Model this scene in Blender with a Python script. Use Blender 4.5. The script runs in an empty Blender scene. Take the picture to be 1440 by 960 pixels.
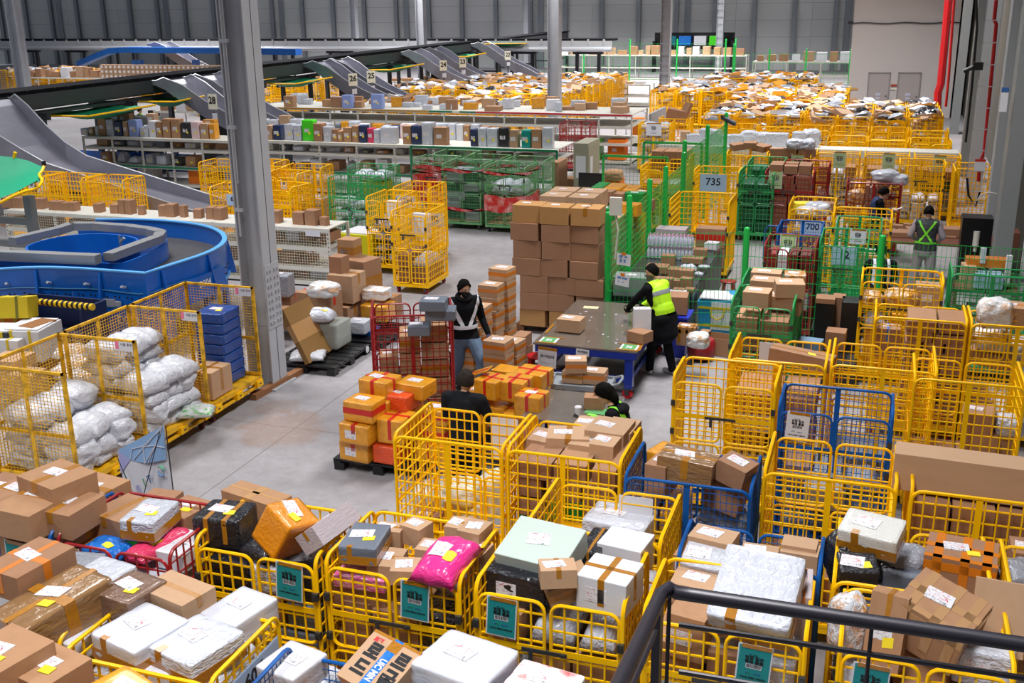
import bpy, bmesh, math, random
from mathutils import Vector, Matrix, Euler, noise
R_ = math.radians
S = bpy.context.scene
COL = S.collection
rnd = random.Random(7)
# ---------------------------------------------------------------- camera
CAMH = 5.7; FOC = 1511.6; PIT = 0.30760; ROL = -0.01269; YAW = 0.32998
_f = Vector((-math.sin(YAW)*math.cos(PIT), math.cos(YAW)*math.cos(PIT), -math.sin(PIT)))
_r = _f.cross(Vector((0, 0, 1))).normalized(); _u = _r.cross(_f)
CX = _r*math.cos(ROL)+_u*math.sin(ROL); CU = -_r*math.sin(ROL)+_u*math.cos(ROL)
def at(px, py, z):
    "world point at height z seen at photo position (px, py)"
    d = CX*(px-720)-CU*(py-480)+_f*FOC
    t = (z-CAMH)/d.z
    return Vector((d.x*t, d.y*t, z))
def aty(px, py, y):
    "world point at depth y seen at photo position (px, py)"
    d = CX*(px-720)-CU*(py-480)+_f*FOC
    t = y/d.y
    return Vector((d.x*t, y, CAMH+d.z*t))
cd = bpy.data.cameras.new('camera'); cam = bpy.data.objects.new('camera', cd); COL.objects.link(cam)
cd.sensor_width = 36; cd.lens = FOC*36/1440; cd.clip_end = 400; cd.clip_start = 0.1
m3 = Matrix((CX, CU, -_f)).transposed()
cam.matrix_world = Matrix.Translation((0, 0, CAMH)) @ m3.to_4x4()
S.camera = cam
# ---------------------------------------------------------------- materials
def hexc(h):
    v = [int(h[i:i+2], 16)/255 for i in (0, 2, 4)]
    return tuple([(c/12.92 if c <= .04045 else ((c+.055)/1.055)**2.4) for c in v]+[1])
_M = {}
def mat(name, col, rough=.5, metal=0, var=0, bump=0, bscale=8, spec=None, coat=0, trans=0, alpha=1, noisecol=None, nscale=3, namt=.5, huevar=0):
    if name in _M: return _M[name]
    m = bpy.data.materials.new(name); m.use_nodes = True
    nt = m.node_tree; N = nt.nodes; L = nt.links; b = N['Principled BSDF']
    c = hexc(col) if isinstance(col, str) else tuple(col)+((1,) if len(col) == 3 else ())
    b.inputs['Base Color'].default_value = c; b.inputs['Roughness'].default_value = rough; b.inputs['Metallic'].default_value = metal
    if spec is not None: b.inputs['Specular IOR Level'].default_value = spec
    if coat: b.inputs['Coat Weight'].default_value = coat; b.inputs['Coat Roughness'].default_value = .08
    if trans: b.inputs['Transmission Weight'].default_value = trans
    if alpha < 1: b.inputs['Alpha'].default_value = alpha
    src = None
    if noisecol:
        tc = N.new('ShaderNodeTexCoord'); nz = N.new('ShaderNodeTexNoise'); nz.inputs['Scale'].default_value = nscale; nz.inputs['Detail'].default_value = 6
        L.new(tc.outputs['Object'], nz.inputs['Vector'])
        mr = N.new('ShaderNodeMapRange'); mr.inputs[1].default_value = .45; mr.inputs[2].default_value = .7; mr.inputs[4].default_value = namt
        L.new(nz.outputs['Fac'], mr.inputs[0])
        mx = N.new('ShaderNodeMix'); mx.data_type = 'RGBA'; mx.inputs[6].default_value = c; mx.inputs[7].default_value = hexc(noisecol)
        L.new(mr.outputs[0], mx.inputs[0]); src = mx.outputs[2]
    if var or huevar:
        oi = N.new('ShaderNodeObjectInfo'); hs = N.new('ShaderNodeHueSaturation'); mr = N.new('ShaderNodeMapRange')
        mr.inputs[3].default_value = 1-var; mr.inputs[4].default_value = 1+var*.7
        L.new(oi.outputs['Random'], mr.inputs[0]); L.new(mr.outputs[0], hs.inputs['Value'])
        if huevar:
            m2 = N.new('ShaderNodeMapRange'); m2.inputs[3].default_value = .5-huevar; m2.inputs[4].default_value = .5+huevar
            L.new(oi.outputs['Random'], m2.inputs[0]); L.new(m2.outputs[0], hs.inputs['Hue'])
        if src: L.new(src, hs.inputs['Color'])
        else: hs.inputs['Color'].default_value = c
        src = hs.outputs[0]
    if src: L.new(src, b.inputs['Base Color'])
    if bump:
        tc = N.new('ShaderNodeTexCoord'); nz = N.new('ShaderNodeTexNoise'); nz.inputs['Scale'].default_value = bscale; nz.inputs['Detail'].default_value = 3; nz.inputs['Distortion'].default_value = .6
        L.new(tc.outputs['Object'], nz.inputs['Vector'])
        bp = N.new('ShaderNodeBump'); bp.inputs['Strength'].default_value = bump; bp.inputs['Distance'].default_value = .05
        L.new(nz.outputs['Fac'], bp.inputs['Height']); L.new(bp.outputs[0], b.inputs['Normal'])
    _M[name] = m; return m
YEL = mat('yellow_paint', 'ffc600', .42, spec=.3, noisecol='f2ac00', nscale=5, namt=.5)
YELB = mat('yellow_paint_scuffed', 'ecb414', .45, noisecol='7a5510', nscale=9, namt=.8)
BLU = mat('blue_paint', '0a58a8', .4, spec=.3, noisecol='0b3c6e', nscale=5, namt=.6)
RED = mat('maroon_paint', 'a01820', .4, coat=.2, noisecol='6c0f14', nscale=5, namt=.6)
GRN = mat('green_paint', '1f9a52', .4, coat=.2, noisecol='4db57c', nscale=5, namt=.6)
PGRN = mat('pale_green_paint', '5d9a62', .5, noisecol='8fb890', nscale=7, namt=.7)
FGRN = mat('bright_green_paint', '1cb04a', .35, coat=.3)
BCON = mat('conveyor_blue', '0b62c4', .3, coat=.3, noisecol='0a4f9e', nscale=3, namt=.4)
GRAY = mat('grey_steel', '8a8f98', .4, .3)
LSTEEL = mat('light_steel', 'c3c6cc', .35, .4)
DARK = mat('dark_steel', '35373d', .5, .3)
BLK = mat('black_plastic', '16171a', .4)
RUB = mat('black_rubber', '202020', .7)
REDW = mat('red_wheel', 'a81c20', .35)
CLIP = mat('clip_grey', '55585c', .35, .7)
WHP = mat('white_paint', 'd2d0c8', .4)
WPAPER = mat('white_paper', 'd8d8e0', .7)
CART = mat('cardboard', 'a97f5f', .8, var=.18, noisecol='946d4e', nscale=4, namt=.35, huevar=.005)
CARTL = mat('light_cardboard', 'b89577', .8, var=.12, noisecol='a98768', nscale=4, namt=.3)
TAPE = mat('brown_tape', 'ad7420', .22, coat=.4, noisecol='8c5a14', nscale=20, namt=.6)
OTAPE = mat('orange_tape', 'd2781e', .25, coat=.4)
AMB = mat('amber_wrap', 'e29c22', .22, coat=.5, bump=.25, bscale=14, noisecol='b87014', nscale=4, namt=.5, var=.06)
RTAPE = mat('red_tape', 'c8281e', .3)
ORW = mat('orange_wrap', 'e8501c', .25, coat=.5, bump=.5, bscale=10)
POLY = mat('white_poly', 'c8ccda', .24, coat=.25, bump=.6, bscale=8, var=.05)
POLYG = mat('grey_poly', '9094a0', .3, bump=.5, bscale=7, var=.08)
BPOLY = mat('black_poly', '1b1c24', .2, coat=.3, bump=.6, bscale=9)
NAVY = mat('navy_poly', '24345e', .3, bump=.3)
PINK = mat('pink_poly', 'e8358f', .2, coat=.4, bump=.35, bscale=6)
ROSE = mat('rose_poly', 'd83a66', .25, coat=.3, bump=.4, bscale=6)
BLUP = mat('blue_poly', '1470d0', .25, coat=.3, bump=.4, bscale=8)
NEON = mat('neon_green', '48d820', .3, bump=.2)
GREENP = mat('green_pack', '118a3a', .3)
FOAM = mat('foam_white', 'd6d7e0', .6, bump=.12, bscale=40)
FOAMG = mat('foam_pale_green', 'b9c8c3', .55, bump=.1, bscale=30)
GRYB = mat('grey_blue_box', '68707f', .45, bump=.15)
LAVB = mat('lavender_box', 'b9adb4', .5, bump=.2)
BUBBLE = mat('bubble_wrap', 'c6cec8', .15, coat=.6, bump=.9, bscale=55)
BROWNP = mat('brown_wrap', '7b5f50', .2, coat=.5, bump=.4, bscale=9)
YLAB = mat('yellow_note', 'f3dc2a', .6)
YBAG = mat('yellow_fabric', 'c9b010', .7, bump=.15)
OBAG = mat('orange_fabric', 'e8780c', .7, bump=.15)
CBAG = mat('cyan_fabric', '1a8cc8', .6, bump=.15)
TEAL = mat('teal_paper', '12898c', .65)
LGRNP = mat('pale_green_paper', 'b8cf9c', .65)
BLUP2 = mat('pale_blue_plate', 'a9bfdf', .5)
INK = mat('black_ink', '15161c', .6)
REDINK = mat('red_ink', 'c0303c', .6)
BLUEINK = mat('blue_ink', '2f5f9e', .6)
MESHG = mat('green_net', '118f66', .6)
def label_mat(name, seed, red=True):
    m = bpy.data.materials.new(name); m.use_nodes = True
    nt = m.node_tree; N = nt.nodes; L = nt.links; b = N['Principled BSDF']; b.inputs['Roughness'].default_value = .45
    tc = N.new('ShaderNodeTexCoord'); mp = N.new('ShaderNodeMapping'); mp.inputs['Location'].default_value = (seed*3.1, seed*1.7, 0)
    L.new(tc.outputs['Generated'], mp.inputs[0])
    def math_(op, a, bb=None):
        n = N.new('ShaderNodeMath'); n.operation = op
        for i, v in enumerate((a, bb)):
            if v is None: continue
            if isinstance(v, (int, float)): n.inputs[i].default_value = v
            else: L.new(v, n.inputs[i])
        return n.outputs[0]
    sx = N.new('ShaderNodeSeparateXYZ'); L.new(tc.outputs['Generated'], sx.inputs[0]); X, Y = sx.outputs[0], sx.outputs[1]
    # lines of print
    m1 = N.new('ShaderNodeMapping'); m1.inputs['Scale'].default_value = (26, 9, 0); m1.inputs['Location'].default_value = (seed, seed*.3, 0); L.new(tc.outputs['Generated'], m1.inputs[0])
    wn = N.new('ShaderNodeTexVoronoi'); wn.inputs['Scale'].default_value = 1; wn.distance = 'CHEBYCHEV'; L.new(m1.outputs[0], wn.inputs['Vector'])
    cell = math_('GREATER_THAN', wn.outputs['Color'], .62)
    ly = math_('LESS_THAN', math_('FRACT', math_('MULTIPLY', Y, 9)), .45)
    win = math_('MULTIPLY', math_('GREATER_THAN', math_('FRACT', math_('ADD', math_('MULTIPLY', Y, 2.3), seed*.37)), .45), math_('MULTIPLY', math_('GREATER_THAN', X, .07), math_('LESS_THAN', X, .86)))
    txt = math_('MULTIPLY', math_('MULTIPLY', cell, ly), win)
    # bar code block
    bw = math_('GREATER_THAN', math_('SINE', math_('ADD', math_('MULTIPLY', X, 150), math_('MULTIPLY', math_('SINE', math_('MULTIPLY', X, 61)), 3))), .1)
    inb = math_('MULTIPLY', math_('MULTIPLY', math_('GREATER_THAN', X, .55), math_('LESS_THAN', X, .9)), math_('MULTIPLY', math_('GREATER_THAN', Y, .1), math_('LESS_THAN', Y, .3)))
    blk = math_('MAXIMUM', txt, math_('MULTIPLY', bw, inb))
    mx = N.new('ShaderNodeMix'); mx.data_type = 'RGBA'; mx.inputs[6].default_value = hexc('dedee6'); mx.inputs[7].default_value = hexc('85858f'); L.new(blk, mx.inputs[0])
    out = mx.outputs[2]
    if red:
        nz = N.new('ShaderNodeTexNoise'); nz.inputs['Scale'].default_value = 3.2; nz.inputs['Detail'].default_value = 1; L.new(mp.outputs[0], nz.inputs['Vector'])
        band = math_('LESS_THAN', math_('ABSOLUTE', math_('SUBTRACT', nz.outputs['Fac'], .5)), .012)
        ok = math_('MULTIPLY', math_('GREATER_THAN', Y, .3), math_('LESS_THAN', X, .8))
        m2 = N.new('ShaderNodeMix'); m2.data_type = 'RGBA'; L.new(out, m2.inputs[6]); m2.inputs[7].default_value = hexc('d86a78'); L.new(math_('MULTIPLY', band, ok), m2.inputs[0]); out = m2.outputs[2]
    L.new(out, b.inputs['Base Color']); return m
LABS = [label_mat('shipping_label_%s' % 'abcd'[i], i+1) for i in range(4)]
# ---------------------------------------------------------------- mesh building
class MB:
    def __init__(s): s.v = []; s.f = []; s.m = []; s.mi = 0
    def add(s, vs, fs):
        o = len(s.v); s.v += [tuple(v) for v in vs]
        for f in fs: s.f.append(tuple(o+i for i in f)); s.m.append(s.mi)
    def box(s, c, d, M=None):
        x, y, z = c; a, b, e = d[0]/2, d[1]/2, d[2]/2
        vs = [Vector((x+i*a, y+j*b, z+k*e)) for i in (-1, 1) for j in (-1, 1) for k in (-1, 1)]
        if M: vs = [M @ v for v in vs]
        s.add(vs, [(0, 1, 3, 2), (4, 6, 7, 5), (0, 4, 5, 1), (2, 3, 7, 6), (0, 2, 6, 4), (1, 5, 7, 3)]); return s
    def hexa(s, bot, top):
        s.add(list(bot)+list(top), [(3, 2, 1, 0), (4, 5, 6, 7), (0, 1, 5, 4), (1, 2, 6, 5), (2, 3, 7, 6), (3, 0, 4, 7)]); return s
    def bar(s, p, q, t, n=4, cap=False, t2=None):
        p, q = Vector(p), Vector(q); d = (q-p).normalized()
        up = Vector((0, 0, 1)) if abs(d.z) < .95 else Vector((0, 1, 0))
        a = d.cross(up).normalized(); b = a.cross(d)
        t2 = t if t2 is None else t2; off = math.pi/n
        vs = []
        for w, tt in ((p, t), (q, t2)):
            for i in range(n):
                an = off+2*math.pi*i/n; k = tt/2/math.cos(off) if n == 4 else tt/2
                vs.append(w+a*math.cos(an)*k+b*math.sin(an)*k)
        fs = [(i, (i+1) % n, n+(i+1) % n, n+i) for i in range(n)]
        if cap: fs += [tuple(range(n))[::-1], tuple(range(n, 2*n))]
        s.add(vs, fs); return s
    def strip(s, p, q, w, th, nrm):
        "flat bar from p to q, width w across, thickness th along nrm"
        p, q, nrm = Vector(p), Vector(q), Vector(nrm).normalized(); d = (q-p).normalized(); a = d.cross(nrm).normalized()*w/2; n = nrm*th/2
        s.hexa([p-a-n, p+a-n, p+a+n, p-a+n], [q-a-n, q+a-n, q+a+n, q-a+n]); return s
    def tube(s, pts, r, n=6, closed=False, cap=True):
        pts = [Vector(p) for p in pts]; k = len(pts); rings = []; prev = None
        for i, p in enumerate(pts):
            if closed: d = (pts[(i+1) % k]-pts[i-1])
            else: d = pts[min(i+1, k-1)]-pts[max(i-1, 0)]
            d.normalize()
            if prev is None:
                up = Vector((0, 0, 1)) if abs(d.z) < .9 else Vector((0, 1, 0)); a = d.cross(up).normalized()
            else: a = (prev-d*prev.dot(d)).normalized()
            prev = a; b = d.cross(a)
            rr = r[i] if isinstance(r, (list, tuple)) else r
            rings.append([p+(a*math.cos(2*math.pi*j/n)+b*math.sin(2*math.pi*j/n))*rr for j in range(n)])
        o = len(s.v)
        for g in rings: s.v += [tuple(v) for v in g]
        for i in range(k if closed else k-1):
            i2 = (i+1) % k
            for j in range(n):
                j2 = (j+1) % n
                s.f.append((o+i*n+j, o+i*n+j2, o+i2*n+j2, o+i2*n+j)); s.m.append(s.mi)
        if cap and not closed:
            s.f.append(tuple(o+j for j in range(n))[::-1]); s.m.append(s.mi)
            s.f.append(tuple(o+(k-1)*n+j for j in range(n))); s.m.append(s.mi)
        return s
    def cyl(s, p, q, r, n=14, r2=None): return s.tube([p, q], [r, r if r2 is None else r2], n)
    def lathe(s, prof, c=(0, 0, 0), n=16):
        o = len(s.v)
        for r, z in prof:
            for j in range(n): s.v.append((c[0]+r*math.cos(2*math.pi*j/n), c[1]+r*math.sin(2*math.pi*j/n), c[2]+z))
        for i in range(len(prof)-1):
            for j in range(n):
                j2 = (j+1) % n; s.f.append((o+i*n+j, o+i*n+j2, o+(i+1)*n+j2, o+(i+1)*n+j)); s.m.append(s.mi)
        s.f.append(tuple(o+j for j in range(n))[::-1]); s.f.append(tuple(o+(len(prof)-1)*n+j for j in range(n))); s.m += [s.mi]*2
        return s
    def sheet(s, grid):
        o = len(s.v); h = len(grid); w = len(grid[0])
        for r in grid: s.v += [tuple(p) for p in r]
        for i in range(h-1):
            for j in range(w-1): s.f.append((o+i*w+j, o+i*w+j+1, o+(i+1)*w+j+1, o+(i+1)*w+j)); s.m.append(s.mi)
        return s
    def mesh(s, name, mats, smooth=False):
        me = bpy.data.meshes.new(name); me.from_pydata(s.v, [], s.f)
        for m in (mats if isinstance(mats, (list, tuple)) else [mats]): me.materials.append(m)
        if any(s.m): me.polygons.foreach_set('material_index', s.m)
        me.validate()
        bm = bmesh.new(); bm.from_mesh(me); bmesh.ops.recalc_face_normals(bm, faces=bm.faces); bm.to_mesh(me); bm.free()
        if smooth:
            me.polygons.foreach_set('use_smooth', [True]*len(me.polygons))
            if smooth != 'all':
                try: me.set_sharp_from_angle(angle=R_(40))
                except Exception: pass
        me.update(); return me
def ob(name, me, parent=None, loc=None, rot=None, sc=None):
    o = bpy.data.objects.new(name, me); COL.objects.link(o)
    if parent is not None: o.parent = parent
    if loc is not None: o.location = loc
    if rot is not None: o.rotation_euler = rot
    if sc is not None: o.scale = sc
    return o
def empty(name, loc=(0, 0, 0), rz=0):
    o = bpy.data.objects.new(name, None); COL.objects.link(o); o.location = loc; o.rotation_euler = (0, 0, rz); o.empty_display_size = .1; return o
def tag(o, label, cat, group=None, kind=None):
    if label: o['label'] = label
    if cat: o['category'] = cat
    if group: o['group'] = group
    if kind: o['kind'] = kind
    return o
def struct(name, me, loc=None, rot=None, label=None):
    o = ob(name, me, None, loc, rot); o['kind'] = 'structure'
    if label: o['label'] = label
    return o
# delayed labels: things of one kind in one host are told apart by their place from left to right
REG = []
import re
def WRD(t): return re.findall(r"[A-Za-z0-9][A-Za-z0-9'\u2019-]*", t)
def reg(o, kind, host, cat, group=None):
    REG.append((o, kind, host)); o['category'] = cat; o['group'] = group or (kind+'s '+host)[:80]; return o
ORD = ['', 'second', 'third', 'fourth', 'fifth', 'sixth', 'seventh', 'eighth', 'ninth', 'tenth', 'eleventh', 'twelfth', 'thirteenth', 'fourteenth', 'fifteenth', 'sixteenth', 'seventeenth', 'eighteenth', 'nineteenth', 'twentieth', 'twenty-first', 'twenty-second', 'twenty-third', 'twenty-fourth', 'twenty-fifth', 'twenty-sixth', 'twenty-seventh', 'twenty-eighth', 'twenty-ninth', 'thirtieth']
def screen_x(o):
    p = o.matrix_world.translation-Vector((0, 0, CAMH)); return p.dot(CX)/max(.1, p.dot(_f))
def finish_labels():
    bpy.context.view_layer.update()
    G = {}
    for o, k, h in REG: G.setdefault((k, h), []).append(o)
    for (k, h), os_ in G.items():
        n = len(os_); os_.sort(key=screen_x)
        for i, o in enumerate(os_):
            if n == 1: t = '%s %s' % (k, h)
            elif i == 0: t = '%s, leftmost, %s' % (k, h)
            elif i == n-1: t = '%s, rightmost, %s' % (k, h)
            else:
                j = min(i, n-1-i); t = '%s, %s from %s, %s' % (k, ORD[j] if j < len(ORD) else str(j+1)+'th', 'left' if i <= n-1-i else 'right', h)
            if len(WRD(t)) > 16: t = t.replace(' the ', ' ')
            if len(WRD(t)) > 16: t = t.replace('film-wrapped ', '').replace('wrapped ', '', 1) if 'wrapped' in t else t.replace('brown ', '', 1)
            if len(WRD(t)) > 16: t = t.replace(' layer', '').replace(' with white label', '').replace(' labelled', '')
            if len(WRD(t)) > 16: print('LONG', len(WRD(t)), t)
            o['label'] = t
            if n == 1: del o['group']
# ---------------------------------------------------------------- writing
_T = {}
def text_mesh(s, size, m, bold=0, depth=.0006):
    k = (s, size, m.name, bold)
    if k in _T: return _T[k]
    c = bpy.data.curves.new('lettering', 'FONT'); c.body = s; c.size = size; c.align_x = 'CENTER'; c.align_y = 'CENTER'; c.extrude = depth; c.offset = bold; c.resolution_u = 3
    c.space_line = 1.0
    o = bpy.data.objects.new('lettering', c); COL.objects.link(o)
    dg = bpy.context.evaluated_depsgraph_get(); dg.update()
    me = bpy.data.meshes.new_from_object(o.evaluated_get(dg)); me.materials.clear(); me.materials.append(m)
    bpy.data.objects.remove(o); bpy.data.curves.remove(c)
    _T[k] = me; return me
# ---------------------------------------------------------------- unit parcels (cube of side one about its centre)
def unit_box(name, m, bev=.012):
    k = (name, m.name)
    if k in _T: return _T[k]
    bm = bmesh.new(); bmesh.ops.create_cube(bm, size=1); bmesh.ops.bevel(bm, geom=bm.edges[:], offset=bev, segments=2, affect='EDGES', profile=.6)
    me = bpy.data.meshes.new(name); bm.to_mesh(me); bm.free(); me.materials.append(m); _T[k] = me; return me
def wrap_mesh(name, m, seed, rough=.03, p=9, N=12):
    "a box wrapped in film: edges rounded, faces uneven"
    k = (name, m.name, seed)
    if k in _T: return _T[k]
    bm = bmesh.new(); bmesh.ops.create_cube(bm, size=1); bmesh.ops.subdivide_edges(bm, edges=bm.edges[:], cuts=N, use_grid_fill=True)
    for v in bm.verts:
        c = v.co*2; l = (abs(c.x)**p+abs(c.y)**p+abs(c.z)**p)**(1/p); c = c/l
        n = noise.noise_vector(c*1.7+Vector((seed*7, 0, 0)))*rough+noise.noise_vector(c*5+Vector((0, seed*5, 0)))*rough*.5
        v.co = (c+n)/2
    me = bpy.data.meshes.new(name); bm.to_mesh(me); bm.free(); me.materials.append(m)
    me.polygons.foreach_set('use_smooth', [True]*len(me.polygons)); _T[k] = me; return me
def pillow_h(x, y, seed, top=True):
    px = max(0, 1-abs(2*x)**3.2)**.55; py = max(0, 1-abs(2*y)**3.2)**.55
    n = noise.noise(Vector((x*3.1+seed*9, y*3.1, seed)))*.22+noise.noise(Vector((x*8, y*8+seed*4, seed)))*.09+abs(noise.noise(Vector((x*14+seed, y*5, seed))))*-.06
    q = px*py
    return (-.5+.22+(.78*q*(.85+n*.9))) if top else (-.5+.22*(1-q))
def pillow_mesh(name, m, seed, N=14):
    k = (name, m.name, seed, 'p')
    if k in _T: return _T[k]
    b = MB(); g = [i/N-.5 for i in range(N+1)]
    def xy(x, y): # seams drawn in a little, corners pointing out
        w = 1-.07*abs(math.sin(math.pi*2*x))*(abs(2*y)**4)-.04*noise.noise(Vector((x*4, seed, 0)))*abs(2*y)**2
        u = 1-.07*abs(math.sin(math.pi*2*y))*(abs(2*x)**4)
        return x*u, y*w
    for top in (True, False):
        b.sheet([[(*xy(x, y), pillow_h(x, y, seed, top)) for x in g] for y in g])
    me = b.mesh(name, m)
    bm = bmesh.new(); bm.from_mesh(me); bmesh.ops.remove_doubles(bm, verts=bm.verts, dist=.0008); bmesh.ops.recalc_face_normals(bm, faces=bm.faces); bm.to_mesh(me); bm.free()
    me.polygons.foreach_set('use_smooth', [True]*len(me.polygons)); _T[k] = me; return me
def flat_label(w, h, x=0, y=0, a=0, th=.008, m=None, nm='shipping_label', zoff=.5):
    "unit-space slip lying on the top face"
    k = (nm, round(w, 3), round(h, 3), round(x, 3), round(y, 3), round(a, 2), m.name, round(zoff, 3))
    if k in _T: return _T[k]
    b = MB(); M = Matrix.Translation((x, y, zoff+th/2)) @ Matrix.Rotation(a, 4, 'Z'); b.box((0, 0, 0), (w, h, th), M); _T[k] = b.mesh(nm, m); return _T[k]
def drape_label(seed, m, x0=-.1, y0=.0, w=.36, h=.3, nm='shipping_label'):
    k = (nm, seed, m.name, x0, y0, w, h, 'd')
    if k in _T: return _T[k]
    b = MB(); n = 6
    b.sheet([[(x0+(i/n-.5)*w, y0+(j/n-.5)*h, pillow_h(x0+(i/n-.5)*w, y0+(j/n-.5)*h, seed)+.03) for i in range(n+1)] for j in range(n+1)])
    me = b.mesh(nm, m, 'all'); _T[k] = me; return me
def tape_mesh(style, m):
    "strips of tape around a unit box"
    k = ('tape', style, m.name)
    if k in _T: return _T[k]
    b = MB(); e = .503
    def around(axis, off, w):   # band over top and down two faces
        if axis == 'x':
            b.box((0, off, e), (1.01, w, .006)); b.box((e, off, 0.1), (.006, w, .81)); b.box((-e, off, .1), (.006, w, .81))
        else:
            b.box((off, 0, e), (w, 1.01, .006)); b.box((off, e, .1), (w, .006, .81)); b.box((off, -e, .1), (w, .006, .81))
    if style == 'seamx': b.box((0, 0, e), (1.006, .14, .006)); b.box((e, 0, .3), (.006, .14, .4)); b.box((-e, 0, .3), (.006, .14, .4))
    elif style == 'seamy': b.box((0, 0, e), (.14, 1.006, .006)); b.box((0, -e, .28), (.14, .006, .45)); b.box((0, e, .28), (.14, .006, .45))
    elif style == 'cross': around('x', 0, .13); around('y', 0, .13)
    elif style == 'belt':
        for sgn in (-1, 1): b.box((0, sgn*e, .05), (1.012, .006, .3)); b.box((sgn*e, 0, .05), (.006, 1.012, .3))
    elif style == 'beltlow':
        for sgn in (-1, 1): b.box((0, sgn*e, -.2), (1.012, .006, .42)); b.box((sgn*e, 0, -.2), (.006, 1.012, .42))
        b.box((-.2, -e, .25), (.13, .008, .5)); b.box((-.2, -.42, e), (.13, .17, .006))
    elif style == 'grid':
        for o in (-.32, .06, .36): around('y', o, .13)
        around('x', .0, .16); around('x', -.44, .12)
        for sgn in (-1, 1): b.box((0, sgn*e, .3), (1.012, .006, .2)); b.box((sgn*e, 0, .3), (.006, 1.012, .2))
    elif style == 'two': around('y', -.2, .1); around('y', .2, .1)
    _T[k] = b.mesh('tape', m); return _T[k]
CNT = {}
def parcel(kind, c, size, rz=0, rx=0, ry=0, host=None, adj=None, tape=None, tmat=None, lab=None, note=False, m=None, parts=True, seed=None, cat='parcel'):
    """one parcel, c its centre in world coordinates, size (x, y, z)"""
    seed = rnd.randrange(6) if seed is None else seed
    if kind == 'carton': me = unit_box('carton', m or CART); dn = 'brown carton'
    elif kind == 'taped_carton': me = wrap_mesh('taped_carton', m or AMB, seed % 3, .01, 36, 12); dn = 'amber taped carton'
    elif kind == 'mailer_bag': me = pillow_mesh('mailer_bag', m or POLY, seed); dn = 'white mailer bag'
    elif kind == 'wrapped_box': me = wrap_mesh('wrapped_box', m or POLY, seed % 4, .022, 30); dn = 'white wrapped box'
    elif kind == 'foam_box': me = unit_box('foam_box', m or FOAM, .03); dn = 'white foam box'
    elif kind == 'sack': me = wrap_mesh('sack', m or POLY, seed % 4, .16, 3.2, 10); dn = 'white plastic sack'
    else: me = unit_box(kind, m or CART, .02); dn = kind.replace('_', ' ')
    o = ob(kind, me, None, c, (R_(rx), R_(ry), R_(rz)), size)
    if parts:
        if tape and kind != 'mailer_bag': ob('tape', tape_mesh(tape, tmat or TAPE), o)
        if lab is None: lab = rnd.random() < .8
        if lab:
            lm = LABS[seed % 4]
            if kind in ('mailer_bag',): ob('shipping_label', drape_label(seed, lm), o)
            elif kind in ('sack',): ob('shipping_label', flat_label(.3, .22, -.05, .02, .3, m=lm, zoff=.47), o)
            else:
                sx = min(.5, .15/size[0]); sy = min(.45, .1/size[1])
                if lab == 'big': sx *= 1.2; sy *= 1.2
                if lab == 'front': 
                    q = ob('shipping_label', flat_label(min(.6, .16/size[0]), min(.6, .11/size[2]), -.1, 0, 0, m=lm, th=.006), o, (0, 0, 0), (R_(90), 0, 0))
                else: ob('shipping_label', flat_label(sx, sy, -.14+.05*(seed % 3), .04, (seed-2.5)*.09, m=lm, zoff=.5 if kind != 'wrapped_box' else .508, th=.02), o)
        if note: 
            if kind == 'mailer_bag': ob('yellow_note', drape_label(seed, YLAB, .18, -.1, .2, .18, 'yellow_note'), o)
            elif note == 'front': ob('yellow_note', flat_label(min(.3, .07/size[0]), min(.3, .07/size[2]), .12, -.12, .1, m=YLAB, nm='yellow_note', th=.009), o, (0, 0, 0), (R_(90), 0, 0))
            else: ob('yellow_note', flat_label(min(.35, .09/size[0]), min(.3, .07/size[1]), .16, -.12, .15, m=YLAB, nm='yellow_note', zoff=.51, th=.014), o)
    CNT[kind] = CNT.get(kind, 0)+1
    if host: reg(o, ((adj+' ') if adj else '')+dn if not (adj and adj.startswith('=')) else adj[1:], host, cat)
    return o

# ---------------------------------------------------------------- roll cages
def rpath(x0, x1, z0, z1, r, rb=0, n=4):
    "rounded outline in the xz plane, from bottom left over the top to bottom right (closed if rb)"
    pts = []
    def arc(cx, cz, a0, a1, rr):
        for i in range(n+1):
            a = R_(a0+(a1-a0)*i/n); pts.append((cx+rr*math.cos(a), 0, cz+rr*math.sin(a)))
    if rb: arc(x0+rb, z0+rb, 270, 180, rb)
    else: pts.append((x0, 0, z0))
    arc(x0+r, z1-r, 180, 90, r); arc(x1-r, z1-r, 90, 0, r)
    if rb: arc(x1-rb, z0+rb, 0, -90, rb)
    else: pts.append((x1, 0, z0))
    return pts
def panel_mb(b, w, z0, z1, nv, rows, tr, wt, r=.09, rb=0, strap=False, flats=(), tn=6, flat_w=.035):
    x0, x1 = -w/2+tr, w/2-tr
    b.tube(rpath(x0, x1, z0, z1-tr, r, rb), tr, tn, closed=bool(rb), cap=False)
    if not rb: b.bar((x0, 0, z0+tr), (x1, 0, z0+tr), tr*2, 4)
    for i in range(1, nv):
        x = x0+(x1-x0)*i/nv
        b.bar((x, 0, z0+.005), (x, 0, z1-tr), wt)
    for z in rows: b.bar((x0, wt*.6, z), (x1, wt*.6, z), wt)
    for z in flats: b.box((0, -wt*.6, z), (x1-x0, .006, flat_w))
    if strap: b.box((0, -wt*.5, (z0+z1)/2-.01), (.055, .008, z1-z0-.03))
W0, D0 = 1.1, .88
_CG = {}
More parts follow.
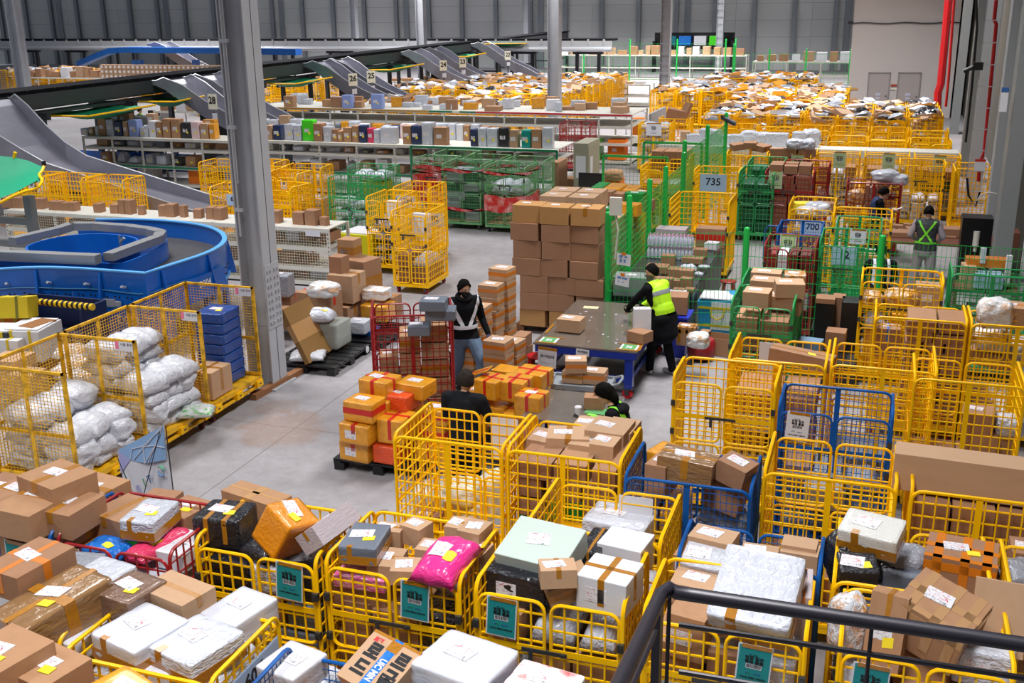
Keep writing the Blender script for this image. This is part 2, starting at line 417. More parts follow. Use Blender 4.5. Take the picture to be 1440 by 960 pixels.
def cage_meshes(style, W=W0, D=D0):
    k = (style, round(W, 2), round(D, 2))
    if k in _CG: return _CG[k]
    paint, fine, tr, wt = {'yellow': (YEL, 0, .0165, .0125), 'blue': (BLU, 1, .016, .005), 'red': (RED, 0, .015, .011), 'green': (GRN, 0, .014, .01), 'pale': (PGRN, 1, .014, .005)}[style]
    cp = .05 if fine else .097; rp = .075 if fine else .122
    def rows(z0, z1): n = max(1, round((z1-z0)/rp)); return [z0+(z1-z0)*i/n for i in range(1, n)]
    m = {}
    b = MB(); panel_mb(b, D, .2, 1.7, round(D/cp), rows(.2, 1.7), tr, wt, flats=(.95,)); m['side'] = b.mesh('side_panel', paint, True)
    b = MB(); panel_mb(b, W, .2, 1.68, round(W/cp), rows(.2, 1.68), tr, wt, strap=True); m['back'] = b.mesh('back_panel', paint, True)
    dw = W/2-.035
    b = MB(); panel_mb(b, dw, .93, 1.62, round(dw/cp), [z for z in rows(.93, 1.62) if abs(z-1.22) > .05], tr*.85, wt, rb=.07, r=.08, flats=(1.22,), flat_w=.05); m['door'] = b.mesh('door', paint, True)
    b = MB(); panel_mb(b, dw, .22, .9, round(dw/cp), rows(.22, .9), tr*.85, wt, rb=.06, r=.06); m['lower'] = b.mesh('lower_door', paint, True)
    b = MB()
    for y in (-D/2+.02, D/2-.02): b.box((0, y, .17), (W, .04, .06))
    for x in (-W/2+.02, W/2-.02): b.box((x, 0, .17), (.04, D-.08, .06))
    b.box((0, 0, .185), (W-.08, D-.08, .012))
    for x in (-W/2+.03, W/2-.03):
        for y in (-D/2+.02, D/2-.02): b.bar((x, y, .2), (x, y, .5), .03, 4)
    m['base'] = b.mesh('base', paint)
    b = MB(); b.box((0, -.012, 0), (.34, .012, .028)); b.box((-.1, -.018, -.05), (.03, .012, .11)); b.cyl((.14, -.01, 0), (.14, -.03, 0), .014, 8); m['latch'] = b.mesh('latch', CLIP)
    b = MB(); b.box((0, 0, 0), (.045, .04, .065)); b.cyl((0, -.02, .012), (0, -.03, .012), .008, 6); m['clip'] = b.mesh('hinge_clip', CLIP)
    _CG[k] = m; return m
def caster_mesh(wm=REDW):
    k = ('caster', wm.name)
    if k in _T: return _T[k]
    b = MB(); b.box((0, 0, .135), (.09, .09, .01)); b.box((-.028, .01, .09), (.006, .05, .09)); b.box((.028, .01, .09), (.006, .05, .09)); b.mi = 1; b.cyl((-.018, .015, .055), (.018, .015, .055), .055, 16); b.mi = 0; b.cyl((-.03, .015, .055), (.03, .015, .055), .014, 8)
    _T[k] = b.mesh('caster', [CLIP, wm], True); return _T[k]
_FAR = {}
def far_mesh(style, variant=0):
    k = (style, variant)
    if k in _FAR: return _FAR[k]
    paint = {'yellow': YEL, 'blue': BLU, 'red': RED, 'green': GRN}[style]
    b = MB(); W, D = W0, D0
    def sub(M, w, z0, z1, nv, nh, strap=False, rb=0):
        t = MB(); panel_mb(t, w, z0, z1, nv, [z0+(z1-z0)*i/nh for i in range(1, nh)], .018, .014, rb=rb, strap=strap, tn=4)
        b.add([M @ Vector(v) for v in t.v], t.f)
    T = Matrix.Translation; Rz = Matrix.Rotation(R_(90), 4, 'Z')
    sub(T((-W/2, 0, 0)) @ Rz, D, .2, 1.7, 7, 11); sub(T((W/2, 0, 0)) @ Rz, D, .2, 1.7, 7, 11)
    sub(T((0, D/2, 0)), W, .2, 1.68, 9, 11, True)
    for sx in (-1, 1): sub(T((sx*W/4, -D/2, 0)), W/2-.03, .93, 1.6, 4, 5, rb=.07); sub(T((sx*W/4, -D/2, 0)), W/2-.03, .22, .9, 4, 5, rb=.07)
    b.box((0, 0, .18), (W, D, .05))
    for x in (-1, 1):
        for y in (-1, 1): b.cyl((x*(W/2-.08)-.02, y*(D/2-.08), .06), (x*(W/2-.08)+.02, y*(D/2-.08), .06), .06, 8)
    _FAR[k] = b.mesh('roll_cage', paint); return _FAR[k]
def cage(x, y, rz=0, style='yellow', lod=0, W=W0, D=D0, label=None, group=None, host=None, wheels=REDW, open_door=None, doors=True):
    """x, y: centre on the floor; at rz = 0 its two door leaves face the camera, at rz = 180 its strapped back panel"""
    if lod == 2:
        o = ob('roll_cage', far_mesh(style), None, (x, y, 0), (0, 0, R_(rz)), (W/W0, D/D0, 1))
    else:
        o = empty('roll_cage', (x, y, 0), R_(rz)); m = cage_meshes(style, W, D)
        ob('base', m['base'], o)
        for s in (-1, 1): ob('side_panel', m['side'], o, (s*(W/2-.015), 0, 0), (0, 0, R_(90*s)))
        ob('back_panel', m['back'], o, (0, D/2-.012, 0), (0, 0, math.pi))
        if doors:
            for s in (-1, 1):
                if open_door == s: ob('door', m['door'], o, (s*(W/2), -D/2-W/4+.02, 0), (0, 0, R_(90))); 
                else: ob('door', m['door'], o, (s*(W/4-.006), -D/2+.012, 0))
                ob('lower_door', m['lower'], o, (s*(W/4-.006), -D/2+.012, 0))
        if lod == 0:
            if doors: ob('latch', m['latch'], o, (-.02, -D/2-.004, 1.22))
            for s in (-1, 1):
                for z in (1.36, 1.02): ob('hinge_clip', m['clip'], o, (s*(W/2-.02), -D/2-.005, z))
        cm = caster_mesh(wheels)
        for i, (sx, sy) in enumerate(((-1, -1), (1, -1), (-1, 1), (1, 1))): ob('caster', cm, o, (sx*(W/2-.08), sy*(D/2-.08), 0), (0, 0, (i*1.3) % 3))
    if label: tag(o, label, 'roll cage', group)
    elif host: reg(o, host[0], host[1], 'roll cage', group)
    return o
def sheet_sign(parent, kind, x, y, z, ry=0, rx=0, w=.21, h=.3, text=None, rz=0):
    "paper taped to a cage face; local to the cage, facing -y"
    col = {'teal': TEAL, 'white': WPAPER, 'lime': LGRNP, 'plate': BLUP2}[kind]
    b = MB(); b.box((0, 0, 0), (w+.02, .002, h+.02)); b.mi = 1; b.box((0, -.0015, 0), (w, .002, h)); nm = {'teal': 'paper_sign', 'white': 'paper_sign', 'lime': 'paper_sign', 'plate': 'number_plate'}[kind]
    k = (kind, w, h)
    if k not in _T: _T[k] = b.mesh(nm, [WPAPER if kind != 'plate' else col, col])
    s = ob(nm, _T[k], parent, (x, y, z), (R_(rx), R_(ry), R_(rz)))
    if kind == 'plate':
        ob('lettering', text_mesh(text, h*.62, INK, .004), s, (0, -.004, .02), (R_(90), 0, 0))
    else:
        big = text or '현장 접수\n택배 물품'
        ob('lettering', text_mesh(big, h*.105, INK, .0012), s, (0, -.004, h*.14), (R_(90), 0, 0))
        ob('lettering', text_mesh('제1-소포', h*.05, INK), s, (-.01, -.004, h*.27), (R_(90), 0, 0))
        if 'barcode' not in _T:
            bb = MB(); bb.box((0, 0, 0), (.105, .0005, .036)); bb.mi = 1; q = random.Random(3); xx = -.048
            while xx < .046:
                ww = q.choice((.0015, .003, .0045)); bb.box((xx, -.0006, .002), (ww, .0006, .028)); xx += ww+q.choice((.0015, .003))
            _T['barcode'] = bb.mesh('bar_code', [WPAPER, INK])
            lg = MB()
            for sg in (-1, 1):
                lg.mi = 0 if sg < 0 else 1
                lg.tube([(sg*(.012*math.cos(t)), -.0006, .014*math.sin(t)+.0) for t in [1.7+i*.45 for i in range(5)]], [.001, .003, .0042, .003, .001], 6)
            _T['swirl'] = lg.mesh('swirl_emblem', [GREENP, BLUEINK])
        f = h/.3
        ob('bar_code', _T['barcode'], s, (0, -.0035, -.005*f), None, (f, 1, f)); ob('swirl_emblem', _T['swirl'], s, (-.035*f, -.003, -.062*f), None, (f, 1, f))
        ob('lettering', text_mesh('우체국', h*.06, BLUEINK), s, (.028*f, -.004, -h*.205), (R_(90), 0, 0))
        ob('lettering', text_mesh('이 용기는 현장접수 전용입니다', h*.045, INK, .0006), s, (0, -.004, -h*.32), (R_(90), 0, 0))
        t = MB(); t.box((0, 0, 0), (w*.95, .003, .03)); key = ('signtape', w)
        if key not in _T: _T[key] = t.mesh('tape', TAPE)
        ob('tape', _T[key], s, (.01, -.004, h/2-.004))
    return s
def fill(x, y, rz, zt, host, W=W0, D=D0, z0=.2, pal=('carton',), seed=1, nx=(2, 3), hs=(.2, .34), ny=1, parts=False, depth=None, labf=False, inset=.05, adjf=None, **kw):
    "stack parcels in layers inside a cage, front row(s) seen through the wires"
    q = random.Random(seed); z = z0; li = 0
    c, s = math.cos(R_(rz)), math.sin(R_(rz)); out = []
    nl = max(1, round((zt-z0)/((hs[0]+hs[1])/2))); H = (zt-z0)/nl
    names = {1: ['']}.get(nl) or (['bottom']+['lower', 'middle', 'upper', 'higher', 'high'][:max(0, nl-2)]+['top'])
    while len(names) < nl: names.insert(1, 'low')
    iw = W-2*inset; idp = (depth or D)-2*inset
    for li in range(nl):
        n = q.randint(*nx); ws = [q.uniform(.8, 1.25) for _ in range(n)]; t = sum(ws); xx = -iw/2
        for i in range(n):
            w = ws[i]/t*iw
            for j in range(ny):
                dd = idp/ny; yy = -idp/2+dd*(j+.5)
                k = q.choice(pal); sz = (w-q.uniform(.012, .05), dd-q.uniform(.012, .06), H-(.003 if k != 'mailer_bag' else -.0)-q.choice((0, 0, .02)))
                lx, ly = xx+w/2, yy
                wx, wy = x+c*lx-s*ly, y+s*lx+c*ly
                mm = kw.get('mats', {}).get(k)
                if mm and isinstance(mm, (list, tuple)): mm = q.choice(mm)
                lay = (names[li]+' layer') if nl > 1 else ''
                dn = {'carton': 'brown carton', 'mailer_bag': 'white mailer', 'wrapped_box': 'wrapped box', 'taped_carton': 'amber carton', 'foam_box': 'foam box', 'sack': 'white sack'}.get(k, k.replace('_', ' '))
                if mm in (GRYB, NAVY, BPOLY, POLYG, GREENP, BLUP): dn = {GRYB: 'slate box', NAVY: 'navy box', BPOLY: 'black parcel', POLYG: 'grey parcel', GREENP: 'green box', BLUP: 'blue box'}[mm]
                elif mm is LAVB: dn = 'pale box'
                row = '' if ny == 1 else (' front' if j == 0 else ' rear')
                parcel(k, (wx, wy, z+sz[2]/2), sz, rz+q.uniform(-1.5, 1.5), host=None, m=mm, parts=parts, lab='front' if labf and q.random() < .6 else (None if parts else False), tape=(q.choice(('seamx', 'seamy', 'belt', None)) if parts else None), seed=q.randrange(6))
                o = COL.objects[-1] if False else LAST[0]
                reg(o, dn+(' in '+lay if lay else '')+row, host, 'parcel'); out.append(o)
            xx += w
        z += H
    return out
LAST = [None]
_parcel = parcel
def parcel(*a, **k):
    o = _parcel(*a, **k); LAST[0] = o; return o
ZOFF = [0]
def P(kind, px, py, z, size, rz=0, **k): return parcel(kind, at(px, py, z+ZOFF[0]), size, rz, **k)
# ================================================================ foreground rows
G_F = 'roll cages in the front rows'
def C2(x0, x1, y0, y1, back=False, **k):
    return cage((x0+x1)/2, (y0+y1)/2, 180 if back else 0, W=x1-x0, D=y1-y0, group=k.pop('group', G_F), **k)
# --- row F: door leaves towards the camera
f1 = C2(-5.98, -4.9, 6.12, 6.98, style='red', label='maroon roll cage with teal sign, heaped with a blue bag and rose bag')
f2 = C2(-4.87, -3.78, 6.38, 7.2, label='yellow roll cage under a black film-wrapped parcel and a tilted amber parcel')
f3 = C2(-3.74, -2.62, 6.42, 7.3, label='yellow roll cage holding the bright pink mailer bag')
f4 = C2(-2.52, -1.4, 6.42, 7.3, label='yellow roll cage holding a large pale green foam box and a black box')
f5 = C2(-1.28, -.17, 6.42, 7.25, label='yellow roll cage behind the handrail holding a large tilted white wrapped box')
f6 = C2(.02, 1.09, 6.42, 7.2, label='yellow roll cage behind the handrail holding a big tilted kraft box')
sheet_sign(f1, 'teal', -.4, -.47, 1.45, 2); sheet_sign(f2, 'teal', .32, -.44, 1.47, 4); sheet_sign(f3, 'teal', .2, -.46, 1.46, 3); sheet_sign(f4, 'teal', -.34, -.46, 1.45, 3); sheet_sign(f5, 'teal', .22, -.44, 1.42, 3); sheet_sign(f6, 'teal', -.32, -.44, 1.44, 2)
# --- row G
g4 = C2(-2.45, -1.34, 7.42, 8.38, True, label='yellow roll cage with a grey-white wrapped parcel low inside, behind the pale foam box')
g5 = C2(-1.2, -.14, 7.3, 7.95, True, style='blue', label='blue roll cage holding cartons with white labels and a striped mailer')
g6 = C2(-.06, 1.03, 7.25, 8.32, True, label='yellow roll cage holding black bags and an orange-taped carton')
g7 = C2(1.13, 2.2, 7.4, 8.32, True, label='yellow roll cage cut by the right edge holding a silver mailer')
l1 = C2(-7.12, -6.02, 6.1, 6.95, style='blue', label='blue roll cage heaped with large cartons near the banner')
l0 = C2(-8.26, -7.16, 6.1, 6.95, style='blue', label='blue roll cage at the left edge beside the carton heap')
sheet_sign(l1, 'teal', .22, -.45, 1.42, 3)
# --- row Z, nearest
z2 = C2(-4.78, -3.65, 4.78, 5.64, True, label='yellow roll cage with number plate 607 full of white boxes')
z1 = C2(-6.02, -4.9, 4.9, 5.76, True, label='yellow roll cage under a long film-wrapped brown carton')
z0 = C2(-5.5, -4.42, 3.75, 4.6, True, label='yellow roll cage at the bottom edge beneath two cartons with yellow notes')
z5 = C2(-4.36, -3.5, 3.5, 4.35, True, label='yellow roll cage at the bottom edge under the amber parcel')
z3 = C2(-3.4, -2.4, 4.45, 5.34, True, style='blue', label='blue roll cage beside the plate 607 holding a grey-white parcel')
z4 = C2(-2.3, -1.2, 4.3, 5.2, True, style='green', label='green roll cage at the bottom edge under a big white wrapped box')
sheet_sign(z2, 'plate', -W0/2-.05, 0, 1.45, 0, 0, .62, .24, '607', rz=-90)
# ---- contents, hand placed
H = 'in the maroon cage with teal sign'; ZOFF[0] = -.13
P('carton', 176, 728, 1.72, (.38, .42, .2), -12, host=H, adj='large dented', lab=False, tape='seamy')
P('wrapped_box', 212, 731, 1.82, (.3, .42, .18), 6, host=H, adj='=white box with amber tape and yellow note', tape='beltlow', tmat=TAPE, note=True, lab='big', m=POLYG and POLY)
P('mailer_bag', 168, 725, 1.7, (.42, .4, .14), 20, host=H, seed=1, note=True)
P('mailer_bag', 150, 770, 1.66, (.4, .32, .17), -15, host=H, adj='=bright blue plastic bag with yellow note', m=BLUP, seed=2, note=True, lab=False)
P('small_packet', 190, 768, 1.6, (.22, .2, .09), 25, host=H, adj='=small green packet', m=GREENP, lab=False)
P('mailer_bag', 224, 762, 1.66, (.26, .62, .15), -14, host=H, adj='=rose plastic bag with yellow note', m=ROSE, seed=3, note=True)
P('foam_box', 262, 774, 1.6, (.28, .4, .15), -4, host=H, adj='=flat white box', lab='big')
P('taped_carton', 118, 765, 1.55, (.3, .3, .14), 8, host=H, lab=False)
P('carton', 263, 728, 1.62, (.32, .36, .22), -10, host=H, adj='labelled', note=True)
P('carton', 226, 712, 1.55, (.3, .3, .2), 4, host=H, adj='plain', lab=False)
fill(-5.44, 6.55, 0, 1.4, 'behind the maroon cage wires', D=.8, W=1.04, pal=('carton', 'carton', 'wrapped_box'), seed=3, mats={'carton': CART})
H = 'in the cage with the black wrapped parcel'
P('wrapped_box', 318, 737, 1.78, (.4, .36, .26), 6, host=H, adj='=black film-wrapped parcel with amber tape', m=BPOLY, tape='two', tmat=TAPE, lab='big', note=True)
P('carton', 362, 712, 1.72, (.6, .24, .26), -14, host=H, adj='long taped', tape='cross', tmat=mat('pale_tape', 'b98d5c', .35), lab=False)
P('taped_carton', 402, 743, 1.86, (.3, .34, .34), -22, ry=26, rx=-14, host=H, adj='=tilted amber parcel with white label', lab='big', note=True, m=mat('orange_wrap_deep', 'df8a10', .22, coat=.5, bump=.3, bscale=12))
P('carton', 462, 742, 1.88, (.22, .5, .17), -8, ry=-38, host=H, adj='=leaning lavender box with amber tape', m=LAVB, tape='seamy', lab=True)
P('mailer_bag', 372, 768, 1.7, (.36, .3, .16), -20, host=H, adj='=black mailer bag', m=BPOLY, seed=4, note=True, lab=False)
P('mailer_bag', 420, 783, 1.58, (.3, .3, .15), 25, host=H, adj='=silver mailer bag', m=POLYG, seed=0)
P('mailer_bag', 450, 770, 1.62, (.28, .26, .14), -35, host=H, adj='=crumpled white mailer bag', seed=5)
fill(-4.32, 6.78, 0, 1.5, 'behind the wires below the black parcel', D=.78, pal=('carton', 'wrapped_box', 'mailer_bag', 'wrapped_box'), seed=11, mats={'wrapped_box': [GRYB, BPOLY, POLY]})
H = 'in the pink mailer cage'
P('wrapped_box', 514, 765, 1.84, (.3, .4, .16), 8, host=H, adj='=slate grey wrapped box with yellow note', m=GRYB, lab='big', note=True, tape='beltlow')
for i, (px, py, z, s, rz) in enumerate([(548, 751, 1.76, (.24, .16, .14), 4), (586, 748, 1.78, (.2, .18, .16), -14), (603, 777, 1.7, (.16, .2, .15), 2), (545, 792, 1.7, (.24, .3, .12), 6), (572, 803, 1.72, (.22, .22, .12), 14), (668, 752, 1.78, (.2, .24, .16), -8), (645, 745, 1.76, (.17, .2, .14), 0), (672, 782, 1.7, (.17, .24, .14), -6), (545, 770, 1.62, (.2, .2, .12), 0)]):
    P('carton', px, py, z, s, rz, host=H, adj='labelled', lab='big', m=CARTL, seed=i % 6, tape='seamx' if i % 3 == 0 else None)
P('mailer_bag', 627, 784, 1.86, (.38, .56, .2), -6, rx=8, host=H, adj='=bright pink mailer bag with white label', m=PINK, seed=2, note=True)
P('gift_box', 512, 812, 1.6, (.42, .2, .1), 2, host=H, adj='=pink and white printed box', m=mat('pink_print', 'd9569c', .5, noisecol='f0e6ee', nscale=9, namt=1), lab=False)
P('carton', 512, 828, 1.45, (.5, .3, .22), 1, host=H, adj='wide', lab=False)
P('mailer_bag', 640, 812, 1.55, (.3, .3, .16), -10, host=H, seed=3)
fill(-3.18, 6.82, 0, 1.3, 'behind the wires of the pink mailer cage', D=.8, pal=('carton',)*4+('wrapped_box',), seed=21, mats={'wrapped_box': [BPOLY, POLY]})
H = 'in the pale foam box cage'
P('foam_box', 762, 775, 1.86, (.56, .46, .2), -9, rx=14, host=H, adj='=large pale green foam box with red marks', m=FOAMG, lab='big')
P('wrapped_box', 733, 815, 1.68, (.5, .34, .26), -5, host=H, adj='=black film-wrapped box', m=BPOLY, lab='front')
P('carton', 784, 806, 1.9, (.26, .22, .14), 22, rx=-6, host=H, adj='small labelled', tape='seamy', lab='big', m=CARTL)
P('carton', 797, 822, 1.76, (.34, .24, .16), 30, ry=-18, host=H, adj='tilted', tape='belt', lab=False, m=CARTL)
P('wrapped_box', 838, 775, 1.72, (.17, .42, .2), -4, host=H, adj='=narrow black parcel with amber tape', m=BPOLY, tape='seamy', lab=False)
P('foam_box', 880, 778, 1.72, (.36, .32, .26), -8, host=H, adj='=plain white foam box', lab=False)
P('foam_box', 858, 822, 1.8, (.38, .36, .26), -8, host=H, adj='=white foam box with an amber tape cross', tape='cross', lab='front')
P('mailer_bag', 822, 800, 1.6, (.3, .5, .12), 0, host=H, seed=4)
fill(-1.96, 6.84, 0, 1.42, 'behind the wires below the foam boxes', D=.8, pal=('wrapped_box', 'wrapped_box', 'mailer_bag', 'carton'), seed=33, nx=(3, 3), mats={'wrapped_box': [POLY, POLY, BROWNP]})
H = 'in the cage behind the foam boxes'
P('wrapped_box', 872, 742, 1.42, (.56, .42, .26), -6, host=H, adj='=large grey-white film-wrapped parcel', m=POLYG and POLY, lab='big')
P('mailer_bag', 800, 748, 1.2, (.36, .4, .14), 30, host=H, adj='=black mailer with yellow note', m=BPOLY, seed=1, note=True)
P('mailer_bag', 822, 752, 1.26, (.3, .3, .12), 10, host=H, seed=0)
fill(-1.9, 7.9, 180, 1.1, 'under the grey-white wrapped parcel', D=.85, pal=('mailer_bag', 'wrapped_box'), seed=5)
H = 'behind the handrail under the wires'
fill(-.72, 6.84, 0, 1.4, H, D=.75, pal=('carton', 'wrapped_box'), seed=41, nx=(3, 3))
H = 'in the cage with the large tilted white box'
P('wrapped_box', 1065, 838, 1.85, (.56, .62, .26), -6, rx=24, host=H, adj='=large tilted white wrapped box with amber tape', tape='beltlow', lab=False)
P('carton', 975, 880, 1.6, (.28, .36, .34), -10, host=H, adj='upright', lab='front')
P('carton', 985, 826, 1.66, (.4, .3, .16), -4, host=H, adj='wide labelled', lab='big', m=CARTL)
P('carton', 1130, 850, 1.66, (.1, .42, .36), 2, host=H, adj='=slim box with orange tape', tape='seamy', tmat=OTAPE, lab=False, m=LAVB)
P('mailer_bag', 1008, 905, 1.5, (.3, .3, .12), 0, rx=50, host=H, seed=2)
P('taped_carton', 1040, 918, 1.3, (.42, .3, .2), 0, host=H, lab=False)
H = 'in the big kraft box cage'
P('carton', 1318, 872, 1.86, (.48, .44, .34), -24, ry=14, rx=8, host=H, adj='=big tilted kraft box with white label', tape='grid', tmat=mat('clear_tape', 'b58d66', .18, coat=.5), lab='big')
P('carton', 1248, 885, 1.8, (.24, .16, .52), -14, rx=-14, host=H, adj='=upright kraft box with yellow note', lab='front', note='front', tape='seamy')
P('carton', 1405, 868, 1.76, (.34, .08, .5), -4, rx=-24, host=H, adj='=kraft slab standing on edge', lab=False, m=CARTL)
P('wrapped_box', 1383, 930, 1.66, (.36, .22, .26), -8, host=H, adj='=crinkled white wrapped box', lab='front')
P('sack', 1192, 878, 1.72, (.26, .22, .44), 10, host=H, adj='=silver bag wrapped in amber tape', m=mat('silver_amber', 'd6dae3', .2, coat=.4, bump=.6, noisecol='d08a18', nscale=5, namt=1), lab=False)
P('carton', 1290, 925, 1.5, (.5, .4, .24), -20, host=H, adj='lower', lab=False)
fill(.55, 6.84, 0, 1.36, 'under the big kraft box', D=.75, pal=('carton', 'carton', 'wrapped_box'), seed=43)
H = 'in the blue cage with the striped mailer'
P('carton', 1003, 770, 1.78, (.34, .24, .24), -10, host=H, adj='labelled', lab='big', m=CARTL, seed=1)
P('carton', 968, 788, 1.66, (.16, .3, .22), -6, host=H, adj='narrow', lab='front')
P('wrapped_box', 992, 788, 1.76, (.32, .26, .14), -8, rx=20, host=H, adj='=white and blue striped mailer', lab='big', seed=3)
P('carton', 1034, 800, 1.7, (.3, .26, .16), -4, rx=16, host=H, adj='wide labelled', lab='big', m=CARTL, seed=2)
P('carton', 1068, 788, 1.62, (.28, .18, .2), 0, host=H, adj='rear', lab='big', m=CARTL, seed=3)
P('mailer_bag', 1078, 804, 1.7, (.34, .24, .12), 0, host=H, seed=3)
P('carton', 1124, 792, 1.7, (.28, .2, .26), -3, host=H, adj='tall labelled', lab='front', m=CARTL)
P('carton', 1124, 778, 1.76, (.26, .18, .2), -3, host=H, adj='upper', lab='front', m=CARTL)
fill(-.67, 7.6, 180, 1.5, 'low in the blue cage by the handrail', D=.6, W=1.05, pal=('carton', 'mailer_bag'), seed=52, nx=(3, 3))
H = 'in the black bag cage'
P('wrapped_box', 1226, 752, 1.92, (.44, .3, .2), -14, rx=12, host=H, adj='=white bubble-wrapped package with amber tape', tape='beltlow', m=mat('white_bubble', 'e6e6e4', .3, coat=.4, bump=.5, bscale=30), lab='big', seed=1)
P('sack', 1198, 786, 1.66, (.4, .44, .36), 8, host=H, adj='=black plastic sack', m=BPOLY, lab=False)
P('wrapped_box', 1205, 800, 1.78, (.28, .22, .14), 12, rx=14, host=H, adj='=black box with yellow tape and white label', m=BPOLY, lab='big', note=True)
P('sack', 1266, 788, 1.62, (.42, .32, .24), -10, host=H, adj='=crumpled grey plastic sack', m=POLYG, lab=False)
P('wrapped_box', 1272, 810, 1.56, (.34, .3, .16), 3, host=H, adj='=slate box', m=GRYB, lab=False)
P('sack', 1240, 812, 1.5, (.3, .3, .3), 3, host=H, adj='=small black plastic sack', m=BPOLY, lab=False, seed=2)
P('carton', 1350, 800, 1.68, (.5, .42, .34), -7, host=H, adj='=carton gridded with orange tape', tape='grid', tmat=OTAPE, lab='big', note=True)
fill(.48, 7.8, 180, 1.4, 'low in the black bag cage', D=.95, pal=('wrapped_box', 'carton'), seed=53, mats={'wrapped_box': [BPOLY, GRYB]})
P('sack', 1428, 822, 1.5, (.34, .4, .34), -10, host='in the cage cut by the right edge', adj='=silver plastic sack', m=POLYG, lab=False, seed=3)
P('carton', 1437, 790, 1.42, (.2, .3, .3), 0, host='in the cage cut by the right edge')
fill(1.66, 7.86, 180, 1.3, 'low in the cage cut by the right edge', D=.85, pal=('wrapped_box', 'carton'), seed=54)
H = 'in the blue cage by the banner'
for px, py, z, s, rz, ad in [(82, 681, 2.02, (.5, .42, .2), -16, 'topmost labelled'), (60, 715, 1.88, (.42, .66, .24), -4, 'large labelled'), (24, 705, 1.84, (.34, .66, .24), -6, 'long'), (98, 722, 1.86, (.4, .42, .22), -2, 'yellow-taped'), (132, 700, 1.7, (.4, .5, .22), -8, 'rear'), (0, 700, 1.8, (.4, .5, .22), -4, 'edge'), (50, 752, 1.62, (.4, .5, .22), 0, 'lower'), (98, 752, 1.62, (.42, .5, .22), 0, 'lower'), (20, 740, 1.6, (.26, .4, .26), 0, 'lower')]:
    P('carton', px, py, z, s, rz, host=H, adj=ad, tape='seamy' if ad in ('yellow-taped', 'topmost labelled') else 'seamx', tmat=TAPE, lab='big' if ad != 'lower' else False)
fill(-6.4, 6.5, 0, 1.48, 'low in the blue cage by the banner', D=.78, W=1.1, pal=('carton',), seed=61)
fill(-7.65, 6.5, 0, 1.66, 'in the blue cage at the left edge', D=.78, pal=('carton',), seed=62)
H = 'in the nearest left cage'
P('carton', 43, 800, 2.02, (.36, .5, .2), -8, host=H, adj='=carton with wide orange tape', tape='cross', tmat=OTAPE, lab='big')
P('wrapped_box', 78, 862, 1.86, (.4, .7, .3), -14, rx=4, host=H, adj='=long film-wrapped brown carton', m=mat('filmed_carton', '8f6c48', .16, coat=.6, bump=.35, bscale=6, noisecol='7a5a3c', nscale=5), tape='cross', lab='big', note=True)
P('wrapped_box', 138, 830, 1.7, (.36, .46, .28), -8, host=H, adj='=crinkled white wrapped box', seed=2, lab=False)
P('foam_box', 30, 842, 1.66, (.66, .6, .3), -4, host=H, adj='=white ribbed box with amber tape cross', tape='cross', lab=False)
P('wrapped_box', 112, 802, 1.72, (.3, .3, .16), 10, host=H, adj='=slate mailer', m=POLYG, lab=False)
fill(-5.46, 5.3, 180, 1.5, 'low in the nearest left cage', D=.8, pal=('carton', 'wrapped_box'), seed=63)
H = 'at the bottom left corner'
P('carton', 2, 945, 1.9, (.42, .5, .3), -12, host=H, adj='=large plain carton with white label', lab='big', note=True)
P('carton', 70, 962, 1.8, (.4, .36, .3), -12, host=H, adj='=carton with glossy label and yellow note', lab='big', note=True)
P('taped_carton', 180, 985, 1.8, (.42, .26, .2), -20, host=H, adj='=amber parcel with orange stripe', lab=True)
fill(-4.96, 4.2, 180, 1.62, 'under the bottom left cartons', D=.8, pal=('carton',), seed=65, nx=(2, 2))
H = 'in the plate 607 cage'
WHB = mat('white_board', 'c9ccd9', .3, coat=.2, bump=.12, bscale=5)
P('wrapped_box', 200, 898, 1.8, (.44, .46, .2), -14, host=H, adj='=taller white box with black handwriting', m=WHB, tape='beltlow', lab='big', seed=0)
P('wrapped_box', 276, 915, 1.78, (.44, .46, .2), -14, host=H, adj='=white film-wrapped box with amber base', m=POLY, tape='beltlow', lab='big', seed=1)
P('wrapped_box', 338, 868, 1.72, (.34, .42, .2), -12, host=H, adj='=white box by the plate', m=WHB, lab=True, seed=2)
P('wrapped_box', 130, 890, 1.68, (.26, .5, .16), -16, host=H, adj='=flat white box', m=WHB, lab=True, seed=3)
P('wrapped_box', 186, 841, 1.86, (.34, .36, .2), -10, host=H, adj='=brown shiny wrapped box', m=BROWNP, lab='big', note=True, seed=1)
P('carton', 250, 843, 1.84, (.46, .3, .2), -14, host=H, adj='=carton with silver and amber tape', tape='seamx', lab=False, m=CARTL)
fill(-4.21, 5.2, 180, 1.62, 'low in the plate 607 cage', D=.8, pal=('wrapped_box', 'mailer_bag'), seed=66, mats={'wrapped_box': [WHB, POLY]})
P('wrapped_box', 412, 945, 1.66, (.32, .34, .2), -12, host='in the blue cage beside plate 607', adj='=grey-white box with white label', m=mat('grey_white', 'c9c9d2', .4, bump=.15), lab='big')
P('mailer_bag', 455, 955, 1.55, (.2, .3, .14), -10, host='in the blue cage beside plate 607', seed=2)
fill(-2.9, 4.9, 180, 1.5, 'low in the blue cage beside plate 607', D=.8, W=1.0, pal=('wrapped_box', 'carton'), seed=67)
kb = P('carton', 540, 945, 1.84, (.42, .38, .18), -22, rx=24, host='at the bottom edge', adj='=carton with black block lettering and blue tape', lab=False, m=CARTL)
ub = MB(); ub.box((.03, 0, .506), (.17, 1.0, .006)); ob('blue_tape', ub.mesh('blue_tape', BLUP), kb)
ub = MB(); ub.box((.03, .36, .512), (.22, .2, .006)); ub.box((0, .47, .504), (1.0, .05, .004)); ob('tape', ub.mesh('tape', TAPE), kb)
